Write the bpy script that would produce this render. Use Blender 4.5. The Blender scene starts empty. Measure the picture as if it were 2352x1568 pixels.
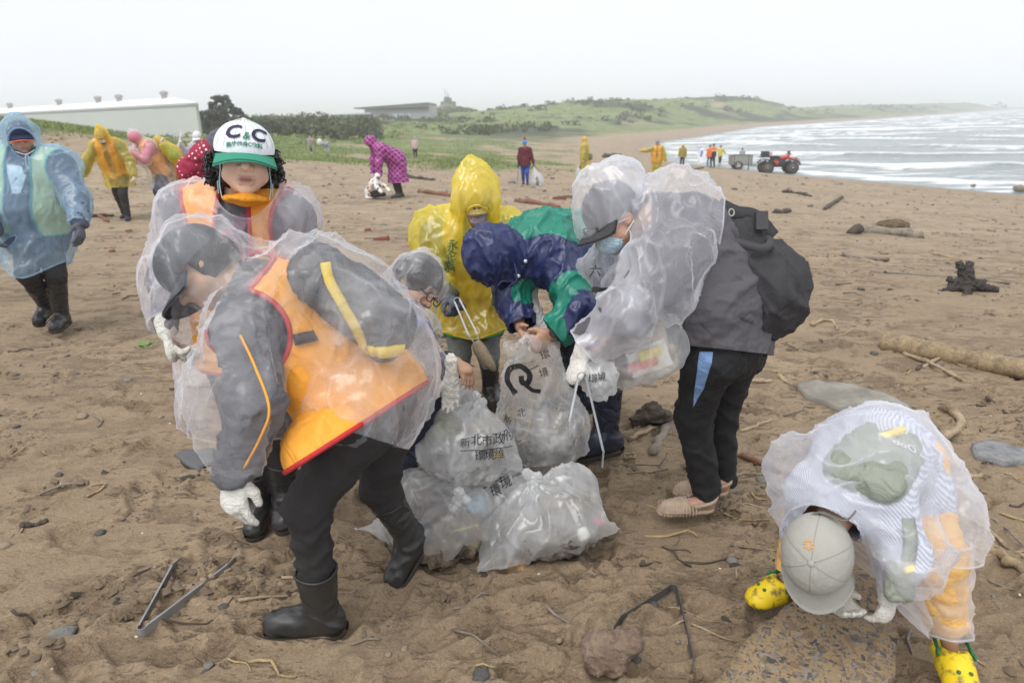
import bpy, bmesh, math, random, os
import numpy as np
from mathutils import Vector, Matrix
from mathutils.bvhtree import BVHTree

SC = bpy.context.scene
COL = SC.collection
rng = np.random.default_rng(11)
random.seed(5)

# ------------------------------------------------------------------ camera, sky, sun, exposure
CAM_H, PITCH, ROLL, FPX = 1.65, math.radians(18.2), math.radians(1.2), 1568.0
cp, sp = math.cos(PITCH), math.sin(PITCH)
FW = np.array([0, cp, -sp]); R0 = np.array([1.0, 0, 0]); U0 = np.array([0, sp, cp])
RT = R0 * math.cos(ROLL) - U0 * math.sin(ROLL)
UP = U0 * math.cos(ROLL) + R0 * math.sin(ROLL)
CAMPOS = np.array([0, 0, CAM_H])
cam_data = bpy.data.cameras.new('camera')
cam_data.sensor_width = 36.0
cam_data.lens = 24.0
cam_data.clip_start = 0.05
cam_data.clip_end = 6000
cam = bpy.data.objects.new('camera', cam_data)
COL.objects.link(cam)
cam.matrix_world = Matrix(((RT[0], UP[0], -FW[0], 0), (RT[1], UP[1], -FW[1], 0), (RT[2], UP[2], -FW[2], CAM_H), (0, 0, 0, 1)))
cam_data.dof.use_dof = True
cam_data.dof.focus_distance = 2.9
cam_data.dof.aperture_fstop = 3.2
SC.camera = cam

world = bpy.data.worlds.new('World')
SC.world = world
world.use_nodes = True
wn, wl = world.node_tree.nodes, world.node_tree.links
wn.clear()
w_out = wn.new('ShaderNodeOutputWorld')
w_bg = wn.new('ShaderNodeBackground')
sky = wn.new('ShaderNodeTexSky')
sky.sky_type = 'NISHITA'
sky.sun_disc = False
sky.sun_elevation = math.radians(58)
sky.sun_rotation = math.radians(150)
hs = wn.new('ShaderNodeHueSaturation')
hs.inputs['Saturation'].default_value = 0.35
hs.inputs['Value'].default_value = 0.10
wl.new(sky.outputs[0], hs.inputs['Color'])
# cloud deck: an even, very slightly mottled grey-white overcast
tc = wn.new('ShaderNodeTexCoord')
cn = wn.new('ShaderNodeTexNoise'); cn.inputs['Scale'].default_value = 1.6; cn.inputs['Detail'].default_value = 4
wl.new(tc.outputs['Generated'], cn.inputs['Vector'])
cr = wn.new('ShaderNodeValToRGB')
cr.color_ramp.elements[0].position = 0.3; cr.color_ramp.elements[0].color = (7.9, 8.2, 8.75, 1)
cr.color_ramp.elements[1].position = 0.7; cr.color_ramp.elements[1].color = (8.6, 8.8, 9.1, 1)
wl.new(cn.outputs['Fac'], cr.inputs['Fac'])
mx = wn.new('ShaderNodeMix'); mx.data_type = 'RGBA'
mx.inputs[0].default_value = 0.9
wl.new(hs.outputs[0], mx.inputs[6]); wl.new(cr.outputs[0], mx.inputs[7])
wl.new(mx.outputs[2], w_bg.inputs['Color'])
w_bg.inputs['Strength'].default_value = 0.084
wl.new(w_bg.outputs[0], w_out.inputs['Surface'])

sun_data = bpy.data.lights.new('sun', 'SUN')
sun_data.energy = 1.5
sun_data.angle = math.radians(45)
sun_data.color = (1.0, 0.98, 0.95)
sun = bpy.data.objects.new('sun', sun_data)
COL.objects.link(sun)
sun.rotation_euler = (math.radians(32), 0, math.radians(-30))
sun.location = (0, 0, 30)

SC.view_settings.view_transform = 'Standard'
SC.view_settings.look = 'None'
SC.view_settings.exposure = 0.68
SC.view_settings.gamma = 1.0
SC.view_settings.use_curve_mapping = False
SC.render.engine = 'CYCLES'
cy = SC.cycles
cy.max_bounces = 8; cy.diffuse_bounces = 3; cy.glossy_bounces = 2; cy.transmission_bounces = 4
cy.transparent_max_bounces = 24; cy.volume_bounces = 1
cy.use_denoising = True
cy.caustics_reflective = False; cy.caustics_refractive = False

# ------------------------------------------------------------------ points from the photograph's geometry
def U(x, y, d):
    """world point at axial depth d seen at picture position (x, y) of a 2352 px wide frame"""
    return CAMPOS + FW * d + RT * ((x - 1176) / FPX * d) + UP * ((784 - y) / FPX * d)

def pxm(px, d):
    return px * d / FPX

def nrm(v):
    v = np.asarray(v, float)
    return v / max(1e-9, np.linalg.norm(v))

# ------------------------------------------------------------------ noise
_perm = np.random.default_rng(3).permutation(512).astype(np.int32)
_perm = np.concatenate([_perm, _perm, _perm])
_grad = np.random.default_rng(4).normal(size=(512, 3)).astype(np.float32)
_grad /= np.linalg.norm(_grad, axis=1, keepdims=True)

def perlin(P, seed=0):
    P = np.asarray(P, np.float32) + seed * 17.31
    I = np.floor(P).astype(np.int32)
    f = P - I
    I &= 511
    w = f * f * f * (f * (f * 6 - 15) + 10)
    res = 0
    for dx in (0, 1):
        wx = w[:, 0] if dx else 1 - w[:, 0]
        hx = _perm[(I[:, 0] + dx) & 511]
        for dy in (0, 1):
            wy = w[:, 1] if dy else 1 - w[:, 1]
            hy = _perm[(hx + I[:, 1] + dy) & 511]
            for dz in (0, 1):
                wz = w[:, 2] if dz else 1 - w[:, 2]
                g = _grad[_perm[(hy + I[:, 2] + dz) & 511]]
                res = res + wx * wy * wz * (g[:, 0] * (f[:, 0] - dx) + g[:, 1] * (f[:, 1] - dy) + g[:, 2] * (f[:, 2] - dz))
    return res * 1.6

def fbm(P, octv=3, seed=0):
    P = np.asarray(P, np.float32)
    r, a = 0, 1.0
    for o in range(octv):
        r = r + a * perlin(P * (2 ** o), seed + o)
        a *= 0.5
    return r

def sstep(a, b, x):
    t = np.clip((x - a) / (b - a), 0, 1)
    return t * t * (3 - 2 * t)

# ------------------------------------------------------------------ signed distance shapes
def cone(a, b, ra, rb=None):
    return ('c', np.asarray(a, np.float32), np.asarray(b, np.float32), float(ra), float(ra if rb is None else rb))

def flat(a, b, ra, rb, n, s):
    """round cone squashed by s along n"""
    return ('f', np.asarray(a, np.float32), np.asarray(b, np.float32), float(ra), float(rb), nrm(n).astype(np.float32), float(s))

def frame(fwd, up):
    f = nrm(fwd); u = np.asarray(up, float); u = nrm(u - f * np.dot(u, f)); r = np.cross(f, u)
    return np.array([r, f, u])          # rows: right, forward, up

def ell(c, R, rad):
    return ('e', np.asarray(c, np.float32), np.asarray(R, np.float32), np.asarray(rad, np.float32))

def rbox(c, R, half, rd):
    return ('b', np.asarray(c, np.float32), np.asarray(R, np.float32), np.asarray(half, np.float32) - rd, float(rd))

def sdist(pr, P):
    t = pr[0]
    if t == 'c' or t == 'f':
        a, b, ra, rb = pr[1:5]
        pa = P - a; ba = b - a
        if t == 'f':
            n, s = pr[5], pr[6]
            pa = pa + np.outer(pa @ n, n) * (1 / s - 1)
            ba = ba + n * (ba @ n) * (1 / s - 1)
        h = np.clip((pa @ ba) / max(1e-9, float(ba @ ba)), 0, 1)
        q = pa - h[:, None] * ba
        d = np.sqrt(np.einsum('ij,ij->i', q, q)) - (ra + (rb - ra) * h)
        return d * (pr[6] ** 0.5) if t == 'f' else d
    if t == 'e':
        q = (P - pr[1]) @ pr[2].T
        r = pr[3]
        k0 = np.sqrt(((q / r) ** 2).sum(1)); k1 = np.sqrt(((q / (r * r)) ** 2).sum(1))
        return k0 * (k0 - 1) / np.maximum(k1, 1e-6)
    if t == 'b':
        q = np.abs((P - pr[1]) @ pr[2].T) - pr[3]
        return np.sqrt((np.maximum(q, 0) ** 2).sum(1)) + np.minimum(q.max(1), 0) - pr[4]

def grow(prims, add):
    out = []
    for p in prims:
        pr, k, op = p
        if pr[0] == 'c': pr = ('c', pr[1], pr[2], pr[3] + add, pr[4] + add)
        elif pr[0] == 'f': pr = ('f', pr[1], pr[2], pr[3] + add, pr[4] + add, pr[5], pr[6])
        elif pr[0] == 'e': pr = ('e', pr[1], pr[2], pr[3] + np.float32(add))
        elif pr[0] == 'b': pr = ('b', pr[1], pr[2], pr[3], pr[4] + add)
        out.append((pr, k, op))
    return out

def A(pr, k=0.03):
    return (pr, k, 'u')

def S(pr, k=0.01):
    return (pr, k, 's')

def field(prims, P):
    P = np.asarray(P, np.float32)
    d = None
    for pr, k, op in prims:
        e = sdist(pr, P)
        if d is None:
            d = e
        elif op == 'u':
            h = np.clip(0.5 + 0.5 * (d - e) / k, 0, 1)
            d = d + (e - d) * h - k * h * (1 - h)
        else:
            e = -e
            h = np.clip(0.5 - 0.5 * (d - e) / k, 0, 1)
            d = d + (e - d) * h + k * h * (1 - h)
    return d

def bounds(prims, pad):
    lo = np.full(3, 1e9); hi = -lo
    for pr, k, op in prims:
        if op == 's': continue
        if pr[0] in 'cf':
            r = max(pr[3], pr[4])
            for q in (pr[1], pr[2]): lo = np.minimum(lo, q - r); hi = np.maximum(hi, q + r)
        else:
            r = float(np.max(pr[3])) * (1.75 if pr[0] == 'b' else 1) + (pr[4] if pr[0] == 'b' else 0)
            lo = np.minimum(lo, pr[1] - r); hi = np.maximum(hi, pr[1] + r)
    return lo - pad, hi + pad

def polygonize(prims, h, pad=0.03, extra=None):
    """surface nets over a narrow band -> verts, triangles"""
    lo, hi = bounds(prims, pad + 2 * h)
    B = 4
    nc = np.maximum(1, np.ceil((hi - lo) / (h * B)).astype(int))
    cx = [lo[i] + (np.arange(nc[i]) + 0.5) * h * B for i in range(3)]
    G = np.stack(np.meshgrid(*cx, indexing='ij'), -1).reshape(-1, 3).astype(np.float32)
    fn = (lambda P: field(prims, P)) if extra is None else (lambda P: field(prims, P) + extra(P))
    dc = fn(G).reshape(nc)
    act = np.abs(dc) < h * B * 1.25
    sg = np.where(dc < 0, -1.0, 1.0).astype(np.float32)
    n = nc * B + 1
    def up(a):
        for ax in range(3): a = np.repeat(a, B, axis=ax)
        return np.pad(a, ((0, 1),) * 3, mode='edge')
    F = up(sg)
    m = up(act)
    for ax in range(3):
        s0 = [slice(None)] * 3; s1 = [slice(None)] * 3
        s0[ax] = slice(1, None); s1[ax] = slice(0, -1)
        m2 = m.copy(); m2[tuple(s0)] |= m[tuple(s1)]; m = m2
    idx = np.nonzero(m)
    P = np.stack([lo[i] + idx[i] * h for i in range(3)], -1).astype(np.float32)
    F[idx] = fn(P)
    s = F < 0
    c = [s[a:n[0] - 1 + a, b:n[1] - 1 + b, d:n[2] - 1 + d] for a in (0, 1) for b in (0, 1) for d in (0, 1)]
    cnt = sum(x.astype(np.int8) for x in c)
    cells = np.nonzero((cnt > 0) & (cnt < 8))
    nv = len(cells[0])
    corners = [(a, b, d) for a in (0, 1) for b in (0, 1) for d in (0, 1)]
    vals = [F[cells[0] + a, cells[1] + b, cells[2] + d] for a, b, d in corners]
    acc = np.zeros((nv, 3)); num = np.zeros(nv)
    for i in range(8):
        for j in range(i + 1, 8):
            df = [corners[j][k] - corners[i][k] for k in range(3)]
            if sum(map(abs, df)) != 1: continue
            vi, vj = vals[i], vals[j]
            cr_ = (vi < 0) != (vj < 0)
            t = np.where(cr_, vi / np.where(cr_, vi - vj, 1), 0)
            pt = np.array(corners[i])[None, :] + t[:, None] * np.array(df)[None, :]
            acc += np.where(cr_[:, None], pt, 0); num += cr_
    V = acc / num[:, None] + np.stack(cells, -1)
    V = lo + V * h
    vid = np.full(n - 1, -1, np.int32)
    vid[cells] = np.arange(nv)
    quads = []
    for ax in range(3):
        o1, o2 = (ax + 1) % 3, (ax + 2) % 3
        a0 = [slice(None)] * 3; a1 = [slice(None)] * 3
        a0[ax] = slice(0, -1); a1[ax] = slice(1, None)
        d0, d1 = s[tuple(a0)], s[tuple(a1)]
        e = np.array(np.nonzero(d0 != d1))
        ok = (e[o1] > 0) & (e[o2] > 0) & (e[o1] < n[o1] - 1) & (e[o2] < n[o2] - 1)
        e = e[:, ok]
        inside = d0[tuple(e)]
        def cell(da, db):
            q = e.copy(); q[o1] -= da; q[o2] -= db
            return vid[tuple(q)]
        q = np.stack([cell(1, 1), cell(0, 1), cell(0, 0), cell(1, 0)], -1)
        q[~inside] = q[~inside][:, ::-1]
        quads.append(q)
    Q = np.concatenate(quads)
    Q = Q[(Q >= 0).all(1)]
    T = np.concatenate([Q[:, [0, 1, 2]], Q[:, [0, 2, 3]]])
    return V, T

def vnormals(V, T):
    fn = np.cross(V[T[:, 1]] - V[T[:, 0]], V[T[:, 2]] - V[T[:, 0]])
    N = np.zeros_like(V)
    for ax in range(3):
        N[:, ax] = sum(np.bincount(T[:, k], fn[:, ax], len(V)) for k in range(3))
    return N / np.maximum(1e-12, np.linalg.norm(N, axis=1, keepdims=True))

def smooth(V, T, it=2, lam=0.5):
    E = np.concatenate([T[:, [0, 1]], T[:, [1, 2]], T[:, [2, 0]]])
    E = np.concatenate([E, E[:, ::-1]])
    deg = np.maximum(1, np.bincount(E[:, 0], minlength=len(V)))
    for _ in range(it):
        M = np.stack([np.bincount(E[:, 0], V[E[:, 1], ax], len(V)) for ax in range(3)], -1) / deg[:, None]
        V = V + lam * (M - V)
    return V

def folds(V, N, amp, freq, axis=None, stretch=4.0, seed=0, sharp=1.0):
    """ridged creases, long along 'axis'"""
    p = V * freq
    if axis is not None:
        ax = nrm(axis)
        p = p - np.outer(p @ ax, ax) * (1 - 1 / stretch)
    w = np.stack([perlin(p * 0.6, seed + 21), perlin(p * 0.6, seed + 22), perlin(p * 0.6, seed + 23)], -1)
    n = perlin(p + 0.6 * w, seed)
    r = (1 - np.minimum(1, np.abs(n) * 2.2)) ** sharp
    return V + N * (amp * (r - 0.4))[:, None]

def clip(V, T, g):
    """keep the part of the surface where g > 0, cut along g = 0"""
    pos = g > 0
    k = pos[T].sum(1)
    keep = [T[k == 3]]
    Vn = [V]; base = len(V); cache = {}; newv = []; tris = []
    for tri in T[(k == 1) | (k == 2)]:
        ps = [pos[i] for i in tri]
        def cut(i, j):
            key = (i, j) if i < j else (j, i)
            if key not in cache:
                t = g[i] / (g[i] - g[j])
                newv.append(V[i] + t * (V[j] - V[i]))
                cache[key] = base + len(newv) - 1
            return cache[key]
        a, b, c = (int(x) for x in tri)
        if sum(ps) == 1:
            while not pos[a]: a, b, c = b, c, a
            tris.append((a, cut(a, b), cut(a, c)))
        else:
            while pos[a]: a, b, c = b, c, a
            p, q = cut(a, b), cut(a, c)
            tris.append((p, b, c)); tris.append((p, c, q))
    if newv: Vn.append(np.array(newv))
    V2 = np.concatenate(Vn)
    T2 = np.concatenate(keep + ([np.array(tris, int)] if tris else []))
    used = np.unique(T2)
    mp = np.full(len(V2), -1); mp[used] = np.arange(len(used))
    return V2[used], mp[T2]

def biggest(V, T):
    """drop loose specks"""
    par = np.arange(len(V))
    for _ in range(60):
        m = np.minimum(np.minimum(par[T[:, 0]], par[T[:, 1]]), par[T[:, 2]])
        new = par.copy()
        for k in range(3): np.minimum.at(new, T[:, k], m)
        new = new[new]
        if (new == par).all(): break
        par = new
    lab = par[T[:, 0]]
    u, c = np.unique(lab, return_counts=True)
    T2 = T[lab == u[np.argmax(c)]]
    used = np.unique(T2); mp = np.full(len(V), -1); mp[used] = np.arange(len(used))
    return V[used], mp[T2]

def border(V, T):
    E = np.concatenate([T[:, [0, 1]], T[:, [1, 2]], T[:, [2, 0]]])
    key = np.sort(E, 1)
    u, inv, c = np.unique(key, axis=0, return_inverse=True, return_counts=True)
    inv = inv.reshape(-1)
    B = E[c[inv] == 1]
    nxt = {int(a): int(b) for a, b in B}
    loops = []
    while nxt:
        st = next(iter(nxt)); lp = [st]; cur = nxt.pop(st)
        while cur != st and cur in nxt:
            lp.append(cur); cur = nxt.pop(cur)
        if len(lp) > 8: loops.append(V[lp])
    return loops

# ------------------------------------------------------------------ meshes
class MB:
    """gathers shapes for ONE mesh"""
    def __init__(s): s.V = []; s.F = []; s.n = 0
    def add(s, V, F):
        V = np.asarray(V, float)
        s.V.append(V)
        s.F.extend([tuple(int(i) + s.n for i in f) for f in F])
        s.n += len(V)
        return s
    def box(s, c, half, R=None, taper=1.0):
        R = np.eye(3) if R is None else np.asarray(R)
        P = np.array([(x * (taper if z > 0 else 1), y * (taper if z > 0 else 1), z) for x in (-1, 1) for y in (-1, 1) for z in (-1, 1)], float)
        P = P * np.asarray(half, float) @ R + np.asarray(c, float)
        return s.add(P, [(0, 1, 3, 2), (4, 6, 7, 5), (0, 4, 5, 1), (2, 3, 7, 6), (0, 2, 6, 4), (1, 5, 7, 3)])
    def tube(s, pts, rad, n=8, cap=True, squash=None):
        V, F = tube(pts, rad, n, cap, squash)
        return s.add(V, F)
    def lathe(s, c, axis, prof, n=20):
        ax = nrm(axis); t = nrm(np.cross(ax, (0.3, 0.5, 0.8))); b = np.cross(ax, t)
        V = []; F = []
        for r, z in prof:
            for i in range(n):
                a = 2 * math.pi * i / n
                V.append(np.asarray(c) + ax * z + (t * math.cos(a) + b * math.sin(a)) * r)
        m = len(prof)
        for j in range(m - 1):
            for i in range(n):
                F.append((j * n + i, j * n + (i + 1) % n, (j + 1) * n + (i + 1) % n, (j + 1) * n + i))
        F.append(tuple(range(n - 1, -1, -1))); F.append(tuple((m - 1) * n + i for i in range(n)))
        return s.add(V, F)
    def build(s, name, mat, parent=None, sm=False):
        V = np.concatenate(s.V)
        me = bpy.data.meshes.new(name)
        me.from_pydata(V.tolist(), [], s.F)
        return link(name, me, mat, parent, sm)

def tube(pts, rad, n=8, cap=True, squash=None):
    P = np.asarray(pts, float); m = len(P)
    rad = np.full(m, rad) if np.isscalar(rad) else np.asarray(rad, float)
    tg = np.gradient(P, axis=0); tg /= np.maximum(1e-9, np.linalg.norm(tg, axis=1, keepdims=True))
    ref = np.array((0.0, 0, 1)) if abs(tg[0][2]) < 0.9 else np.array((1.0, 0, 0))
    V = []; nv = nrm(np.cross(tg[0], ref))
    for i in range(m):
        nv = nv - tg[i] * np.dot(nv, tg[i]); nv = nrm(nv)
        bv = np.cross(tg[i], nv)
        for k in range(n):
            a = 2 * math.pi * k / n
            V.append(P[i] + rad[i] * (nv * math.cos(a) * (squash or 1) + bv * math.sin(a)))
    F = [(j * n + k, j * n + (k + 1) % n, (j + 1) * n + (k + 1) % n, (j + 1) * n + k) for j in range(m - 1) for k in range(n)]
    if cap:
        F.append(tuple(range(n - 1, -1, -1))); F.append(tuple((m - 1) * n + k for k in range(n)))
    return np.array(V), F

def spline(pts, n=20):
    P = np.asarray(pts, float)
    m = len(P); out = []
    for t in np.linspace(0, m - 1, n):
        i = min(int(t), m - 2); f = t - i
        p0, p1, p2, p3 = P[max(i - 1, 0)], P[i], P[i + 1], P[min(i + 2, m - 1)]
        out.append(0.5 * ((2 * p1) + (-p0 + p2) * f + (2 * p0 - 5 * p1 + 4 * p2 - p3) * f * f + (-p0 + 3 * p1 - 3 * p2 + p3) * f ** 3))
    return np.array(out)

def link(name, me, mat, parent=None, sm=True):
    if mat: me.materials.append(mat)
    if sm and len(me.polygons): me.polygons.foreach_set('use_smooth', np.ones(len(me.polygons), bool))
    o = bpy.data.objects.new(name, me)
    COL.objects.link(o)
    if parent is not None:
        o.parent = parent
        o.matrix_parent_inverse = parent_inv(parent)
    return o

def parent_inv(p):
    return p.matrix_basis.inverted() if p.parent is None else Matrix.Identity(4)

def settle(o):
    """move a single-mesh thing's origin from the world's origin to its own base"""
    me = o.data
    n = len(me.vertices); co = np.empty(n * 3, np.float32); me.vertices.foreach_get('co', co); co = co.reshape(-1, 3)
    c = np.array([co[:, 0].mean(), co[:, 1].mean(), co[:, 2].min()])
    me.transform(Matrix.Translation(-Vector(c.tolist())))
    o.location = c.tolist()
    return o

def mesh(name, V, F, mat, parent=None, sm=True, cols=None):
    F = np.asarray(F)
    me = bpy.data.meshes.new(name)
    me.vertices.add(len(V)); me.vertices.foreach_set('co', np.asarray(V, np.float32).ravel())
    k = F.shape[1]
    me.loops.add(F.size); me.loops.foreach_set('vertex_index', F.astype(np.int32).ravel())
    me.polygons.add(len(F)); me.polygons.foreach_set('loop_start', (np.arange(len(F)) * k).astype(np.int32))
    if cols is not None:
        for nm, c in cols.items():
            at = me.color_attributes.new(nm, 'FLOAT_COLOR', 'POINT')
            c = np.asarray(c, np.float32)
            if c.ndim == 1: c = np.stack([c, c, c], -1)
            at.data.foreach_set('color', np.concatenate([c, np.ones((len(c), 1), np.float32)], 1).ravel())
    me.update(calc_edges=True)
    return link(name, me, mat, parent, sm)

def empty(name, loc, label, cat, group=None):
    o = bpy.data.objects.new(name, None)
    o.location = tuple(float(v) for v in loc)
    o.empty_display_size = 0.1
    COL.objects.link(o)
    return tag(o, label, cat, group)

def tag(o, label=None, cat=None, group=None, kind=None):
    if label: o['label'] = label
    if cat: o['category'] = cat
    if group: o['group'] = group
    if kind: o['kind'] = kind
    return o

# ------------------------------------------------------------------ materials
MATS = {}
def newmat(name):
    m = bpy.data.materials.new(name)
    m.use_nodes = True
    nt = m.node_tree
    nt.nodes.clear()
    out = nt.nodes.new('ShaderNodeOutputMaterial')
    return m, nt, out

class NT:
    """short hand for node building"""
    def __init__(s, nt): s.nt = nt
    def n(s, typ, **kw):
        nd = s.nt.nodes.new(typ)
        for k, v in kw.items():
            if k in ('inp',):
                for kk, vv in v.items():
                    if isinstance(vv, bpy.types.NodeSocket): s.nt.links.new(vv, nd.inputs[kk])
                    else: nd.inputs[kk].default_value = vv
            else: setattr(nd, k, v)
        return nd
    def coord(s): return s.n('ShaderNodeTexCoord').outputs['Object']
    def map(s, vec, scale, rot=(0, 0, 0)):
        return s.n('ShaderNodeMapping', inp={'Vector': vec, 'Scale': scale, 'Rotation': rot}).outputs[0]
    def noise(s, vec, scale, detail=3, rough=0.55, dist=0.0):
        return s.n('ShaderNodeTexNoise', inp={'Vector': vec, 'Scale': scale, 'Detail': detail, 'Roughness': rough, 'Distortion': dist}).outputs['Fac']
    def voro(s, vec, scale, feature='F1', rnd=1.0):
        return s.n('ShaderNodeTexVoronoi', feature=feature, inp={'Vector': vec, 'Scale': scale, 'Randomness': rnd})
    def ramp(s, fac, stops):
        r = s.n('ShaderNodeValToRGB', inp={'Fac': fac})
        e = r.color_ramp.elements
        while len(e) < len(stops): e.new(0.5)
        for el, (p, c) in zip(e, stops):
            el.position = p
            el.color = (c, c, c, 1) if np.isscalar(c) else (*c, 1)
        return r.outputs[0]
    def math(s, op, a, b=0.0, c=0.0, clamp=False):
        nd = s.n('ShaderNodeMath', operation=op, use_clamp=clamp)
        for i, v in enumerate((a, b, c)):
            if isinstance(v, bpy.types.NodeSocket): s.nt.links.new(v, nd.inputs[i])
            else: nd.inputs[i].default_value = v
        return nd.outputs[0]
    def mix(s, fac, a, b, mode='MIX'):
        nd = s.n('ShaderNodeMix', data_type='RGBA', blend_type=mode)
        for i, v in ((0, fac), (6, a), (7, b)):
            if isinstance(v, bpy.types.NodeSocket): s.nt.links.new(v, nd.inputs[i])
            else: nd.inputs[i].default_value = (*v, 1) if not np.isscalar(v) and len(v) == 3 else v
        return nd.outputs[2]
    def bump(s, h, strength, dist=0.01, normal=None):
        nd = s.n('ShaderNodeBump', inp={'Height': h, 'Strength': strength, 'Distance': dist})
        if normal is not None: s.nt.links.new(normal, nd.inputs['Normal'])
        return nd.outputs[0]
    def bsdf(s, col, rough=0.6, normal=None, **inp):
        d = {'Base Color': col if isinstance(col, bpy.types.NodeSocket) else (*col, 1), 'Roughness': rough}
        d.update(inp)
        b = s.n('ShaderNodeBsdfPrincipled', inp=d)
        if normal is not None: s.nt.links.new(normal, b.inputs['Normal'])
        return b.outputs[0]
    def out(s, out, sh): s.nt.links.new(sh, out.inputs['Surface'])

def cloth(col, rough=0.8, name='cloth', var=0.12, crease=0.5, cs=9.0, weave=0.0, spec=0.3, sheen=0.0, dirt=None):
    key = (name, tuple(col), rough, var, crease, cs, weave, spec)
    if key in MATS: return MATS[key]
    m, nt, out = newmat(name); k = NT(nt)
    co = k.coord()
    n1 = k.noise(co, cs, 4, 0.6, 0.8)
    n2 = k.noise(co, 55, 2)
    c2 = tuple(max(0, c * (1 - var * 2)) for c in col); c3 = tuple(min(1, c * (1 + var)) for c in col)
    c = k.mix(n1, c2, c3)
    if dirt is not None:
        c = k.mix(k.ramp(k.noise(co, 14, 4), [(0.52, 0.0), (0.7, 0.8)]), c, dirt)
    vo = k.voro(k.mix(0.25, co, k.n('ShaderNodeTexNoise', inp={'Vector': co, 'Scale': 6.0}).outputs['Color']), cs * 1.1, 'DISTANCE_TO_EDGE').outputs['Distance']
    cre = k.ramp(vo, [(0.0, 0.0), (0.16, 1.0)])
    h = k.math('ADD', k.math('MULTIPLY', n1, 1.2), k.math('MULTIPLY', cre, 0.25))
    nm = k.bump(h, crease, 0.02)
    nm = k.bump(n2, 0.12, 0.004, nm)
    if weave:
        wv = k.noise(co, weave, 1)
        nm = k.bump(wv, 0.4, 0.003, nm)
    k.out(out, k.bsdf(c, rough, nm, **{'Specular IOR Level': spec}))
    MATS[key] = m
    return m

def plain(col, rough=0.5, name='plain', metal=0.0, bump=0.0, bs=40, var=0.1, vs=8, spec=0.5):
    key = (name, tuple(col), rough, metal, bump, bs, var)
    if key in MATS: return MATS[key]
    m, nt, out = newmat(name); k = NT(nt)
    co = k.coord()
    n = k.noise(co, vs, 5, 0.65)
    c = k.mix(n, tuple(max(0, c * (1 - 2 * var)) for c in col), tuple(min(1, c * (1 + var)) for c in col))
    nm = k.bump(k.noise(co, bs, 4), bump, 0.01) if bump else None
    k.out(out, k.bsdf(c, rough, nm, Metallic=metal, **{'Specular IOR Level': spec}))
    MATS[key] = m
    return m

def film(col=(0.86, 0.87, 0.9), base=0.22, streak=0.45, edge=0.5, rough=0.25, name='clear_film', cs=7.0, tint=None, axis=None, trans=0.5):
    key = (name, tuple(col), base, streak, edge, cs)
    if key in MATS: return MATS[key]
    m, nt, out = newmat(name); k = NT(nt)
    co = k.coord()
    warp = k.n('ShaderNodeTexNoise', inp={'Vector': co, 'Scale': cs * 0.45, 'Detail': 2.0}).outputs['Color']
    wc = k.map(k.mix(0.30, co, warp), axis or (1, 1, 0.38), (0.25, 0.2, 0))
    w2 = k.map(k.mix(0.30, co, warp), (1, 1, 0.5), (0.9, -0.5, 0.6))
    def line(vec, sc, wd):
        wd = wd * 1.5
        n = k.noise(vec, sc, 2, 0.5, 0.4)
        return k.ramp(k.math('ABSOLUTE', k.math('SUBTRACT', n, 0.5)), [(0.0, 1.0), (wd, 0.0)]), n
    l1, n1 = line(wc, cs * 0.55, 0.020)
    l2, n2 = line(w2, cs * 1.0, 0.026)
    l3, n3 = line(wc, cs * 2.2, 0.030)
    nz = k.ramp(k.noise(wc, cs * 0.5, 4, 0.6, 0.6), [(0.46, 0.0), (0.74, 1.0)])
    n0 = k.ramp(k.noise(co, cs * 0.45, 3), [(0.38, 0.25), (0.62, 1.0)])
    st = k.math('MULTIPLY', k.math('ADD', k.math('ADD', k.math('MULTIPLY', l1, 0.42), k.math('MULTIPLY', l2, 0.22)), k.math('MULTIPLY', l3, 0.12)), n0)
    st = k.math('ADD', st, k.math('MULTIPLY', nz, 0.70))
    h = k.math('ADD', k.math('ADD', n1, k.math('MULTIPLY', n2, 0.6)), k.math('MULTIPLY', k.math('ADD', l1, l2), 0.12))
    nm = k.bump(h, 0.55, 0.02)
    lw = k.n('ShaderNodeLayerWeight', inp={'Blend': 0.35})
    fa = k.math('POWER', lw.outputs['Facing'], 1.6)
    op = k.math('ADD', k.math('ADD', k.math('MULTIPLY', st, streak), base), k.math('MULTIPLY', fa, edge), clamp=True)
    op = k.math('MINIMUM', op, 0.94)
    dif = k.n('ShaderNodeBsdfDiffuse', inp={'Color': (*col, 1), 'Normal': nm}).outputs[0]
    tra = k.n('ShaderNodeBsdfTranslucent', inp={'Color': (*col, 1), 'Normal': nm}).outputs[0]
    dt = k.n('ShaderNodeMixShader', inp={0: trans, 1: dif, 2: tra}).outputs[0]
    gl = k.n('ShaderNodeBsdfGlossy', inp={'Color': (1, 1, 1, 1), 'Roughness': rough, 'Normal': nm}).outputs[0]
    body = k.n('ShaderNodeMixShader', inp={0: 0.12, 1: dt, 2: gl}).outputs[0]
    tr = k.n('ShaderNodeBsdfTransparent', inp={'Color': (*(tint or (1, 1, 1)), 1)}).outputs[0]
    k.out(out, k.n('ShaderNodeMixShader', inp={0: op, 1: tr, 2: body}).outputs[0])
    MATS[key] = m
    return m

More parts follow.
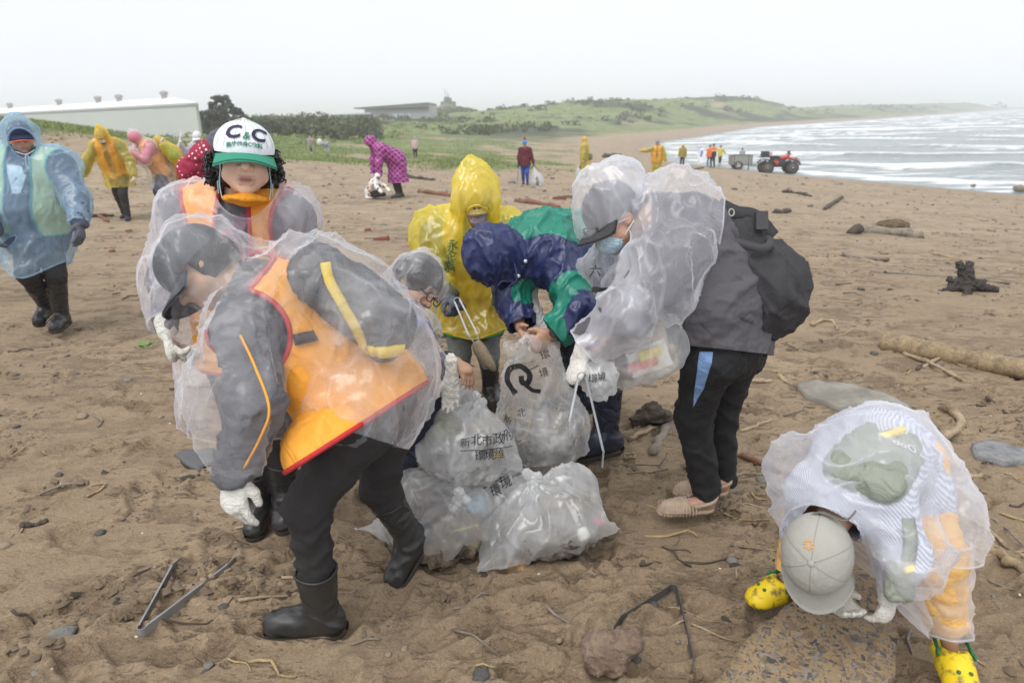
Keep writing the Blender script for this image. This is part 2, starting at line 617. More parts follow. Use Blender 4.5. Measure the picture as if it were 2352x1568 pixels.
def wood(col, dark=(0.05, 0.035, 0.025), name='wood', scale=30, rough=0.8):
    key = (name, tuple(col), tuple(dark), scale)
    if key in MATS: return MATS[key]
    m, nt, out = newmat(name); k = NT(nt)
    co = k.n('ShaderNodeTexCoord').outputs['Generated']
    oc = k.coord()
    g = k.noise(oc, scale, 5, 0.7, 1.5)
    b = k.noise(oc, 6, 4, 0.7)
    c = k.mix(k.ramp(g, [(0.35, 0.0), (0.65, 1.0)]), tuple(v * 0.6 for v in col), col)
    c = k.mix(k.ramp(b, [(0.5, 0.0), (0.68, 0.85)]), c, dark)
    k.out(out, k.bsdf(c, rough, k.bump(g, 0.6, 0.01)))
    MATS[key] = m
    return m

def rock(cols, name='rock', scale=18, bump=0.6):
    key = (name, tuple(cols[0]))
    if key in MATS: return MATS[key]
    m, nt, out = newmat(name); k = NT(nt)
    co = k.coord()
    n = k.noise(co, scale, 6, 0.65)
    c = k.ramp(n, [(0.25 + 0.5 * i / max(1, len(cols) - 1), cc) for i, cc in enumerate(cols)])
    k.out(out, k.bsdf(c, 0.75, k.bump(k.noise(co, scale * 2.5, 5, 0.7), bump, 0.02)))
    MATS[key] = m
    return m

# ------------------------------------------------------------------ the lie of the land
SEA_Z = -2.35
SHORE = np.array([(60, -30), (45, 8), (34, 20), (25.5, 32), (19.5, 48), (16.5, 60), (17, 74), (20, 91), (24, 106), (34, 123), (70, 196), (116, 251), (241, 410), (690, 965), (1500, 1800), (3000, 3200)], float)

def shore_dist(X, Y):
    """distance to the waterline, + on land, - at sea"""
    best = np.full(X.shape, 1e18); sgn = np.ones(X.shape)
    for i in range(len(SHORE) - 1):
        a, b = SHORE[i], SHORE[i + 1]; ab = b - a
        t = np.clip(((X - a[0]) * ab[0] + (Y - a[1]) * ab[1]) / (ab @ ab), 0, 1)
        dx, dy = X - a[0] - t * ab[0], Y - a[1] - t * ab[1]
        d = dx * dx + dy * dy
        cr_ = ab[0] * (Y - a[1]) - ab[1] * (X - a[0])
        m = d < best
        sgn = np.where(m, np.where(cr_ > 0, 1, -1), sgn); best = np.where(m, d, best)
    return np.sqrt(best) * sgn

def hor(x): return 268 - (x - 1176) * 0.0209
def ridge_pt(px, py, D): return ((px - 1176) / FPX * D, D, 1.65 + (hor(px) - py) * D / FPX)
RIDGES = [
    # (points (px, py, D), half width)
    ([(-300, 330, 60), (200, 318, 62), (520, 322, 70), (820, 300, 95), (1000, 290, 120)], 16),
    ([(760, 276, 175), (1000, 279, 170), (1160, 263, 200), (1280, 247, 215), (1400, 237, 225), (1500, 239, 240), (1560, 246, 250)], 42),
    ([(1380, 258, 270), (1500, 236, 300), (1560, 231, 300), (1640, 230, 300), (1690, 234, 310), (1760, 256, 330)], 40),
    ([(1720, 262, 380), (1800, 252, 420), (1900, 246, 450), (2000, 244, 470), (2080, 243, 520)], 45),
    ([(2060, 242, 640), (2180, 238, 760), (2260, 233, 830), (2300, 240, 880)], 55),
    ([(985, 276, 250), (1048, 246, 270), (1110, 276, 285)], 9),
]
def terrain(X, Y):
    X = np.asarray(X, float); Y = np.asarray(Y, float)
    sh = X.shape; X = X.ravel(); Y = Y.ravel()
    pl = 0.3 - 0.065 * X - 0.03 * Y
    k = 0.5
    h = np.clip(0.5 + 0.5 * (pl - 0.0) / k, 0, 1)
    near = pl + (0 - pl) * h - k * h * (1 - h)
    near = np.maximum(near, -3.4 + 0.0 * X)
    near += 1.75 * np.exp(-((X + 17) / 7.5) ** 2 - ((Y - 23) / 7.0) ** 2)
    near += 0.9 * np.exp(-((X + 28) / 9) ** 2 - ((Y - 24) / 9.0) ** 2)
    near += 0.42 * np.exp(-((X + 1.2) / 3.2) ** 2 - ((Y - 31) / 2.6) ** 2)
    near += 0.35 * np.exp(-((X + 11) / 6) ** 2 - ((Y - 44) / 5) ** 2)
    if Y.max() < 46 and X.max() < 12:
        return near.reshape(sh)
    s = shore_dist(X, Y)
    if Y.max() < 46:
        return np.where(s < 3, np.minimum(near, SEA_Z - 0.06 + 0.05 * s), near).reshape(sh)
    far = SEA_Z + 0.06 * np.minimum(s, 26) + 0.012 * np.clip(s - 26, 0, 60)
    land = sstep(8, 40, s)
    rz = np.full(X.shape, 0.0)
    for pts, wd in RIDGES:
        Q = np.array([ridge_pt(*p) for p in pts])
        best = np.full(X.shape, 1e18); z = np.zeros(X.shape)
        for i in range(len(Q) - 1):
            a, b = Q[i], Q[i + 1]; ab = (b - a)[:2]
            t = np.clip(((X - a[0]) * ab[0] + (Y - a[1]) * ab[1]) / (ab @ ab), 0, 1)
            d = (X - a[0] - t * ab[0]) ** 2 + (Y - a[1] - t * ab[1]) ** 2
            m = d < best
            z = np.where(m, a[2] + t * (b[2] - a[2]), z); best = np.where(m, d, best)
        rz = np.maximum(rz, np.maximum(0, z + 1.0) * np.exp(-best / wd ** 2))
    P = np.stack([X, Y, 0 * X], -1)
    lump = fbm(P / 22.0, 4, 3)
    far = far + land * (rz + (0.35 + 0.16 * rz) * lump * 0.6)
    w = sstep(48, 80, Y) 
    z = near * (1 - w) + far * w
    z = np.where(s < 3, np.minimum(z, SEA_Z - 0.06 + 0.05 * (s)), z)
    return z.reshape(sh)

def gz(x, y): return float(terrain(np.array([x]), np.array([y]))[0])

def G(x, y, up=0.0):
    """where the ray through picture point (x, y) meets the land"""
    r = U(x, y, 1.0) - CAMPOS
    t0, t1 = 0.8, 400.0
    for n_ in (260, 40, 40):
        t = t0 * (t1 / t0) ** np.linspace(0, 1, n_)
        P = CAMPOS + np.outer(t, r)
        near_ = t[P[:, 1] < 45] if n_ == 260 else None
        z = terrain(P[:, 0], P[:, 1])
        z = np.where(P[:, 1] < 8, np.minimum(z, 0.0), z)
        below = P[:, 2] <= z + up
        i = int(np.argmax(below)) if below.any() else n_ - 1
        t0, t1 = t[max(0, i - 1)], t[i]
    p = P[i]
    return np.array([p[0], p[1], z[i]])

def depth_of(p): return float(np.dot(np.asarray(p) - CAMPOS, FW))

# ------------------------------------------------------------------ ground sheet
def grass_amount(X, Y):
    P = np.stack([X, Y, 0 * X], -1)
    n = fbm(P / 3.4, 3, 40) * 0.6 + fbm(P / 11.0, 2, 44) * 0.6
    reach = sstep(19, 52, Y + 0.55 * np.clip(-X, 0, 14) - 1.6 * np.clip(X - 1, 0, 60)) * 0.80
    dune = np.exp(-((X + 16) / 8) ** 2 - ((Y - 24.5) / 3.0) ** 2) * 1.15 + np.exp(-((X + 30) / 10) ** 2 - ((Y - 24) / 9) ** 2)
    mound = np.exp(-((X + 1.2) / 2.6) ** 2 - ((Y - 30.5) / 1.9) ** 2) * 1.2
    base = np.maximum(np.maximum(reach, dune), mound)
    tuft = sstep(8, 14, Y) * sstep(4, -3, X) * 0.26
    a = sstep(0.52, 0.92, base * 0.82 + tuft + n * 0.95)
    s = shore_dist(X, Y)
    far = sstep(70, 110, Y)
    inland = sstep(0, 1, (s + n * 5 - np.interp(Y, [90, 170], [12, 4])) / np.interp(Y, [90, 170], [10, 6]))
    bare = sstep(0.5, 0.85, fbm(P / 17.0, 3, 60))
    return np.clip(a * (1 - far) * sstep(5.5, 2.0, X - 0.06 * Y) + far * inland * (1 - 0.85 * bare), 0, 1) * sstep(7, 14, s)

ny1 = 0.9 * np.exp(np.arange(0, 560) * 0.0052)
ny2 = ny1[-1] * np.exp(np.arange(1, 330) * 0.0158)
YY = np.concatenate([ny1, ny2])
tt = np.linspace(-1, 1, 760)
TT = 1.05 * tt + 1.0 * tt ** 5
GX = np.outer(YY + 0.5, TT); GY = np.repeat((YY - 0.4)[:, None], len(TT), 1)
gx, gy = GX.ravel(), GY.ravel()
gzv = terrain(gx, gy)
s_all = shore_dist(gx, gy)
# trodden sand: dents, scuffs, lumps
nearm = (gy < 34) & (s_all > 3)
Pn = np.stack([gx[nearm], gy[nearm], 0 * gx[nearm]], -1)
ang = 0.35
Pr = np.stack([Pn[:, 0] * math.cos(ang) + Pn[:, 1] * math.sin(ang), -Pn[:, 0] * math.sin(ang) + Pn[:, 1] * math.cos(ang), Pn[:, 2]], -1)
aniso = Pr * np.array([1.0, 2.9, 1])
rel = 0.012 * fbm(Pn * 0.9, 2, 5) + 0.003 * fbm(aniso * 3.4, 3, 8)
scf = 0.75 * perlin(aniso * 4.6, 13) + 0.55 * perlin(aniso * 10.5 + 0.5 * np.stack([perlin(Pn * 4, 71), perlin(Pn * 4, 72), 0 * Pn[:, 0]], -1), 12)
patch = sstep(-0.15, 0.45, fbm(Pn * 0.55, 2, 16))
rel += -0.026 * sstep(0.34, 0.66, scf) * (0.2 + patch) + 0.012 * sstep(0.12, 0.34, scf) * sstep(0.42, 0.30, scf) * patch + 0.006 * perlin(Pn * 17, 19) * patch * sstep(0.0, 0.4, scf)
dk = sstep(0.36, 0.62, scf) * (0.3 + 0.7 * patch)  # shade of the scuff dents, painted into the sand colour
rel *= 1.0 / (1 + np.clip(Pn[:, 1] - 12, 0, 30) * 0.05)
fade = np.ones(len(Pn))
prng = np.random.default_rng(77)
npr = 620
py_ = 1.2 * np.exp(prng.random(npr) * 2.7); px_ = (prng.random(npr) * 2 - 1) * (py_ * 0.85 + 0.5); pa_ = prng.normal(0.2, 0.9, npr)
prints = np.zeros(len(Pn)); pdark = np.zeros(len(Pn))
for x0, y0, a0 in zip(px_, py_, pa_):
    m = (np.abs(Pn[:, 0] - x0) < 0.3) & (np.abs(Pn[:, 1] - y0) < 0.3)
    if not m.any(): continue
    dx, dy = Pn[m, 0] - x0, Pn[m, 1] - y0
    u = (dx * math.cos(a0) + dy * math.sin(a0)) / 0.135; v = (-dx * math.sin(a0) + dy * math.cos(a0)) / 0.052
    r = np.sqrt(u * u + v * v)
    prints[m] += -0.020 * sstep(1.05, 0.6, r) + 0.012 * np.exp(-((r - 1.25) / 0.22) ** 2)
rel += np.clip(prints, -0.034, 0.024)
gzv[nearm] += rel
col = np.zeros((len(gx), 3))
Pg = np.stack([gx, gy, 0 * gx], -1)
sandn = fbm(Pg * 0.35, 3, 30)
dry = np.array([0.302, 0.228, 0.150]); damp = np.array([0.225, 0.166, 0.106])
col[:] = dry + (damp - dry) * np.clip(0.38 + 0.30 * sandn, 0, 1)[:, None]
palebeach = sstep(3.5, 16, gy) * 0.62
col = col * (1 - palebeach[:, None]) + np.array([0.40, 0.322, 0.228]) * palebeach[:, None]
for tr_pts in ([(1640, 396), (1830, 407), (2000, 424), (2180, 444), (2352, 462), (2500, 482)], [(1700, 392), (1850, 402), (2050, 424), (2352, 457)]):
    Q_ = np.array([G(*q) for q in tr_pts])
    dt_ = np.full(len(gx), 1e9)
    for a_, b_ in zip(Q_[:-1], Q_[1:]):
        ab_ = (b_ - a_)[:2]; t_ = np.clip(((gx - a_[0]) * ab_[0] + (gy - a_[1]) * ab_[1]) / (ab_ @ ab_), 0, 1)
        dt_ = np.minimum(dt_, np.hypot(gx - a_[0] - t_ * ab_[0], gy - a_[1] - t_ * ab_[1]))
    tk_ = np.exp(-(dt_ / 0.22) ** 2) * (0.6 + 0.4 * perlin(Pg * 1.3, 66))
    gzv -= 0.05 * tk_
    col = col * (1 - 0.45 * np.clip(tk_, 0, 1))[:, None]
wet = sstep(9, 1.5, s_all + fbm(Pg * 0.25, 2, 31) * 1.2)
col = col * (1 - wet[:, None]) + np.array([0.33, 0.26, 0.19]) * wet[:, None]
sheen = sstep(3.2, 0.6, s_all)
col = col * (1 - sheen[:, None]) + np.array([0.30, 0.30, 0.29]) * sheen[:, None]
ga = grass_amount(gx, gy)
gn = fbm(Pg / 2.3, 3, 33); gf = fbm(Pg / 26.0, 4, 34)
gcol = np.array([0.185, 0.225, 0.090])[None] * (1 + 0.35 * gn)[:, None]
scrub = (sstep(0.05, 0.35, gf + 0.3 * fbm(Pg / 7.0, 2, 36)) * sstep(70, 120, gy))[:, None]
gcol = gcol * (1 - scrub) + np.array([0.060, 0.078, 0.045]) * scrub
col = col * (1 - ga[:, None]) + gcol * ga[:, None]
scuff_shade = np.zeros(len(gx)); scuff_shade[nearm] = dk
nr, nc_ = len(YY), len(TT)
ii = (np.arange(nr - 1)[:, None] * nc_ + np.arange(nc_ - 1)[None]).ravel()
GF = np.stack([ii, ii + 1, ii + nc_ + 1, ii + nc_], -1)
GVERT = np.stack([gx, gy, gzv], -1)

def sand_material():
    m, nt, out = newmat('beach_sand'); k = NT(nt)
    co = k.coord()
    vc = k.n('ShaderNodeVertexColor', layer_name='tone').outputs[0]
    wt = k.n('ShaderNodeVertexColor', layer_name='damp').outputs[0]
    big = k.noise(co, 1.3, 5, 0.6, 0.3)
    rot = (0, 0, -0.30)
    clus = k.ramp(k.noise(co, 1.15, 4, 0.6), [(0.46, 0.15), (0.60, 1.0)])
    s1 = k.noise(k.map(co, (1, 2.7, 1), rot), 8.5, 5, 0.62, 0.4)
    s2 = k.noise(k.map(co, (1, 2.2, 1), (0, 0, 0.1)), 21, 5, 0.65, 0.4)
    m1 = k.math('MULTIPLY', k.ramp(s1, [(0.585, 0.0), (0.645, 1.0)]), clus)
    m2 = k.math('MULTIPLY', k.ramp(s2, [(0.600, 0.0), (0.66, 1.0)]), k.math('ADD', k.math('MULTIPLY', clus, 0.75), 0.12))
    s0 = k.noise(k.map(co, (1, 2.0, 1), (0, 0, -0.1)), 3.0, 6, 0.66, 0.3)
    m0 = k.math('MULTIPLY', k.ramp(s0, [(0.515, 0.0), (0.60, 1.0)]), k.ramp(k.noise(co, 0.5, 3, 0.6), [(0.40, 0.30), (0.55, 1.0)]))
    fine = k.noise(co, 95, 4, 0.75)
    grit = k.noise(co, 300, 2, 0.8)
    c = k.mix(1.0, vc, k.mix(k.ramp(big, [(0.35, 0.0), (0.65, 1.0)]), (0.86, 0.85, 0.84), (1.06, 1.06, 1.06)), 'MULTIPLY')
    c = k.mix(k.math('MULTIPLY', m1, 0.62), c, k.mix(1.0, c, (0.42, 0.40, 0.38), 'MULTIPLY'))  # scuff marks: shadow of small ridges painted as darker sand
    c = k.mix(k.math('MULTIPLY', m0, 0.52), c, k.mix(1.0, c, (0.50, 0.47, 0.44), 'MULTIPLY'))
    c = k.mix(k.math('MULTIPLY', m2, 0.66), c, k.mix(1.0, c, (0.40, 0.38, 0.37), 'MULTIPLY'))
    c = k.mix(k.math('MULTIPLY', wt, 0.62), c, k.mix(1.0, c, (0.46, 0.44, 0.42), 'MULTIPLY'))  # painted shade in the dents, from the vertex layer
    c = k.mix(1.0, c, k.mix(k.ramp(fine, [(0.3, 0.0), (0.7, 1.0)]), (0.74, 0.74, 0.75), (1.24, 1.23, 1.22)), 'MULTIPLY')
    c = k.mix(1.0, c, k.mix(k.ramp(grit, [(0.3, 0.0), (0.7, 1.0)]), (0.72, 0.72, 0.72), (1.28, 1.28, 1.28)), 'MULTIPLY')
    sp = k.voro(co, 10.0)
    spk = k.ramp(sp.outputs['Distance'], [(0.0, 1.0), (0.045, 1.0), (0.07, 0.0)])
    keepn = k.ramp(k.n('ShaderNodeSeparateColor', inp={0: sp.outputs['Color']}).outputs[0], [(0.80, 0.0), (0.82, 1.0)])
    c = k.mix(k.math('MULTIPLY', spk, keepn), c, (0.72, 0.69, 0.62))
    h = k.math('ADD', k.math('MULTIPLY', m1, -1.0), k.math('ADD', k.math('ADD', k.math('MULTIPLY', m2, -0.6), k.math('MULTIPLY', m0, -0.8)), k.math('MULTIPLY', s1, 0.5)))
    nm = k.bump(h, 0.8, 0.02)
    nm = k.bump(k.math('ADD', fine, k.math('MULTIPLY', grit, 0.6)), 0.45, 0.008, nm)
    k.out(out, k.bsdf(c, 0.86, nm, **{'Specular IOR Level': 0.25}))
    return m

ground = mesh('ground', GVERT, GF, sand_material(), None, True, {'tone': col, 'damp': scuff_shade})
tag(ground, kind='structure')

def gsurf(x, y):
    """height of the finished sand surface"""
    j = np.searchsorted(YY - 0.4, y); j = min(max(j, 1), nr - 1)
    row = GVERT[j * nc_:(j + 1) * nc_]
    return float(np.interp(x, row[:, 0], row[:, 2]))

# ------------------------------------------------------------------ sea
sy = 14 * np.exp(np.arange(0, 620) * 0.0088)
st_ = np.linspace(0, 1, 420)
SX = []; SYL = []
for y in sy:
    xs = np.interp(y, SHORE[:, 1], SHORE[:, 0]) - 6 - 0.03 * y
    xe = max(xs + 60, 1.5 * y + 60)
    SX.append(xs + (xe - xs) * st_ ** 1.25); SYL.append(np.full(len(st_), y))
sx = np.concatenate(SX); syv = np.concatenate(SYL)
sd = -shore_dist(sx, syv)
Ps = np.stack([sx, syv, 0 * sx], -1)
uu = 0.40 * sd + 0.62 * (syv + 0.30 * sx) + 1.6 * fbm(Ps / 16.0, 2, 50)
ph = uu / (8.5 + np.clip(sd, 0, 400) * 0.045) + 1.0 * perlin(Ps / 38.0, 51) + 0.35 * perlin(Ps / 13.0, 57)
cr0 = 0.5 + 0.5 * np.cos(2 * np.pi * ph)
seg = sstep(-0.12, 0.40, perlin(Ps / np.array([20, 9.0, 1]) + np.floor(ph)[:, None] * 7.7, 52) + 0.28 * sstep(75, 8, sd) - 0.22 * sstep(70, 260, sd))
crest = cr0 ** 5
amp = 0.32 * sstep(0, 14, sd) * sstep(900, 30, sd) + 0.05
sz = SEA_Z + amp * crest * (0.4 + 0.6 * seg) + 0.05 * fbm(Ps / 2.2, 2, 55) * sstep(0, 6, sd) - 0.03
trail = np.clip(1 - ((ph - np.floor(ph)) % 1.0) / 0.55, 0, 1)
churn = fbm(Ps / np.array([4.4, 1.1, 1]), 4, 56)
foam = seg * np.clip(cr0 ** 6 * 1.5 + 0.42 * trail ** 2 * (0.5 + churn), 0, 1.3)
foam += sstep(22, 2, sd) * sstep(-0.15, 0.6, fbm(Ps / np.array([6.0, 1.7, 1]), 3, 58)) * 0.9
foam += sstep(0.28, 0.7, churn + 0.3 * fbm(Ps / 14, 2, 59)) * 0.62 * sstep(170, 20, sd)
foam = np.clip(foam, 0, 1) * sstep(-1.5, 0.4, sd + 0.8 * churn)
nrs, ncs = len(sy), len(st_)
jj = (np.arange(nrs - 1)[:, None] * ncs + np.arange(ncs - 1)[None]).ravel()
SF = np.stack([jj, jj + 1, jj + ncs + 1, jj + ncs], -1)

def sea_material():
    m, nt, out = newmat('sea_water'); k = NT(nt)
    co = k.coord()
    fo = k.n('ShaderNodeVertexColor', layer_name='foam').outputs[0]
    n = k.noise(k.map(co, (0.5, 1.4, 1)), 1.3, 6, 0.7)
    f = k.ramp(k.math('ADD', fo, k.math('MULTIPLY', k.math('SUBTRACT', n, 0.5), 0.9)), [(0.30, 0.0), (1.05, 0.9)])
    c = k.mix(f, (0.19, 0.225, 0.225), (0.80, 0.82, 0.83))
    r = k.math('ADD', k.math('MULTIPLY', f, 0.55), 0.22)
    nm = k.bump(k.noise(k.map(co, (0.7, 1.6, 1)), 0.9, 6, 0.65), 0.6, 0.25)
    b = k.n('ShaderNodeBsdfPrincipled', inp={'Base Color': c, 'Roughness': r, 'Normal': nm})
    k.out(out, b.outputs[0])
    return m
sea = mesh('sea', np.stack([sx, syv, sz], -1), SF, sea_material(), None, True, {'foam': foam})
tag(sea, kind='structure')

# ------------------------------------------------------------------ vegetation masses
def blades(name, X, Y, hmin, hmax, w, mat, per=5, lean=0.5, spread=0.06):
    n = len(X)
    X = np.repeat(X, per); Y = np.repeat(Y, per); m = len(X)
    X = X + rng.normal(0, spread, m); Y = Y + rng.normal(0, spread, m)
    Z = terrain(X, Y) - 0.01
    h = hmin + (hmax - hmin) * rng.random(m) ** 1.5
    a = rng.random(m) * 6.28; ln = rng.random(m) * lean
    dx, dy = np.cos(a), np.sin(a)
    ww = w * (0.6 + 0.8 * rng.random(m))
    b0 = np.stack([X - dy * ww, Y + dx * ww, Z], -1); b1 = np.stack([X + dy * ww, Y - dx * ww, Z], -1)
    m0 = np.stack([X - dy * ww * 0.7 + dx * h * ln * 0.4, Y + dx * ww * 0.7 + dy * h * ln * 0.4, Z + h * 0.6], -1)
    m1 = np.stack([X + dy * ww * 0.7 + dx * h * ln * 0.4, Y - dx * ww * 0.7 + dy * h * ln * 0.4, Z + h * 0.6], -1)
    t = np.stack([X + dx * h * ln, Y + dy * h * ln, Z + h], -1)
    V = np.stack([b0, b1, m0, m1, t], 1).reshape(-1, 3)
    i = np.arange(m) * 5
    F = np.concatenate([np.stack([i, i + 1, i + 3], -1), np.stack([i, i + 3, i + 2], -1), np.stack([i + 2, i + 3, i + 4], -1)])
    tone = np.repeat(rng.random(m), 5)
    o = mesh(name, V, F, mat, None, False, {'tone': np.stack([tone] * 3, -1)})
    return tag(o, kind='stuff')

def leaf_mat(a, b, name):
    m, nt, out = newmat(name); k = NT(nt)
    tn = k.n('ShaderNodeVertexColor', layer_name='tone').outputs[0]
    c = k.mix(tn, a, b)
    d = k.n('ShaderNodeBsdfDiffuse', inp={'Color': c}).outputs[0]
    t = k.n('ShaderNodeBsdfTranslucent', inp={'Color': c}).outputs[0]
    k.out(out, k.n('ShaderNodeMixShader', inp={0: 0.3, 1: d, 2: t}).outputs[0])
    return m
M_GRASS = leaf_mat((0.15, 0.20, 0.070), (0.34, 0.39, 0.16), 'grass_blades')
M_SCRUB = leaf_mat((0.072, 0.088, 0.052), (0.17, 0.185, 0.11), 'scrub_leaves')
M_TREE = leaf_mat((0.075, 0.085, 0.070), (0.15, 0.16, 0.135), 'tree_leaves')

def scatter(n, y0, y1, tmax, power=1.0):
    y = y0 * (y1 / y0) ** (rng.random(n) ** power)
    x = (rng.random(n) * 2 - 1) * tmax * (y + 1)
    return x, y
gxs, gys = scatter(90000, 10, 85, 0.95)
gam = grass_amount(gxs, gys)
sel = rng.random(len(gxs)) < gam
sel &= (np.abs(gxs + 6.9) > 0)
order = np.nonzero(sel)[0][:26000]
far_k = np.clip(gys[order] / 30, 0.7, 2.6)
blades('dune_grass', gxs[order], gys[order], 0.03, 0.15, 0.016, M_GRASS, 6, 1.1, 0.18)

def leaf_clumps(C, R, per, size, seed=0, flat_=0.7):
    """leaf cards through the volume of each clump"""
    r = np.random.default_rng(seed)
    n = len(C); m = n * per
    c = np.repeat(C, per, 0); rr = np.repeat(R, per)
    d = r.normal(size=(m, 3)); d /= np.linalg.norm(d, axis=1, keepdims=True)
    rad = rr * (0.45 + 0.6 * r.random(m) ** 0.5)
    p = c + d * rad[:, None] * np.array([1, 1, flat_])
    a = r.normal(size=(m, 3)); a /= np.linalg.norm(a, axis=1, keepdims=True)
    b = np.cross(a, d); b /= np.maximum(1e-6, np.linalg.norm(b, axis=1, keepdims=True))
    s = size * (0.6 + 0.8 * r.random(m))[:, None] * np.repeat(np.sqrt(np.maximum(R, 0.2)), per)[:, None]
    V = np.stack([p - a * s, p + b * s * 0.6, p + a * s, p - b * s * 0.6], 1).reshape(-1, 3)
    i = np.arange(m) * 4
    F = np.stack([i, i + 1, i + 2, i + 3], -1)
    tone = np.clip(np.repeat(r.random(n), per) * 0.6 + r.random(m) * 0.4, 0, 1)
    return V, F, np.repeat(tone, 4)

def scrub_patch(name, X, Y, rmin, rmax, per, size, mat, lift=0.3, seed=0, flat_=0.7):
    Z = terrain(X, Y)
    R = rmin + (rmax - rmin) * rng.random(len(X)) ** 1.4
    C = np.stack([X, Y, Z + R * lift], -1)
    V, F, t = leaf_clumps(C, R, per, size, seed, flat_)
    o = mesh(name, V, F, mat, None, False, {'tone': np.stack([t] * 3, -1)})
    return tag(o, kind='stuff')

# dark thicket behind the beach
n = 300
d_ = 74 + 32 * rng.random(n); pxs = 500 + 380 * rng.random(n) ** 1.1
X = (pxs - 1176) / FPX * d_
keep = X > -60
X, d_ = X[keep], d_[keep]
Zt = terrain(X, d_)
pxk = pxs[keep]
R = 1.0 + 0.9 * rng.random(len(X))
top = 1.65 + (hor(pxk) - np.interp(pxk, [500, 560, 650, 720, 800, 880], [262, 262, 268, 270, 290, 318])) * d_ / FPX
zc = Zt + np.maximum(0.3, (top - Zt - R)) * rng.random(len(X)) ** 0.5
V, F, t = leaf_clumps(np.stack([X, d_, zc], -1), R, 130, 0.20, 5, 0.85)
tag(mesh('thicket', V, F, M_SCRUB, None, False, {'tone': np.stack([t] * 3, -1)}), kind='stuff')
# scrub on the far hills
hx, hy = scatter(9000, 95, 900, 0.9)
hs_ = shore_dist(hx, hy)
Ph = np.stack([hx, hy, 0 * hx], -1)
sc = fbm(Ph / 26.0, 4, 34) + 0.3 * fbm(Ph / 7.0, 2, 36)
selh = (hs_ > 24) & (sc > 0.02)
hx, hy = hx[selh][:2300], hy[selh][:2300]
scrub_patch('hill_scrub', hx, hy, 0.5, 1.6, 48, 0.24, M_SCRUB, 0.25, 6, 0.6)
hx, hy = scatter(7000, 60, 420, 0.9)
hs_ = shore_dist(hx, hy); selg = (hs_ > 30) & (grass_amount(hx, hy) > 0.5)
scrub_patch('hill_grass', hx[selg][:2600], hy[selg][:2600], 0.35, 0.9, 26, 0.20, M_GRASS, 0.1, 7, 0.5)

def bush_tree(loc, px_h, label, lobes, seed, cat='tree', name='tree', mat=None):
    """trunk, limbs and a ragged crown"""
    x, y = loc; z = gz(x, y)
    t = empty(name, (x, y, z), label, cat)
    r = np.random.default_rng(seed)
    b = MB()
    top = np.array([x, y, z + px_h * 0.62])
    b.tube(spline([(x, y, z - 0.2), (x + 0.1, y, z + px_h * 0.3), top], 6), np.linspace(px_h * 0.05, px_h * 0.02, 6), 7)
    Cs = []; Rs = []
    for lx, lz, lr in lobes:
        c = np.array([x + lx * px_h, y + r.normal(0, 0.12) * px_h, z + lz * px_h])
        b.tube([(x, y, z + px_h * 0.25), (np.array([x, y, z + px_h * 0.3]) + c) / 2, c], [px_h * 0.025, px_h * 0.016, px_h * 0.006], 5)
        for _ in range(9):
            q = r.normal(size=3); q /= np.linalg.norm(q)
            Cs.append(c + q * lr * px_h * (0.4 + 0.6 * r.random()) * np.array([1, 1, 0.8])); Rs.append(lr * px_h * (0.22 + 0.26 * r.random()))
    b.build('trunk', plain((0.09, 0.07, 0.05), 0.9, 'bark', bump=0.4), t, True)
    V, F, tn = leaf_clumps(np.array(Cs), np.array(Rs), 110, 0.17, seed, 0.9)
    mesh('crown', V, F, mat or M_TREE, t, False, {'tone': np.stack([tn] * 3, -1)})
    return t
bush_tree(((552 - 1176) / FPX * 76, 76), 4.1, 'tall ragged grey-green tree between the warehouse and the thicket', [(-0.22, 0.7, 0.2), (0.12, 0.82, 0.2), (0.3, 0.62, 0.2), (-0.35, 0.45, 0.22), (0.0, 0.55, 0.25), (0.45, 0.45, 0.2), (-0.05, 0.86, 0.12)], 3)
tx = ridge_pt(2247, 238, 815)
bush_tree((tx[0], tx[1]), 8.5, 'round dark clump of trees on top of the far headland', [(-0.6, 0.5, 0.35), (0, 0.7, 0.4), (0.6, 0.5, 0.35), (1.0, 0.35, 0.28)], 4, 'trees', 'headland_tree')

# ------------------------------------------------------------------ buildings
def roofmat(c, name): return plain(c, 0.6, name, var=0.05)
def corrugated(col, sx_, name):
    m, nt, out = newmat(name); k = NT(nt)
    co = k.coord()
    w = k.n('ShaderNodeTexWave', inp={'Vector': co, 'Scale': sx_}).outputs['Fac']
    c = k.mix(k.noise(co, 0.35, 4), tuple(v * 0.9 for v in col), col)
    k.out(out, k.bsdf(c, 0.6, k.bump(w, 0.5, 0.05)))
    return m

wc0 = np.array([-30.0, 70.0]); wdir = nrm(np.array([-53.0, 41.0])); wper = np.array([-wdir[1], wdir[0]]) * -1
wper = np.array([-0.42, 0.907])
wz0, eave, ridge = -1.4, 3.42, 4.2
wh = empty('warehouse', (wc0[0], wc0[1], wz0), 'long pale metal warehouse with low white roof behind the grassy dune', 'warehouse')
L = 95.0
P3 = lambda a, z, b=0.0: np.array([*(wc0 + wdir * a + wper * b), z])
def prism(name, quad, thick, mat, parent):
    """a slab from a quad, with thickness along its normal"""
    q = np.array(quad, float); n = nrm(np.cross(q[1] - q[0], q[2] - q[0]))
    V = np.concatenate([q, q - n * thick])
    m = len(q)
    F = [tuple(range(m)), tuple(range(2 * m - 1, m - 1, -1))] + [(i, i + m, (i + 1) % m + m, (i + 1) % m) for i in range(m)]
    return MB().add(V, F).build(name, mat, parent)
M_WALL = corrugated((0.62, 0.65, 0.63), 5.0, 'ribbed_wall')
M_ROOF = corrugated((0.80, 0.80, 0.82), 3.0, 'ribbed_roof')
prism('front_wall', [P3(0, wz0), P3(L, wz0), P3(L, eave), P3(0, eave)], 0.15, M_WALL, wh)
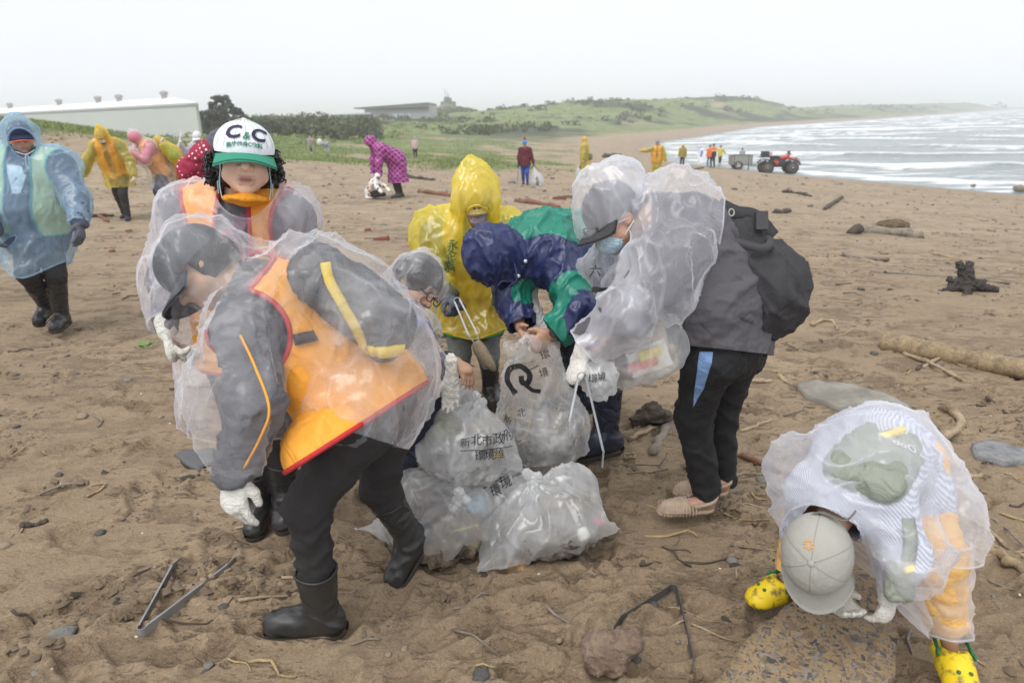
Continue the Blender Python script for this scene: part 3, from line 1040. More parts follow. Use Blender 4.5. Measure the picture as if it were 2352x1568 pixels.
prism('end_wall', [P3(0, wz0, 18), P3(0, wz0, 0.16), P3(0, eave, 0.16), P3(0, eave, 18)], 0.15, M_WALL, wh)
prism('back_wall', [P3(L, wz0, 18), P3(0.2, wz0, 18), P3(0.2, eave, 18), P3(L, eave, 18)], 0.15, M_WALL, wh)
prism('roof', [P3(-0.3, eave + 0.02, -0.35), P3(L, eave + 0.02, -0.35), P3(L, ridge, 5), P3(4, ridge, 5)], 0.12, M_ROOF, wh)
prism('roof', [P3(-0.3, eave + 0.02, -0.36), P3(4, ridge, 5.01), P3(4, ridge, 10), P3(-0.3, eave + 0.02, 18.3)], 0.12, M_ROOF, wh)
prism('roof', [P3(4, ridge, 5.02), P3(L, ridge, 5.02), P3(L, ridge, 10), P3(4.02, ridge, 10)], 0.12, M_ROOF, wh)
prism('fascia', [P3(-0.32, eave - 0.14, -0.38), P3(L, eave - 0.14, -0.38), P3(L, eave + 0.0, -0.38), P3(-0.32, eave + 0.0, -0.38)], 0.05, plain((0.35, 0.37, 0.36), 0.6, 'eave_trim'), wh)
M_VENT = plain((0.42, 0.40, 0.38), 0.5, 'vent_metal', metal=0.3)
for a in (6.0, 16.5, 22, 33.5, 51, 70):
    c = P3(a, ridge - 0.1, 4.8)
    v = MB().lathe(c, (0, 0, 1), [(0.30, 0), (0.30, 0.5), (0.34, 0.52), (0.42, 0.60), (0.42, 0.80), (0.30, 0.90), (0.1, 0.95)], 12).build('roof_vent', M_VENT, wh)

gb = empty('office_building', (-32, 172, -1), 'wide grey building with a rising dark roof and small windows on the green rise', 'building')
def gp(px, py, D): return U(px, py, D)
M_GREY = plain((0.46, 0.45, 0.47), 0.7, 'grey_render', var=0.05)
M_DARKR = plain((0.16, 0.16, 0.16), 0.6, 'dark_roof')
M_GLASS = plain((0.55, 0.62, 0.68), 0.15, 'pale_glass', var=0.02)
def wallblock(name, xs, zs, y0, y1, mat, parent):
    """box with a sloping top: xs (left, right), zs (base, top left, top right)"""
    V = []
    for y in (y0, y1):
        V += [(xs[0], y, zs[0]), (xs[1], y, zs[0]), (xs[1], y, zs[2]), (xs[0], y, zs[1])]
    F = [(0, 1, 2, 3), (7, 6, 5, 4), (0, 4, 5, 1), (1, 5, 6, 2), (2, 6, 7, 3), (3, 7, 4, 0)]
    return MB().add(np.array(V), F).build(name, mat, parent)
sc_ = 168 / FPX
bx = lambda px: (px - 1176) * sc_
bz = lambda px, py: 1.65 + (hor(px) - py) * sc_
wallblock('main_wall', (bx(866), bx(1008)), (-1.2, bz(866, 252), bz(1008, 244)), 168, 186, M_GREY, gb)
wallblock('roof', (bx(846), bx(1006)), (bz(866, 252) + 0.03, bz(846, 253) + 0.35, bz(1006, 238.5)), 167, 187, M_DARKR, gb)
wallblock('side_wing', (bx(788), bx(865.5)), (-1.2, bz(788, 266), bz(866, 262)), 167, 182, M_GREY, gb)
wallblock('wing_roof', (bx(784), bx(882)), (bz(788, 265), bz(784, 264), bz(882, 259.5)), 166.4, 167.9, plain((0.52, 0.58, 0.62), 0.5, 'blue_grey_roof'), gb)
for px in (928, 941, 956):
    wallblock('window', (bx(px), bx(px + 10)), (bz(px, 269.5), bz(px, 261.8), bz(px, 261.6)), 167.8, 168.2, M_GLASS, gb)
for px in (883, 892, 901):
    wallblock('window', (bx(px), bx(px + 4.5)), (bz(px, 273), bz(px, 268.4), bz(px, 268.2)), 167.8, 168.2, M_GLASS, gb)

tw = empty('lookout_tower', (*ridge_pt(1048, 252, 272)[:2], 3), 'dark stepped lookout tower with antennas on its wooded mound', 'tower')
sc2 = 272 / FPX
tx0 = lambda px: (px - 1176) * sc2
tz = lambda py: 1.65 + (hor(1048) - py) * sc2
M_TOWER = plain((0.13, 0.15, 0.16), 0.8, 'tower_concrete')
for nm, x0, x1, y0, y1 in (('base_block', 1032, 1066, 256, 246), ('middle_block', 1033.5, 1064, 246.01, 237), ('top_block', 1040, 1056, 237.01, 229.5), ('parapet', 1041.5, 1051, 229.51, 227)):
    hw = (tx0(x1) - tx0(x0)) / 2
    MB().box((tx0((x0 + x1) / 2), 272, (tz(y0) + tz(y1)) / 2), (hw, hw * 0.9, (tz(y1) - tz(y0)) / 2)).build(nm, M_TOWER, tw)
for px, py in ((1043, 208), (1048, 214), (1050, 220)):
    MB().tube([(tx0(px), 272, tz(228)), (tx0(px), 272, tz(py))], [0.10, 0.05], 5).build('antenna', M_TOWER, tw)
# mound bushes round the tower
a_ = rng.random(60) * 6.28; rr_ = 15 * rng.random(60) ** 0.5
mX = tx0(1062) + np.cos(a_) * rr_ * 1.0; mY = 268 + np.sin(a_) * rr_
mZ = 1.65 + (hor(1060) - np.interp(np.abs(mX - tx0(1062)), [0, 7, 13], [249, 256, 270])) * sc2 - 1.2
V, F, t = leaf_clumps(np.stack([mX, mY, mZ], -1), np.full(60, 2.2), 90, 0.3, 9, 0.8)
tag(mesh('mound_scrub', V, F, M_SCRUB, None, False, {'tone': np.stack([t] * 3, -1)}), kind='stuff')

# ruined rail fence along the crest of the green hill
sc3 = 205 / FPX
rw = empty('crest_wall', ((1210 - 1176) * sc3, 205, 2), 'dark low wall with broken posts along the crest of the green hill', 'wall')
qx = lambda px: (px - 1176) * sc3
qz = lambda px, py: 1.65 + (hor(px) - py) * sc3
wallblock('wall_run', (qx(1163), qx(1252)), (qz(1200, 275), qz(1163, 262), qz(1252, 254)), 205, 206, M_TOWER, rw)
for i, px in enumerate(np.linspace(1166, 1250, 22)):
    hgt = 0.55 if i % 5 else 0.9
    MB().box((qx(px), 205.5, qz(px, 262.4 - (px - 1166) * 0.095) + hgt / 2), (0.16, 0.2, hgt / 2)).build('post', M_TOWER, rw)

# dark rocks along the far waterline
hd = np.random.default_rng(21)
M_DROCK = rock([(0.05, 0.05, 0.05), (0.12, 0.115, 0.11), (0.2, 0.19, 0.18)], 'shore_rock', 1.0)
def boulder(name, c, rad, mat, label, cat, group=None, seed=0, det=2, squash=(1, 1, 0.6), parent=None, rough=0.35, rot=0.0):
    bm = bmesh.new()
    bmesh.ops.create_icosphere(bm, subdivisions=det, radius=1.0)
    V = np.array([v.co[:] for v in bm.verts]); F = [[v.index for v in f.verts] for f in bm.faces]
    bm.free()
    n = fbm(V * 0.9, 3, seed)
    cellv = np.sin(V @ np.random.default_rng(seed).normal(size=(3, 4)) * 2.2).max(1)
    V = V * (1 + rough * n - 0.12 * rough * cellv)[:, None]
    V = V * np.asarray(squash) * rad
    ca, sa = math.cos(rot), math.sin(rot)
    V = np.stack([V[:, 0] * ca - V[:, 1] * sa, V[:, 0] * sa + V[:, 1] * ca, V[:, 2]], -1)
    V = V + np.asarray(c)
    o = mesh(name, V, np.array(F), mat, parent, True)
    if parent is None:
        settle(o)
        tag(o, label, cat, group)
    return o
shore_px = [(1705, 288.5, 9), (1762, 284.5, 7), (1818, 282, 6), (1872, 277.5, 9), (1925, 274.5, 7), (1962, 272.6, 12), (1990, 270.5, 6), (2033, 268.5, 7), (2062, 266.5, 8), (2138, 260.5, 7), (2180, 257.5, 8), (2238, 253.6, 6)]
for i, (px, py, wpx) in enumerate(shore_px):
    D = 4.0 * FPX / max(3.5, (py + 0.5 - hor(px)))
    p = U(px, py, D)
    boulder('shore_rock', (p[0], p[1], SEA_Z + 0.25), pxm(wpx, D) * 0.6, M_DROCK, f"{'long' if wpx > 8 else ('mid-sized' if wpx > 6 else 'small')} dark rock at the far waterline, {('first', 'second', 'third', 'fourth', 'fifth', 'sixth', 'seventh', 'eighth', 'ninth', 'tenth', 'eleventh', 'twelfth')[i]} counted out from the beach", 'rock', 'rocks along the far waterline', i, 2, (1.5, 1, 0.5))
for px, py, wpx, lb in ((2237, 418, 12, 'small round grey rock standing in the shallow wash'), (2343, 425, 30, 'large tan rock at the water edge under the breakers')):
    D = 4.0 * FPX / (py + 4 - hor(px)); p = U(px, py, D)
    boulder('wash_rock', (p[0], p[1], SEA_Z + 0.1), pxm(wpx, D) * 0.5, rock([(0.16, 0.13, 0.09), (0.26, 0.22, 0.16)], 'tan_rock', 4), lb, 'rock', None, px, 2, (1, 0.8, 0.7))

# ------------------------------------------------------------------ damp sea air
hm, hnt, hout = newmat('haze')
pv = hnt.nodes.new('ShaderNodeVolumePrincipled')
pv.inputs['Color'].default_value = (0.95, 0.96, 0.98, 1)
pv.inputs['Density'].default_value = 0.0013
pv.inputs['Anisotropy'].default_value = 0.0
hnt.links.new(pv.outputs[0], hout.inputs['Volume'])
hz = MB().box((0, 1400, 10.5), (2500, 1480, 15.5)).build('haze', hm)
tag(hz, kind='stuff')

# crumbs and clods of disturbed sand
def clods(n, ymax, seed, mat):
    r = np.random.default_rng(seed)
    y = 1.0 * np.exp(r.random(n * 4) * math.log(ymax / 1.0)); x = (r.random(n * 4) * 2 - 1) * (0.95 * y + 0.6)
    P = np.stack([x, y, 0 * x], -1)
    q = np.stack([x * 0.95 + y * 0.3, (-x * 0.3 + y * 0.95) * 2.4, 0 * x], -1)
    m = (fbm(q * 0.8, 3, 16) + 0.6 * fbm(q * 3.0, 2, 13) > 0.35) & (grass_amount(x, y) < 0.3) & (shore_dist(x, y) > 6)
    x, y = x[m][:n], y[m][:n]
    n = len(x)
    s = (0.003 + 0.010 * r.random(n) ** 2.8) * (1 + 0.16 * y)
    z = np.array([gsurf(a, b) for a, b in zip(x, y)])
    base = np.array([(1, 0, 0), (0.3, 0.9, 0), (-0.8, 0.5, 0), (-0.7, -0.6, 0), (0.4, -0.9, 0), (0.1, 0.05, 1.0)])
    a = r.random(n) * 6.28
    jit = 1 + 0.5 * r.normal(size=(n, 6))[:, :, None]
    B = base[None] * np.array([1.5, 1.0, 0.75]) * s[:, None, None] * np.clip(jit, 0.4, 1.7)
    V = np.stack([B[..., 0] * np.cos(a)[:, None] - B[..., 1] * np.sin(a)[:, None] + x[:, None], B[..., 0] * np.sin(a)[:, None] + B[..., 1] * np.cos(a)[:, None] + y[:, None], B[..., 2] + z[:, None] - 0.002], -1).reshape(-1, 3)
    i = np.arange(n) * 6
    F = np.concatenate([np.stack([i + j, i + (j + 1) % 5, i + 5], -1) for j in range(5)])
    return tag(mesh('sand_crumbs', V, F, mat, None, False), kind='stuff')
clods(24000, 40, 91, plain((0.185, 0.138, 0.090), 0.95, 'damp_sand_crumb', var=0.3, vs=3))
clods(1800, 40, 92, plain((0.050, 0.042, 0.034), 0.9, 'dark_drift_crumb', var=0.3, vs=3))

# ------------------------------------------------------------------ people: shared builders
def skin_material():
    m, nt, out = newmat('skin'); k = NT(nt)
    co = k.coord()
    tn = k.n('ShaderNodeVertexColor', layer_name='tone').outputs[0]
    c = k.mix(k.noise(co, 30, 4), (0.86, 0.84, 0.83), (1.08, 1.06, 1.05))
    c = k.mix(1.0, tn, c, 'MULTIPLY')
    nm = k.bump(k.noise(co, 260, 2), 0.12, 0.003)
    k.out(out, k.bsdf(c, 0.48, nm, **{'Specular IOR Level': 0.4, 'Subsurface Weight': 0.12, 'Subsurface Radius': (0.01, 0.004, 0.002), 'Subsurface Scale': 0.6}))
    return m
M_SKIN = skin_material()
SKIN = np.array([0.47, 0.29, 0.19])

def head_prims(C, f, u, s=1.0, face=True):
    R = frame(f, u); r, f, u = R
    P = lambda a, b, c: C + (r * a + f * b + u * c) * s
    o = [A(ell(P(0, -0.008, 0.028), R, np.array((0.074, 0.094, 0.092)) * s)),
         A(ell(P(0, 0.026, -0.045), R, np.array((0.060, 0.064, 0.072)) * s), 0.03 * s)]
    if face:
        o += [A(cone(P(0, 0.066, -0.098), P(0, 0.064, -0.092), 0.022 * s), 0.02),
              A(cone(P(0.036, 0.062, -0.038), P(0.05, 0.03, -0.06), 0.026 * s, 0.02 * s), 0.02), A(cone(P(-0.036, 0.062, -0.038), P(-0.05, 0.03, -0.06), 0.026 * s, 0.02 * s), 0.02),
              A(cone(P(-0.036, 0.080, 0.020), P(0.036, 0.080, 0.020), 0.014 * s), 0.015),
              S(ell(P(0.032, 0.098, 0.002), R, np.array((0.020, 0.013, 0.011)) * s), 0.012), S(ell(P(-0.032, 0.098, 0.002), R, np.array((0.020, 0.013, 0.011)) * s), 0.012),
              A(ell(P(0.032, 0.078, 0.001), R, np.array((0.016, 0.013, 0.011)) * s), 0.004), A(ell(P(-0.032, 0.078, 0.001), R, np.array((0.016, 0.013, 0.011)) * s), 0.004),
              A(cone(P(0, 0.090, 0.005), P(0, 0.110, -0.034), 0.008 * s, 0.0125 * s), 0.010),
              A(cone(P(-0.0175, 0.096, -0.039), P(0.0175, 0.096, -0.039), 0.0105 * s), 0.005), A(ell(P(0, 0.110, -0.035), R, np.array((0.013, 0.011, 0.012)) * s), 0.006),
              S(cone(P(-0.009, 0.106, -0.053), P(-0.009, 0.108, -0.042), 0.0048 * s), 0.003), S(cone(P(0.009, 0.106, -0.053), P(0.009, 0.108, -0.042), 0.0048 * s), 0.003), S(cone(P(-0.024, 0.096, -0.042), P(-0.034, 0.082, -0.075), 0.0035 * s), 0.008), S(cone(P(0.024, 0.096, -0.042), P(0.034, 0.082, -0.075), 0.0035 * s), 0.008),
              A(cone(P(-0.019, 0.086, -0.067), P(0.019, 0.086, -0.067), 0.0085 * s), 0.008),
              A(cone(P(-0.015, 0.086, -0.0805), P(0.015, 0.086, -0.0805), 0.0095 * s), 0.006),
              S(cone(P(-0.021, 0.0975, -0.0735), P(0.021, 0.0975, -0.0735), 0.0026 * s), 0.003)]
    for sg in (-1, 1):
        o.append(A(ell(P(sg * 0.074, -0.004, -0.012), R, np.array((0.010, 0.024, 0.032)) * s), 0.008))
        o.append(S(ell(P(sg * 0.086, 0.004, -0.010), R, np.array((0.008, 0.011, 0.016)) * s), 0.005))
    return o

def head_tone(V, C, f, u, s=1.0, base=SKIN):
    R = frame(f, u)
    q = (V - C) @ R.T / s
    c = np.repeat(base[None], len(V), 0)
    lip = np.exp(-(((q[:, 0]) / 0.024) ** 4) - ((q[:, 2] + 0.0735) / 0.012) ** 4) * (q[:, 1] > 0.06)
    c = c * (1 - lip[:, None]) + np.array([0.40, 0.15, 0.125]) * lip[:, None]
    line = np.exp(-(((q[:, 0]) / 0.024) ** 4) - ((q[:, 2] + 0.0738) / 0.0028) ** 2) * (q[:, 1] > 0.06)
    c = c * (1 - 0.7 * line[:, None])
    ch = np.exp(-((np.abs(q[:, 0]) - 0.045) / 0.02) ** 2 - ((q[:, 2] + 0.035) / 0.025) ** 2) * (q[:, 1] > 0)
    c = c * (1 - 0.25 * ch[:, None]) + np.array([0.50, 0.25, 0.17]) * 0.25 * ch[:, None]
    bro = np.exp(-((np.abs(q[:, 0]) - 0.033) / 0.018) ** 4 - ((q[:, 2] - 0.024) / 0.0045) ** 2) * (q[:, 1] > 0.03)
    eye = np.exp(-((np.abs(q[:, 0]) - 0.032) / 0.014) ** 4 - ((q[:, 2] - 0.001) / 0.0045) ** 2) * (q[:, 1] > 0.05)
    d = np.clip(bro + eye, 0, 1)[:, None]
    return c * (1 - 0.85 * d) + np.array([0.03, 0.022, 0.02]) * 0.85 * d

def hand_prims(W, d, n, s=1.0, curl=0.35, thumb=1, add=0.0, spread=0.0, grip=None):
    """palm, four jointed fingers, thumb leaving the side of the palm"""
    d = nrm(d); n = nrm(np.asarray(n) - d * np.dot(n, d)); r = np.cross(d, n) * thumb
    W = np.asarray(W, float)
    o = [A(flat(W - d * 0.01 * s, W + d * 0.068 * s, 0.030 * s + add, 0.040 * s + add, n, 0.48), 0.01)]
    cs = curl if hasattr(curl, '__len__') else [curl * v for v in (0.85, 1.0, 1.05, 1.1)]
    for i, L in enumerate((0.072, 0.080, 0.074, 0.058)):
        off = 0.031 - 0.0205 * i
        b = W + (d * (0.080 - 0.004 * abs(i - 1.2)) + r * off) * s
        a = 0.0
        dirv = nrm(d + r * spread * (1.5 - i) * 0.14)
        p = b - dirv * 0.02 * s
        for j, fr in enumerate((0.44, 0.31, 0.25)):
            a += cs[i] * (1.15, 1.35, 0.9)[j]
            v = dirv * math.cos(a) + n * math.sin(a)
            q = p + v * (L * fr + (0.02 if j == 0 else 0)) * s
            o.append(A(cone(p, q, (0.0098 - 0.0009 * j) * s + add, (0.0090 - 0.0009 * j) * s + add), 0.003 if j else 0.007))
            p = q
    tb = W + (d * 0.020 + r * 0.026) * s
    t1 = tb + nrm(d * 0.62 + r * 0.66 + n * (0.25 + 0.5 * np.mean(cs))) * 0.042 * s
    t2 = t1 + nrm(d * 0.85 + r * 0.12 + n * (0.2 + 0.7 * np.mean(cs))) * 0.032 * s
    o += [A(cone(tb, t1, 0.0155 * s + add, 0.0115 * s + add), 0.012), A(cone(t1, t2, 0.0112 * s + add, 0.0088 * s + add), 0.006)]
    return o

def hole(c, R, rad):
    return lambda V: np.sqrt((((V - c) @ np.asarray(R).T / np.asarray(rad)) ** 2).sum(1)) - 1
def plane(p, n):
    n = nrm(n)
    return lambda V: (V - p) @ n
def cut_at(p, n, rad):
    """cut by a plane, but only within rad of p"""
    n = nrm(n)
    return lambda V: np.maximum((V - p) @ n, np.linalg.norm(V - p, axis=1) - rad)

class Person:
    def __init__(s, label, J, scale=1.0, group=None, base=None):
        s.J = {k: np.asarray(v, float) for k, v in J.items()}
        s.s = scale
        b = s.J['pel'].copy()
        b[2] = min(s.J[k][2] for k in ('aL', 'aR')) - 0.06
        s.root = empty('person', b if base is None else base, label, 'person', group)
    # -------- shape lists
    def torso(s, add=0.0, belly=0.0):
        J, q = s.J, s.s
        hl, hr, sl, sr, pel, che, nek = (J[k] for k in ('hL', 'hR', 'sL', 'sR', 'pel', 'che', 'nek'))
        il, ir = sl + (sr - sl) * 0.2, sr + (sl - sr) * 0.2
        mid = J.get('spn', (pel + che) / 2)
        return [A(cone(pel, mid, 0.118 * q + add, 0.112 * q + add + belly)), A(cone(mid, che, 0.112 * q + add + belly, 0.118 * q + add), 0.06),
                A(cone(hl, (il + hl) / 2 + (mid - (pel + che) / 2), 0.096 * q + add, 0.088 * q + add), 0.06), A(cone((il + hl) / 2 + (mid - (pel + che) / 2), il, 0.088 * q + add, 0.080 * q + add), 0.06),
                A(cone(hr, (ir + hr) / 2 + (mid - (pel + che) / 2), 0.096 * q + add, 0.088 * q + add), 0.06), A(cone((ir + hr) / 2 + (mid - (pel + che) / 2), ir, 0.088 * q + add, 0.080 * q + add), 0.06),
                A(cone(sl, sr, 0.060 * q + add), 0.06), A(cone(che, nek, 0.085 * q + add, 0.058 * q + add), 0.05)]
    def arm(s, side, add=0.0, end=1.0, k=0.04, cuff=0.0):
        J, q = s.J, s.s
        sh, el, wr = J['s' + side], J['e' + side], J['w' + side]
        w2 = el + (wr - el) * end
        return [A(cone(sh, el, 0.056 * q + add, 0.045 * q + add), k), A(cone(el, w2, 0.045 * q + add, 0.030 * q + add + cuff), 0.03)]
    def leg(s, side, add=0.0, end=1.0, k=0.04, cuff=0.0):
        J, q = s.J, s.s
        h, kn, an = J['h' + side], J['k' + side], J['a' + side]
        a2 = kn + (an - kn) * end
        return [A(cone(h, kn, 0.088 * q + add, 0.060 * q + add), k), A(cone(kn, a2, 0.060 * q + add, 0.040 * q + add + cuff), 0.03)]
    # -------- parts
    def part(s, name, prims, mat, h=0.012, fold=(), clips=(), it=2, trim=None, keep=False, extra=None, parent=None, solid=False, cols=None, bevelpad=0.03):
        V, T = polygonize(prims, h, bevelpad, extra)
        V = smooth(V, T, it, 0.5)
        N = vnormals(V, T)
        for i, fo in enumerate(fold):
            V = folds(V, N, *fo[:2], axis=fo[2] if len(fo) > 2 else None, stretch=fo[3] if len(fo) > 3 else 4, seed=fo[4] if len(fo) > 4 else i + 3, sharp=fo[5] if len(fo) > 5 else 1.3)
        for g in clips:
            if len(V): V, T = clip(V, T, g(V))
        if not solid and len(clips): V, T = biggest(V, T) if keep is False else (V, T)
        o = mesh(name, V, T, mat, parent or s.root, True, cols)
        if trim is not None:
            m2, rad = trim[:2]
            for lp in border(V, T):
                mb = MB()
                if len(trim) > 2 and not trim[2](lp): continue
                lp = np.concatenate([lp, lp[:1]])
                lp2 = lp.copy()
                for _ in range(3): lp2[1:-1] = (lp2[:-2] + 2 * lp2[1:-1] + lp2[2:]) / 4
                seg = np.linalg.norm(np.diff(lp2, axis=0), axis=1)
                cum = np.concatenate([[0], np.cumsum(seg)])
                m = max(8, int(cum[-1] / 0.014))
                tq = np.linspace(0, cum[-1], m)
                lp3 = np.stack([np.interp(tq, cum, lp2[:, i]) for i in range(3)], -1)
                mb.tube(lp3, rad, 6, True)
                mb.build('trim', m2, o, True)
        return o, V, T
    def body(s, h=0.009, hands=None, head=None, legs=True, tone=SKIN, hs=1.0, arms=True):
        J, q = s.J, s.s
        pr = s.torso(-0.012)
        pr += [A(cone(J['nek'], J['hed'], 0.056 * q, 0.054 * q), 0.03)]
        if arms: pr += s.arm('L', -0.006) + s.arm('R', -0.006)
        if legs: pr += s.leg('L', -0.006) + s.leg('R', -0.006)
        C, f, u = J['hed'], J['hf'], J['hu']
        hd = head_prims(C, f, u, q * hs if head is None else head)
        sm = [A(hd[0][0], 0.02)] + hd[1:]
        pr += sm
        for hp in (hands or []): pr += hp
        V, T = polygonize(pr, h, 0.03)
        V = smooth(V, T, 1, 0.3)
        c = head_tone(V, C, f, u, q * hs if head is None else head, np.asarray(tone))
        return mesh('body', V, T, M_SKIN, s.root, True, {'tone': c})
    def glove(s, side, d, n, mat, curl=0.35, thumb=1, size=1.0, h=0.0048, cuff=0.05, name='glove', spread=0.9, add=0.0020):
        W = s.J['w' + side]; d = nrm(d)
        pr = [A(cone(W - d * cuff, W, 0.036 * size * s.s, 0.033 * size * s.s))] + hand_prims(W, d, n, size * s.s * 1.04, curl, thumb, add, spread)
        return s.part(name, pr, mat, h, fold=((0.0012, 70, d, 3, 5),), it=1)[0]
    def boot(s, side, toe, mat, mat_sole, top=0.30, r=0.058, size=1.0, up=None, label=None, h=0.009):
        an = s.J['a' + side]; kn = s.J['k' + side]
        toe = nrm(toe); up = nrm(kn - an) if up is None else nrm(up)
        upf = nrm(np.cross(np.cross(toe, up), toe))
        z = size * s.s
        foot0 = an - upf * 0.045 * z - toe * 0.035 * z
        foot1 = an - upf * 0.052 * z + toe * 0.155 * z
        shaft = an + nrm(kn - an) * top * z
        pr = [A(cone(an - upf * 0.02 * z, shaft, 0.050 * z, r * z)), A(cone(foot0, foot1, 0.046 * z, 0.040 * z), 0.04), A(cone(an - upf * 0.02 * z + toe * 0.02 * z, foot1, 0.05 * z, 0.036 * z), 0.03)]
        sole = an - upf * 0.085 * z
        o, V, T = s.part('boot', pr, mat, h, fold=((0.006, 22, up * 0.2 + toe, 3, 4),), clips=(plane(shaft - nrm(kn - an) * 0.004, -nrm(kn - an)), plane(sole, upf)), it=2, trim=(mat, 0.0055, lambda lp: np.mean((lp - an) @ upf) > 0.05 * z))
        # sole
        sp_ = [A(cone(foot0 - upf * 0.02 * z, foot1 - upf * 0.02 * z, 0.050 * z, 0.046 * z))]
        s.part('sole', sp_, mat_sole, h, clips=(plane(sole + upf * 0.014 * z, -upf), plane(sole - upf * 0.012 * z, upf)), parent=o, it=1)
        return o

def cap(parent, C, f, u, s, mcrown, mbrim, ext=0.075, droop=0.030, tilt=0.0, name='cap', low=0.012, wide=1.0, tall=1.0):
    R = frame(f, u); r, f, u = R
    ca, sa = math.cos(tilt), math.sin(tilt)
    f, u = f * ca - u * sa, u * ca + f * sa
    R = np.array([r, f, u])
    c0 = C + u * 0.030 * s
    V, T = polygonize([A(ell(c0, R, np.array((0.088 * wide, 0.106, 0.093 * tall)) * s))], 0.007 * max(0.6, s))
    V = smooth(V, T, 1)
    V, T = clip(V, T, (V - c0) @ u + low * s)
    cr_ = mesh('cap_crown' if name == 'cap' else name, V, T, mcrown, parent, True)
    # brim
    na, nb = 19, 6
    top = []; bot = []
    for i in range(na):
        a = -1.25 + 2.5 * i / (na - 1)
        for j in range(nb):
            t = j / (nb - 1)
            e = ext * (math.cos(a * 0.82)) ** 0.75 * t
            p = c0 + (r * math.sin(a) * (0.087 * wide + e * 0.25) + f * (math.cos(a) * 0.104 + e) + u * (-low - droop * (math.sin(a) ** 2) * (0.4 + 0.6 * t) - 0.016 * t)) * s
            top.append(p + u * 0.0035 * s); bot.append(p - u * 0.0035 * s)
    n = na * nb
    F = []
    for i in range(na - 1):
        for j in range(nb - 1):
            q = (i * nb + j, i * nb + j + 1, (i + 1) * nb + j + 1, (i + 1) * nb + j)
            F.append(q[::-1]); F.append(tuple(v + n for v in q))
    ring = [i * nb for i in range(na)] + [(na - 1) * nb + j for j in range(1, nb)] + [i * nb + nb - 1 for i in range(na - 2, -1, -1)] + [j for j in range(nb - 2, 0, -1)]
    for a, b in zip(ring, ring[1:] + ring[:1]): F.append((a, b, b + n, a + n))
    br = MB().add(np.array(top + bot), F).build('cap_brim', mbrim, cr_, True)
    MB().lathe(c0 + u * 0.092 * tall * s, u, [(0.009 * s, 0), (0.008 * s, 0.004 * s), (0.003 * s, 0.006 * s)], 8).build('button', mcrown, cr_)
    return cr_, V, T, R, c0

def text_mesh(txt, size, bold=0.0, shear=0.0):
    cu = bpy.data.curves.new('letters', 'FONT')
    cu.body = txt; cu.size = size; cu.shear = shear; cu.offset = bold
    cu.align_x = 'CENTER'; cu.align_y = 'CENTER'
    cu.resolution_u = 3
    ob = bpy.data.objects.new('letters', cu)
    COL.objects.link(ob)
    dg = bpy.context.evaluated_depsgraph_get()
    me = bpy.data.meshes.new_from_object(ob.evaluated_get(dg))
    bpy.data.objects.remove(ob)
    bm = bmesh.new(); bm.from_mesh(me)
    bmesh.ops.triangulate(bm, faces=bm.faces[:])
    for _ in range(3):
        lim = size * 0.22
        es = [e for e in bm.edges if e.calc_length() > lim]
        if not es: break
        bmesh.ops.subdivide_edges(bm, edges=es, cuts=1)
        bmesh.ops.triangulate(bm, faces=bm.faces[:])
    V = np.array([v.co[:] for v in bm.verts]).reshape(-1, 3); T = np.array([[v.index for v in f.verts] for f in bm.faces], int).reshape(-1, 3)
    bm.free(); bpy.data.meshes.remove(me)
    return V, T

def project(V2, T, c, ex, ey, bvh, off=0.003):
    """lay flat print (x, y) on a surface, seen along ex x ey"""
    ex, ey = nrm(ex), nrm(ey); n = np.cross(ex, ey)
    out = []
    for x, y, _ in V2:
        p = np.asarray(c) + ex * x + ey * y
        hit = bvh.ray_cast(Vector((p + n * 0.4).tolist()), Vector((-n).tolist()), 1.0)
        if hit[0] is None: out.append(None)
        else: out.append(np.array(hit[0]) + (np.array(hit[1]) if np.dot(np.array(hit[1]), n) > 0 else -np.array(hit[1])) * off * 0.6 + n * off * 0.4)
    ok = [all(out[i] is not None and np.dot(out[i] - np.asarray(c), n) > -0.75 for i in t) for t in T]
    T = T[np.array(ok, bool)] if len(T) else T
    V = np.array([o if o is not None else (0, 0, 0) for o in out])
    if not len(T): return None, None
    used = np.unique(T); mp = np.full(len(V), -1); mp[used] = np.arange(len(used))
    return V[used], mp[T]

def bvh_of(V, T): return BVHTree.FromPolygons(V.tolist(), T.tolist())

def lettering(txt, size, c, ex, ey, bvh, mat, parent, bold=0.0, shear=0.0, off=0.003, name='lettering'):
    V2, T = text_mesh(txt, size, bold, shear)
    V, T = project(V2, T, c, ex, ey, bvh, off)
    if V is None: return None
    return mesh(name, V, T, mat, parent, False)

def ribbon(pts, w, side, th=0.003):
    """flat strap along pts, width along 'side'"""
    P = np.asarray(pts, float); tg = np.gradient(P, axis=0)
    V = []; 
    for i in range(len(P)):
        t = nrm(tg[i]); sd = np.asarray(side[i] if np.ndim(side) == 2 else side, float); sd = nrm(sd - t * np.dot(sd, t)); n = np.cross(t, sd)
        wi = w[i] if hasattr(w, '__len__') else w
        for a, b in ((-1, -1), (1, -1), (1, 1), (-1, 1)): V.append(P[i] + sd * a * wi / 2 + n * b * th / 2)
    F = []
    m = len(P)
    for i in range(m - 1):
        for j in range(4): F.append((i * 4 + j, i * 4 + (j + 1) % 4, (i + 1) * 4 + (j + 1) % 4, (i + 1) * 4 + j))
    F.append((3, 2, 1, 0)); F.append(tuple((m - 1) * 4 + j for j in range(4)))
    return np.array(V), F

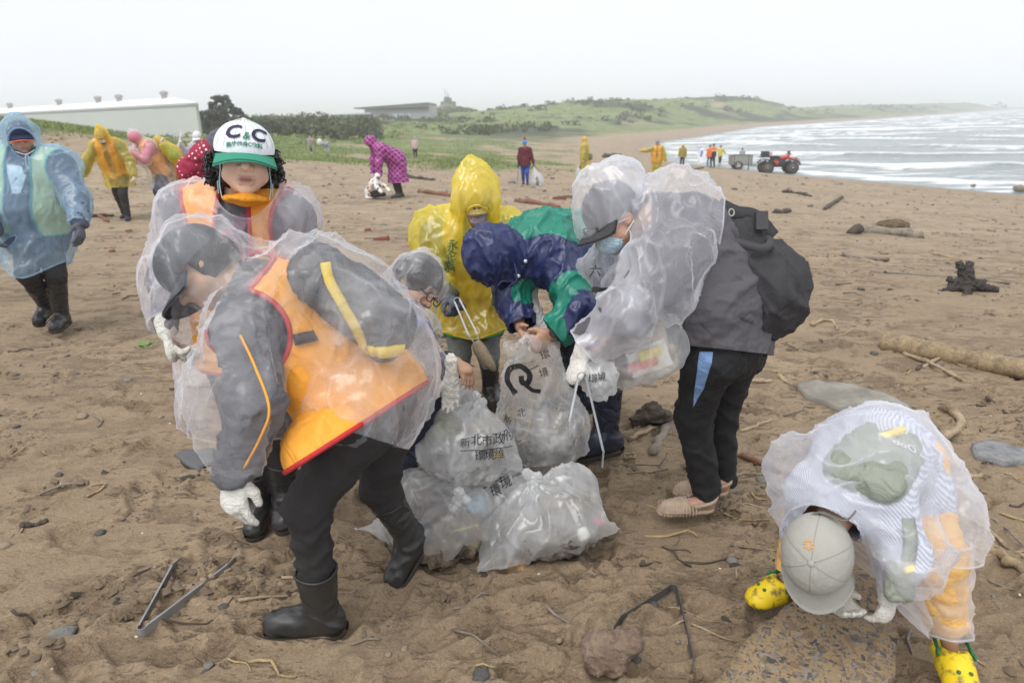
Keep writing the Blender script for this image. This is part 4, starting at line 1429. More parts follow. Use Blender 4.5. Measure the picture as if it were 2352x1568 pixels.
# shared materials
RUB = plain((0.032, 0.031, 0.030), 0.36, 'black_rubber', bump=0.10, bs=30, var=0.25)
RUBN = plain((0.018, 0.024, 0.045), 0.33, 'navy_rubber', bump=0.08, bs=30, var=0.2)
SOLE = plain((0.06, 0.05, 0.038), 0.85, 'muddy_sole', bump=0.3, var=0.3)
BLK = cloth((0.034, 0.031, 0.031), 0.85, 'black_cloth', cs=7, crease=0.35)
ORG = cloth((0.86, 0.37, 0.045), 0.62, 'orange_vest_cloth', var=0.06, crease=0.45, cs=8)
RED = cloth((0.50, 0.03, 0.035), 0.7, 'red_binding')
GREYJ = cloth((0.125, 0.125, 0.135), 0.62, 'grey_jacket_cloth', crease=0.6, cs=9)
GLOVEW = cloth((0.68, 0.66, 0.60), 0.92, 'white_knit', var=0.08, cs=40, weave=320, crease=0.5)
GLOVEG = cloth((0.125, 0.135, 0.155), 0.92, 'grey_knit', var=0.1, cs=40, weave=320, crease=0.5)
CLEAR = film((0.88, 0.88, 0.91), 0.10, 0.36, 0.46, 0.22, 'clear_film', cs=6.5)
CLEARL = film((0.86, 0.83, 0.90), 0.14, 0.44, 0.46, 0.22, 'lilac_clear_film', cs=6.5)
MILKY = film((0.92, 0.92, 0.97), 0.24, 0.56, 0.46, 0.25, 'milky_film', cs=6.0)
YFILM = film((0.97, 0.83, 0.14), 0.40, 0.32, 0.42, 0.25, 'yellow_film', cs=6.5, tint=(1.0, 0.93, 0.40))
BFILM = film((0.50, 0.70, 0.88), 0.30, 0.32, 0.45, 0.28, 'blue_film', cs=6.5, tint=(0.82, 0.93, 1.0))

# ------------------------------------------------------------------ tools and sacks used by the people
STEEL = plain((0.36, 0.37, 0.385), 0.45, 'galvanised_steel', metal=0.5, bump=0.12, bs=50, var=0.25)
RUSTY = plain((0.17, 0.16, 0.145), 0.55, 'dull_steel', metal=0.5, bump=0.2, bs=40, var=0.35)
WSACK = film((0.82, 0.83, 0.85), 0.45, 0.4, 0.4, 0.3, 'sack_film', cs=7)
BAGF = film((0.95, 0.96, 0.97), 0.30, 0.56, 0.44, 0.20, 'litter_sack_film', cs=7.5)
BAGC = film((0.92, 0.93, 0.95), 0.18, 0.50, 0.48, 0.18, 'thin_sack_film', cs=7.0)
INKB = plain((0.015, 0.015, 0.016), 0.6, 'black_print')

def tongs(label, hinge, tip, side, mat, width=0.022, gap=0.12, tips=None, bend=True, group=None):
    """two sprung steel arms meeting in a rounded bend"""
    hinge, tip = np.asarray(hinge, float), np.asarray(tip, float)
    t = empty('litter_tongs', hinge, label, 'tongs', group)
    ax = nrm(tip - hinge); L = np.linalg.norm(tip - hinge)
    sd = nrm(np.asarray(side, float) - ax * np.dot(side, ax)); wdir = np.cross(ax, sd)
    ends = tips or (tip + sd * gap / 2, tip - sd * gap / 2)
    rb = 0.016
    for e, sg in zip(ends, (1, -1)):
        a = hinge + sd * sg * rb
        d = nrm(e - a)
        pts = [a, a + d * 0.3 * L, a + d * 0.6 * L, e - d * 0.06, e - sd * sg * (0.018 if bend else 0)]
        V, F = ribbon(pts, [width, width, width, width * 1.1, width * 0.75], np.repeat(wdir[None], 5, 0), 0.0025)
        m = MB().add(V, F)
        # folded stiffening edge
        q = [p_ + wdir * width * 0.5 for p_ in pts[:4]]
        V, F = ribbon([p_ - sd * sg * 0.003 for p_ in q], 0.007, np.repeat(sd[None], 4, 0), 0.002)
        m.add(V, F)
        m.build('arm', mat, t)
    arc = [hinge + sd * rb * math.cos(a) - ax * rb * 1.1 * math.sin(a) for a in np.linspace(0, math.pi, 11)]
    V, F = ribbon(arc, width * 0.95, np.repeat(wdir[None], 11, 0), 0.003)
    MB().add(V, F).build('bend', mat, t)
    return t

def sack(label, top, rad, length, lateral, mat, mark=False, name='sack'):
    """thin bag hanging from a hand, twisted at the neck, belly below"""
    top = np.asarray(top, float)
    t = empty(name, top - np.array([0, 0, length]), label, 'sack')
    c = top + np.array([lateral * 0.5, 0, -length * 0.62])
    V, T = polygonize([A(cone(top, top - np.array([-lateral * 0.2, 0, length * 0.3]), 0.02, rad * 0.5)), A(ell(c, np.eye(3), (rad, rad * 0.75, length * 0.38)), 0.08), A(cone(top, top + np.array([0, 0, 0.05]), 0.02, 0.035), 0.02)], max(0.012, rad * 0.09))
    V = smooth(V, T, 1); V = folds(V, vnormals(V, T), 0.02, 8, (0, 0, 1), 4, 3, 1.8); V = folds(V, vnormals(V, T), 0.01, 18, (0, 0, 1), 3, 6, 1.8)
    mesh('bag_film', V, T, mat, t, True)
    V2, T2 = polygonize([A(ell(c - np.array([0, 0, length * 0.12]), np.eye(3), (rad * 0.8, rad * 0.6, length * 0.2)))], max(0.014, rad * 0.12))
    V2 = folds(V2, vnormals(V2, T2), 0.05, 12, None, 1, 4)
    mesh('contents', V2, T2, rock([(0.30, 0.29, 0.28), (0.55, 0.54, 0.53), (0.70, 0.70, 0.70)], 'pale_litter', 9), t, True)
    if mark:
        bv = bvh_of(V, T)
        fy = np.array([0, 0, 1.0]); fx = RT
        for i, ch in enumerate(('新', '北', '市')):
            lettering(ch, rad * 0.55, c + np.array([0, -rad, 0.12 * length - i * rad * 0.5]), fx, fy, bv, INKB, t, 0.002, 0, 0.006)
    return t

# ------------------------------------------------------------------ the sorting group, one by one
def J_(**kw): return {k: (U(*v) if len(v) == 3 else np.asarray(v)) for k, v in kw.items()}
TOCAM = lambda p: nrm(CAMPOS - p)
def pdir(a, b): return nrm(U(*b) - U(*a))
def want(k): return True

# ---- A: bent woman in an orange vest with a pack under clear plastic
def person_bent_vest():
    J = J_(pel=(862, 905, 2.26), spn=(755, 790, 2.17), che=(650, 715, 2.1), nek=(560, 655, 2.06), hed=(462, 612, 2.03),
           sL=(565, 755, 1.96), sR=(610, 655, 2.26), eL=(588, 925, 1.86), eR=(600, 850, 2.25), wL=(540, 1085, 1.92), wR=(585, 1000, 2.2),
           hL=(822, 975, 2.16), hR=(890, 945, 2.36), kL=(705, 1165, 2.18), kR=(872, 1115, 2.50), aL=(738, 1400, 2.33), aR=(935, 1232, 2.62))
    J['hf'] = pdir((462, 612, 2.03), (390, 688, 2.0)); J['hu'] = pdir((462, 612, 2.03), (398, 560, 2.03))
    p = Person('person bent double in orange vest and clear raincoat with a black pack on the back', J, 0.97)
    p.body(h=0.010, head=1.0)
    back = nrm(J['nek'] - J['pel'])
    topd = nrm(np.cross(pdir((800, 700, 2.1), (800, 700, 2.4)), back))
    if topd[2] < 0: topd = -topd
    # trousers and boots
    p.part('trousers', p.leg('L', 0.014, 0.66, cuff=0.004) + p.leg('R', 0.012, 0.70) + [A(cone(J['hL'], J['hR'], 0.112)), A(cone(J['pel'], J['spn'], 0.125, 0.11))], BLK, 0.011,
           fold=((0.012, 9, RT + UP * 0.5, 3, 2, 1.8), (0.006, 24, RT - UP * 0.4, 3, 8, 1.8)), it=2)
    p.boot('L', pdir((740, 1440, 2.33), (610, 1446, 2.33)) * np.array([1, 1, 0]), RUB, SOLE, 0.165, 0.066, 1.06, up=(0.02, 0, 1), h=0.007)
    p.boot('R', nrm(np.array([-0.35, -0.35, -0.5])), RUB, SOLE, 0.19, 0.064, 1.0, h=0.007)
    # grey jacket with long sleeves
    jk = p.torso(0.018) + p.arm('L', 0.030, 0.98, cuff=0.0) + p.arm('R', 0.02, 0.97)
    p.part('jacket', jk, GREYJ, 0.011, fold=((0.016, 12, J['eL'] - J['sL'] + topd, 2.5, 3, 1.9), (0.008, 24, RT, 3, 9, 1.9)), clips=(cut_at(J['nek'] + nrm(J['hed'] - J['nek']) * 0.03, J['nek'] - J['hed'], 0.1),), it=2)
    pt = [U(552, 770, 1.86), U(585, 840, 1.80), U(618, 935, 1.775), U(600, 1000, 1.80), U(560, 1075, 1.86)]
    mb = MB(); mb.tube(spline(pt, 24), 0.0035, 6); mb.build('piping', ORG, p.root, True)
    # orange vest: torso shell, open towards the arms, flaring over the hips
    fl = p.torso(0.040) + [A(cone(J['pel'], U(880, 985, 2.22), 0.165, 0.20), 0.05), A(cone(J['pel'] + (J['hL'] - J['pel']) * 0.8, U(770, 1040, 1.99), 0.13, 0.15), 0.05)]
    hemA, hemB, hemC = U(645, 1100, 1.95), U(800, 1050, 2.0), U(950, 905, 2.2)
    hn = np.cross(hemC - hemA, U(800, 980, 2.6) - U(800, 980, 2.0)); hn = nrm(hn)
    if np.dot(hn, J['spn'] - hemA) < 0: hn = -hn
    _, VV, VT = p.part('vest', fl, ORG, 0.011, fold=((0.010, 7, back, 3, 12), (0.004, 18, None, 4, 6)),
           clips=(plane(hemA + hn * 0.01, hn), hole(U(556, 770, 1.9), frame(back, topd), (0.16, 0.13, 0.125)), hole(J['sR'] + (J['sR'] - J['sL']) * 0.2, np.eye(3), (0.12, 0.12, 0.12)),
                  cut_at(J['nek'] - back * 0.01, -back, 0.2)), trim=(RED, 0.0075), it=3)
    vest_bvh = bvh_of(VV, VT)
    # glove and cap
    p.glove('L', pdir((545, 1085, 1.93), (536, 1200, 1.93)), pdir((540, 1140, 1.93), (600, 1140, 2.02)), GLOVEW, 0.32, 1, 1.08, cuff=0.075)
    C, f, u = J['hed'], J['hf'], J['hu']
    cm = cloth((0.045, 0.047, 0.055), 0.7, 'charcoal_cap_cloth', cs=12)
    cap(p.root, C, f, u, 1.08, cm, cm, 0.065, 0.03, 0.05, low=0.03)
    hr = cloth((0.012, 0.010, 0.010), 0.5, 'black_hair', cs=60, crease=0.8)
    R = frame(f, u)
    p.part('hair', [A(ell(C - R[1] * 0.02 - R[2] * 0.01, R, (0.084, 0.098, 0.09)))], hr, 0.009, clips=(hole(C + R[1] * 0.09 - R[2] * 0.03, R, (0.12, 0.09, 0.14)), plane(C - R[2] * 0.075, R[2])))
    # loose clear raincoat, blown up over the pack
    big = 0.062
    rc = [A(cone(U(842, 850, 2.15), U(720, 715, 2.08), 0.205, 0.175)), A(cone(U(720, 715, 2.08), U(590, 665, 2.05), 0.175, 0.135), 0.08),
          A(ell(U(470, 610, 2.03), frame(C - J['pel'], topd), (0.140, 0.152, 0.150)), 0.06), A(cone(U(455, 560, 2.03), U(402, 518, 2.03), 0.075, 0.022), 0.05),
          A(cone(J['sL'], U(535, 900, 1.87), 0.115, 0.118), 0.07), A(cone(U(535, 900, 1.87), U(545, 1030, 1.9), 0.118, 0.088), 0.05), A(cone(U(545, 1030, 1.9), U(540, 1075, 1.92), 0.088, 0.055), 0.03),
          A(cone(U(842, 850, 2.15), U(835, 930, 2.1), 0.22, 0.20), 0.06), A(cone(U(905, 820, 2.2), U(900, 900, 2.2), 0.14, 0.11), 0.06),
          A(ell(U(800, 700, 2.06), frame(back, topd), (0.2, 0.27, 0.16)), 0.06), A(cone(U(380, 690, 2.02), U(420, 740, 2.02), 0.05, 0.06), 0.05)]
    hA, hC = U(640, 985, 1.9), U(940, 1010, 2.2)
    n2 = np.cross(hC - hA, U(800, 980, 2.6) - U(800, 980, 2.0)); n2 = nrm(n2)
    if np.dot(n2, J['spn'] - hA) < 0: n2 = -n2
    def hem(V):
        g = (V - hA) @ n2 + 0.03 * np.sin(V @ np.array([9.0, 7, 5]))
        arm = np.minimum(np.linalg.norm(V - U(545, 990, 1.88), axis=1), np.linalg.norm(V - U(550, 1060, 1.9), axis=1)) - 0.16
        return np.maximum(g, -arm)
    p.part('raincoat', rc, CLEAR, 0.012, fold=((0.022, 8, np.array([0.25, 0, 1.0]), 4.5, 31, 2.4), (0.009, 16, back - topd * 0.6, 5, 17, 2.4), (0.003, 34, back, 4, 5)),
           clips=(hem, cut_at(U(548, 1083, 1.92), pdir((548, 1083, 1.92), (552, 1000, 1.9)), 0.12), hole(U(380, 715, 2.0), frame(f, u), (0.075, 0.06, 0.06))), it=2, keep=True)
    # black pack with a yellow band, worn under the plastic
    bc = U(795, 705, 2.07)
    Rb = frame(back, topd)
    bag = empty('backpack', bc - topd * 0.1, 'black backpack with a yellow band under clear plastic on the bent person', 'backpack')
    rad = nrm(np.cross(back, topd))
    cbag = cloth((0.055, 0.058, 0.066), 0.6, 'pack_nylon', cs=14, crease=0.9)
    bpv, bpt = polygonize([A(rbox(bc + topd * 0.02, Rb, (0.135, 0.205, 0.085), 0.07)), A(rbox(bc - back * 0.05 + topd * 0.07, Rb, (0.115, 0.125, 0.06), 0.05), 0.03)], 0.011)
    bpv = smooth(bpv, bpt, 2); bpv = folds(bpv, vnormals(bpv, bpt), 0.010, 12, back, 2, 3); bpv = folds(bpv, vnormals(bpv, bpt), 0.005, 26, None, 2, 7)
    mesh('pack_body', bpv, bpt, cbag, bag, True)
    bv = bvh_of(bpv, bpt)
    yel = plain((0.78, 0.55, 0.03), 0.5, 'yellow_band', bump=0.15)
    def on_bag(pts, wdt, off=0.006, bv=bv):
        Q = []; Nn = []
        for q in spline(pts, 40):
            v = CAMPOS + (q - CAMPOS) * 0.8
            hit = bv.ray_cast(Vector(v.tolist()), Vector((q - v).tolist()).normalized(), 2.0)
            if hit[0] is not None:
                n = np.array(hit[1]); Q.append(np.array(hit[0]) + n * off); Nn.append(n)
        Q = np.array(Q); Nn = np.array(Nn)
        for _ in range(4): Q[1:-1] = (Q[:-2] + 2 * Q[1:-1] + Q[2:]) / 4
        sd = np.cross(np.gradient(Q, axis=0), Nn)
        return ribbon(Q, wdt, sd, 0.006)
    V, F = on_bag([U(748, 605, 2.0), U(757, 650, 2.0), U(800, 720, 2.0), U(825, 765, 2.0), U(842, 805, 2.0)], 0.028)
    MB().add(V, F).build('yellow_band', yel, bag, True)
    V, F = on_bag([U(842, 800, 2.0), U(880, 808, 2.0), U(925, 800, 2.0)], 0.034)
    MB().add(V, F).build('yellow_base', yel, bag, True)
    V, F = on_bag([U(690, 640, 2.0), U(700, 700, 2.0), U(740, 760, 2.0)], 0.02)
    MB().add(V, F).build('side_strap', plain((0.03, 0.03, 0.032), 0.6, 'black_webbing'), bag, True)
    V, F = on_bag([U(606, 790, 2.0), U(650, 785, 2.0), U(690, 778, 2.0), U(722, 772, 2.0)], 0.032, 0.012, vest_bvh)
    MB().add(V, F).build('side_strap', plain((0.03, 0.03, 0.032), 0.6, 'black_webbing'), bag, True)
    return p

# ---- B: woman with the green-brimmed cap
def person_cap():
    J = J_(pel=(575, 800, 2.62), che=(552, 560, 2.50), nek=(548, 472, 2.46), hed=(562, 362, 2.34),
           sL=(672, 500, 2.47), sR=(430, 492, 2.47), eL=(706, 610, 2.5), eR=(380, 640, 2.46), wL=(700, 720, 2.42), wR=(384, 762, 2.34),
           hL=(625, 815, 2.66), hR=(530, 815, 2.62), kL=(640, 980, 2.75), kR=(560, 985, 2.72), aL=(655, 1130, 2.95), aR=(598, 1145, 3.0))
    hd = J['hed']
    tocam = TOCAM(hd)
    J['hf'] = nrm(tocam + np.array([0.03, 0, 0.07])); J['hu'] = nrm(np.array([0.10, 0.05, 1.0]))
    p = Person('woman in white and green cap facing the camera with orange vest under clear raincoat', J, 0.96)
    p.body(h=0.0045, head=1.07, legs=False, arms=False, tone=(0.72, 0.49, 0.37))
    C = J['hed']; R = frame(J['hf'], J['hu']); r, f, u = R
    p.part('trousers', p.leg('L', 0.014) + p.leg('R', 0.014) + [A(cone(J['hL'], J['hR'], 0.105))], BLK, 0.015)
    p.boot('R', np.array([0.1, -1.0, -0.05]), RUB, SOLE, 0.2, 0.066, 1.0, up=(0, 0, 1))
    p.boot('L', np.array([0.2, -1.0, -0.05]), RUB, SOLE, 0.2, 0.066, 1.0, up=(0, 0, 1))
    jp = p.torso(0.012) + p.arm('L', 0.014) + p.arm('R', 0.014, 0.9) + [A(cone(J['nek'] - u * 0.02, J['nek'] + u * 0.015, 0.072, 0.066), 0.03)]
    _, V, T = p.part('jacket', jp, GREYJ, 0.011, fold=((0.010, 10, J['eR'] - J['sR'], 3, 4), (0.005, 24, None, 4, 6)), clips=(cut_at(J['nek'] + u * 0.02, -u, 0.09),))
    bj = bvh_of(V, T)
    fr = nrm(np.cross(J['sL'] - J['sR'], J['che'] - J['nek']))
    if np.dot(fr, TOCAM(J['che'])) < 0: fr = -fr
    lat = nrm(J['sL'] - J['sR'])
    upv = nrm(J['nek'] - J['pel'])
    # red inner panel with zip
    def panel(pts, name, mat, off=0.010, parent=None):
        V2 = np.array(pts, float)
        bm = bmesh.new()
        vs = [bm.verts.new((x, y, 0)) for x, y in V2]
        bm.faces.new(vs); bmesh.ops.triangulate(bm, faces=bm.faces[:])
        for _ in range(4): 
            bmesh.ops.subdivide_edges(bm, edges=[e for e in bm.edges if e.calc_length() > 0.03], cuts=1)
            bmesh.ops.triangulate(bm, faces=bm.faces[:])
        Vp = np.array([v.co[:] for v in bm.verts]); Tp = np.array([[q.index for q in fc.verts] for fc in bm.faces]); bm.free()
        V3, T3 = project(Vp, Tp, J['che'], lat, upv, bj, off)
        return mesh(name, V3, T3, mat, parent or p.root, True)
    panel([(-0.012, 0.06), (0.058, 0.10), (0.075, -0.30), (-0.02, -0.30)], 'inner_jacket', cloth((0.36, 0.035, 0.05), 0.7, 'dark_red_cloth', cs=12), 0.006)
    zp = MB(); zpts = [J['che'] + lat * (0.028 + 0.004 * i) + upv * (0.06 - 0.05 * i) + fr * 0.16 for i in range(6)]
    Q = []
    for q in zpts:
        h_ = bj.ray_cast(Vector((q + fr * 0.3).tolist()), Vector((-fr).tolist()), 1.0)
        if h_[0] is not None: Q.append(np.array(h_[0]) + fr * 0.010)
    V, F = ribbon(Q, 0.014, lat, 0.005); zp.add(V, F); zp.build('zip', plain((0.10, 0.10, 0.12), 0.4, 'zip_tape'), p.root)
    MB().tube([Q[0] + fr * 0.006, Q[0] + fr * 0.008 - upv * 0.03], 0.006, 6).build('zip_pull', plain((0.5, 0.5, 0.5), 0.3, 'zip_steel', metal=0.8), p.root)
    # vest
    vp = p.torso(0.030)
    vo, V, T = p.part('vest', vp, ORG, 0.011, fold=((0.007, 8, upv, 3, 12), (0.004, 20, None, 4, 6)), clips=(
        hole(J['nek'] + fr * 0.07 - upv * 0.10 + lat * 0.02, np.array([lat, fr, upv]), (0.062, 0.24, 0.26)), plane(J['pel'] - upv * 0.06, upv),
        hole(J['sL'] + lat * 0.05 - upv * 0.03, np.eye(3), (0.115, 0.2, 0.15)), hole(J['sR'] - lat * 0.05 - upv * 0.03, np.eye(3), (0.115, 0.2, 0.15)),
        lambda V: np.maximum(np.abs((V - J['che']) @ lat - 0.026 - 0.05 * 0) - 0.055, -((V - J['che']) @ fr))), trim=(RED, 0.0075))
    bv = bvh_of(V, T)
    pr_ = plain((0.62, 0.10, 0.05), 0.6, 'red_print')
    for i, t in enumerate(('國龍',)):
        lettering(t, 0.042, J['che'] + lat * 0.135 - upv * (0.055 + 0.045 * i), lat, upv, bv, pr_, vo, off=0.004)
    # strap of a shoulder bag
    Q = []
    for a, b in ((-0.085, -0.16), (-0.05, -0.10), (-0.015, -0.04), (0.02, 0.02), (0.05, 0.075), (0.07, 0.12)):
        q = J['che'] + lat * a + upv * b
        h_ = bj.ray_cast(Vector((q + fr * 0.4).tolist()), Vector((-fr).tolist()), 1.0)
        if h_[0] is not None: Q.append(np.array(h_[0]) + fr * 0.024)
    V, F = ribbon(spline(Q, 16), 0.036, lat, 0.004)
    MB().add(V, F).build('bag_strap', cloth((0.19, 0.09, 0.14), 0.7, 'plum_webbing', cs=20), p.root)
    # mask pulled under the chin
    mc = C - u * 0.140 + f * 0.014
    p.part('face_mask', [A(ell(mc, R, (0.080, 0.086, 0.019)), 0.02), A(cone(C - u * 0.145 + f * 0.06, C - u * 0.135 + f * 0.082, 0.022, 0.014), 0.03)], cloth((0.85, 0.33, 0.02), 0.6, 'orange_mask_cloth', cs=16), 0.008,
           clips=(lambda V: 0.022 + 0.6 * (((V - mc) @ r) / 0.09) ** 2 * 0.03 - ((V - mc) @ u), plane(mc - f * 0.045, f)), fold=((0.004, 26, r, 4, 3),))
    cord = plain((0.45, 0.62, 0.68), 0.6, 'pale_blue_elastic')
    for sg in (-1, 1):
        MB().tube(spline([C + r * sg * 0.084 + f * 0.0 + u * 0.012, C + r * sg * 0.078 + f * 0.035 - u * 0.04, C + r * sg * 0.082 + f * 0.04 - u * 0.09, mc + r * sg * 0.075 + f * 0.035], 12), 0.0015, 5).build('mask_loop', cord, p.root)
        V, F = ribbon([C + r * sg * 0.088 + f * 0.03 - u * 0.085, C + r * sg * 0.086 + f * 0.02 - u * 0.125], 0.010, f, 0.003)
        MB().add(V, F).build('mask_tab', cord, p.root)
    # cap with stripes and lettering
    wh_ = cloth((0.80, 0.79, 0.83), 0.8, 'white_cap_cloth', var=0.03, cs=10, crease=0.3)
    gr_ = cloth((0.035, 0.26, 0.165), 0.75, 'green_brim_cloth', var=0.06, cs=20, crease=0.15)
    co_, V, T, Rc, c0 = cap(p.root, C, f, u, 1.05, wh_, gr_, 0.062, 0.030, 0.12, low=0.014, wide=1.06, tall=0.95)
    bc = bvh_of(V, T)
    cr_, cf, cu_ = Rc
    st = MB()
    for a in (-62, -42, -22, -2, 18, 38, 58):
        ar = math.radians(a); q = []
        for el_ in np.linspace(4, 80, 12):
            e = math.radians(el_)
            v = cr_ * math.sin(ar) * math.cos(e) + cf * math.cos(ar) * math.cos(e) + cu_ * math.sin(e)
            h_ = bc.ray_cast(Vector((c0 + v * 0.4).tolist()), Vector((-v).tolist()), 1.0)
            if h_[0] is not None: q.append(np.array(h_[0]) + v * 0.0004)
        if len(q) > 3: st.tube(q, 0.0011, 4)
    st.build('pinstripe', plain((0.25, 0.42, 0.38), 0.8, 'stripe_thread'), co_)
    navy = plain((0.014, 0.017, 0.045), 0.7, 'navy_thread', bump=0.2, bs=300)
    grn = plain((0.02, 0.20, 0.11), 0.7, 'green_thread', bump=0.2, bs=300)
    fo_ = nrm(cf + cu_ * 0.42); ey = nrm(cu_ - fo_ * np.dot(cu_, fo_))
    ce = c0 + cf * 0.10 + cu_ * 0.046
    for ch, sz, ox, oy, m_ in (('C', 0.066, -0.038, 0.010, navy), ('C', 0.066, 0.038, 0.006, navy), ('&', 0.036, 0.003, -0.004, grn)):
        lettering(ch, sz, ce + cr_ * -ox + ey * oy, -cr_, ey, bc, m_, co_, bold=0.0022 if sz > 0.05 else 0.0006, shear=0.22, off=0.004)
    lettering('高維他命C飲料', 0.0165, ce - ey * 0.032 + cr_ * 0.002, -cr_, ey, bc, grn, co_, bold=0.0004, off=0.004)
    # curly hair
    hr = plain((0.010, 0.008, 0.008), 0.35, 'dark_curls', bump=0.3, bs=90)
    mb = MB(); rr = np.random.default_rng(8)
    for sg in (-1, 1):
        for i in range(85):
            a = rr.random(); b = rr.random()
            bulge = 0.018 * math.sin(min(1, b * 1.15) * math.pi)
            c = C + r * sg * (0.082 + bulge + 0.022 * rr.random() * (0.4 + b)) + f * (-0.065 + 0.085 * a) + u * (0.030 - 0.125 * b)
            ax = nrm(rr.normal(size=3)); t = nrm(np.cross(ax, rr.normal(size=3))); b2 = np.cross(ax, t)
            R0_ = 0.007 + 0.008 * rr.random()
            mb.tube([c + (t * math.cos(q) + b2 * math.sin(q)) * R0_ * (1 - 0.035 * k_) + ax * 0.0018 * k_ for k_, q in enumerate(np.linspace(0, 8.5, 15))], 0.0026, 5)
    ho = tag(mb.build('curls', hr, p.root, True), kind='stuff')
    p.part('hair', [A(ell(C - f * 0.028 - u * 0.008, R, (0.100, 0.090, 0.100))), A(cone(C - r * 0.075 - f * 0.03, C - r * 0.085 - u * 0.075 - f * 0.03, 0.035)), A(cone(C + r * 0.075 - f * 0.03, C + r * 0.085 - u * 0.075 - f * 0.03, 0.035))], hr, 0.009,
           fold=((0.010, 40, None, 1, 3),), clips=(hole(C + f * 0.085 - u * 0.02, R, (0.088, 0.115, 0.16)),), keep=True)
    # knit glove, sleeve cuff
    p.glove('R', pdir((384, 762, 2.34), (405, 850, 2.33)), pdir((400, 800, 2.33), (470, 800, 2.36)), GLOVEW, 0.6, -1, 1.0, cuff=0.035)
    # clear raincoat, hood down
    rc = p.torso(0.046) + [A(cone(J['sR'], J['eR'], 0.086, 0.088), 0.06), A(cone(J['eR'], J['wR'], 0.090, 0.062), 0.04), A(cone(J['sL'], J['eL'], 0.086, 0.088), 0.06), A(cone(J['eL'], J['wL'], 0.10, 0.07), 0.04),
          A(cone(J['pel'], U(590, 930, 2.66), 0.26, 0.28), 0.08), A(cone(J['nek'] - f * 0.06, J['nek'] - f * 0.10 + u * 0.02, 0.09), 0.06)]
    p.part('raincoat', rc, CLEARL, 0.012, fold=((0.018, 8, upv, 5, 41, 2.4), (0.008, 17, upv + lat * 0.4, 5, 17, 2.4)),
           clips=(plane(U(590, 950, 2.66), upv), cut_at(J['wR'] - nrm(J['wR'] - J['eR']) * 0.03, J['eR'] - J['wR'], 0.12), hole(C - u * 0.06, R, (0.115, 0.14, 0.15))), it=2, trim=(CLEARL, 0.003))
    return p

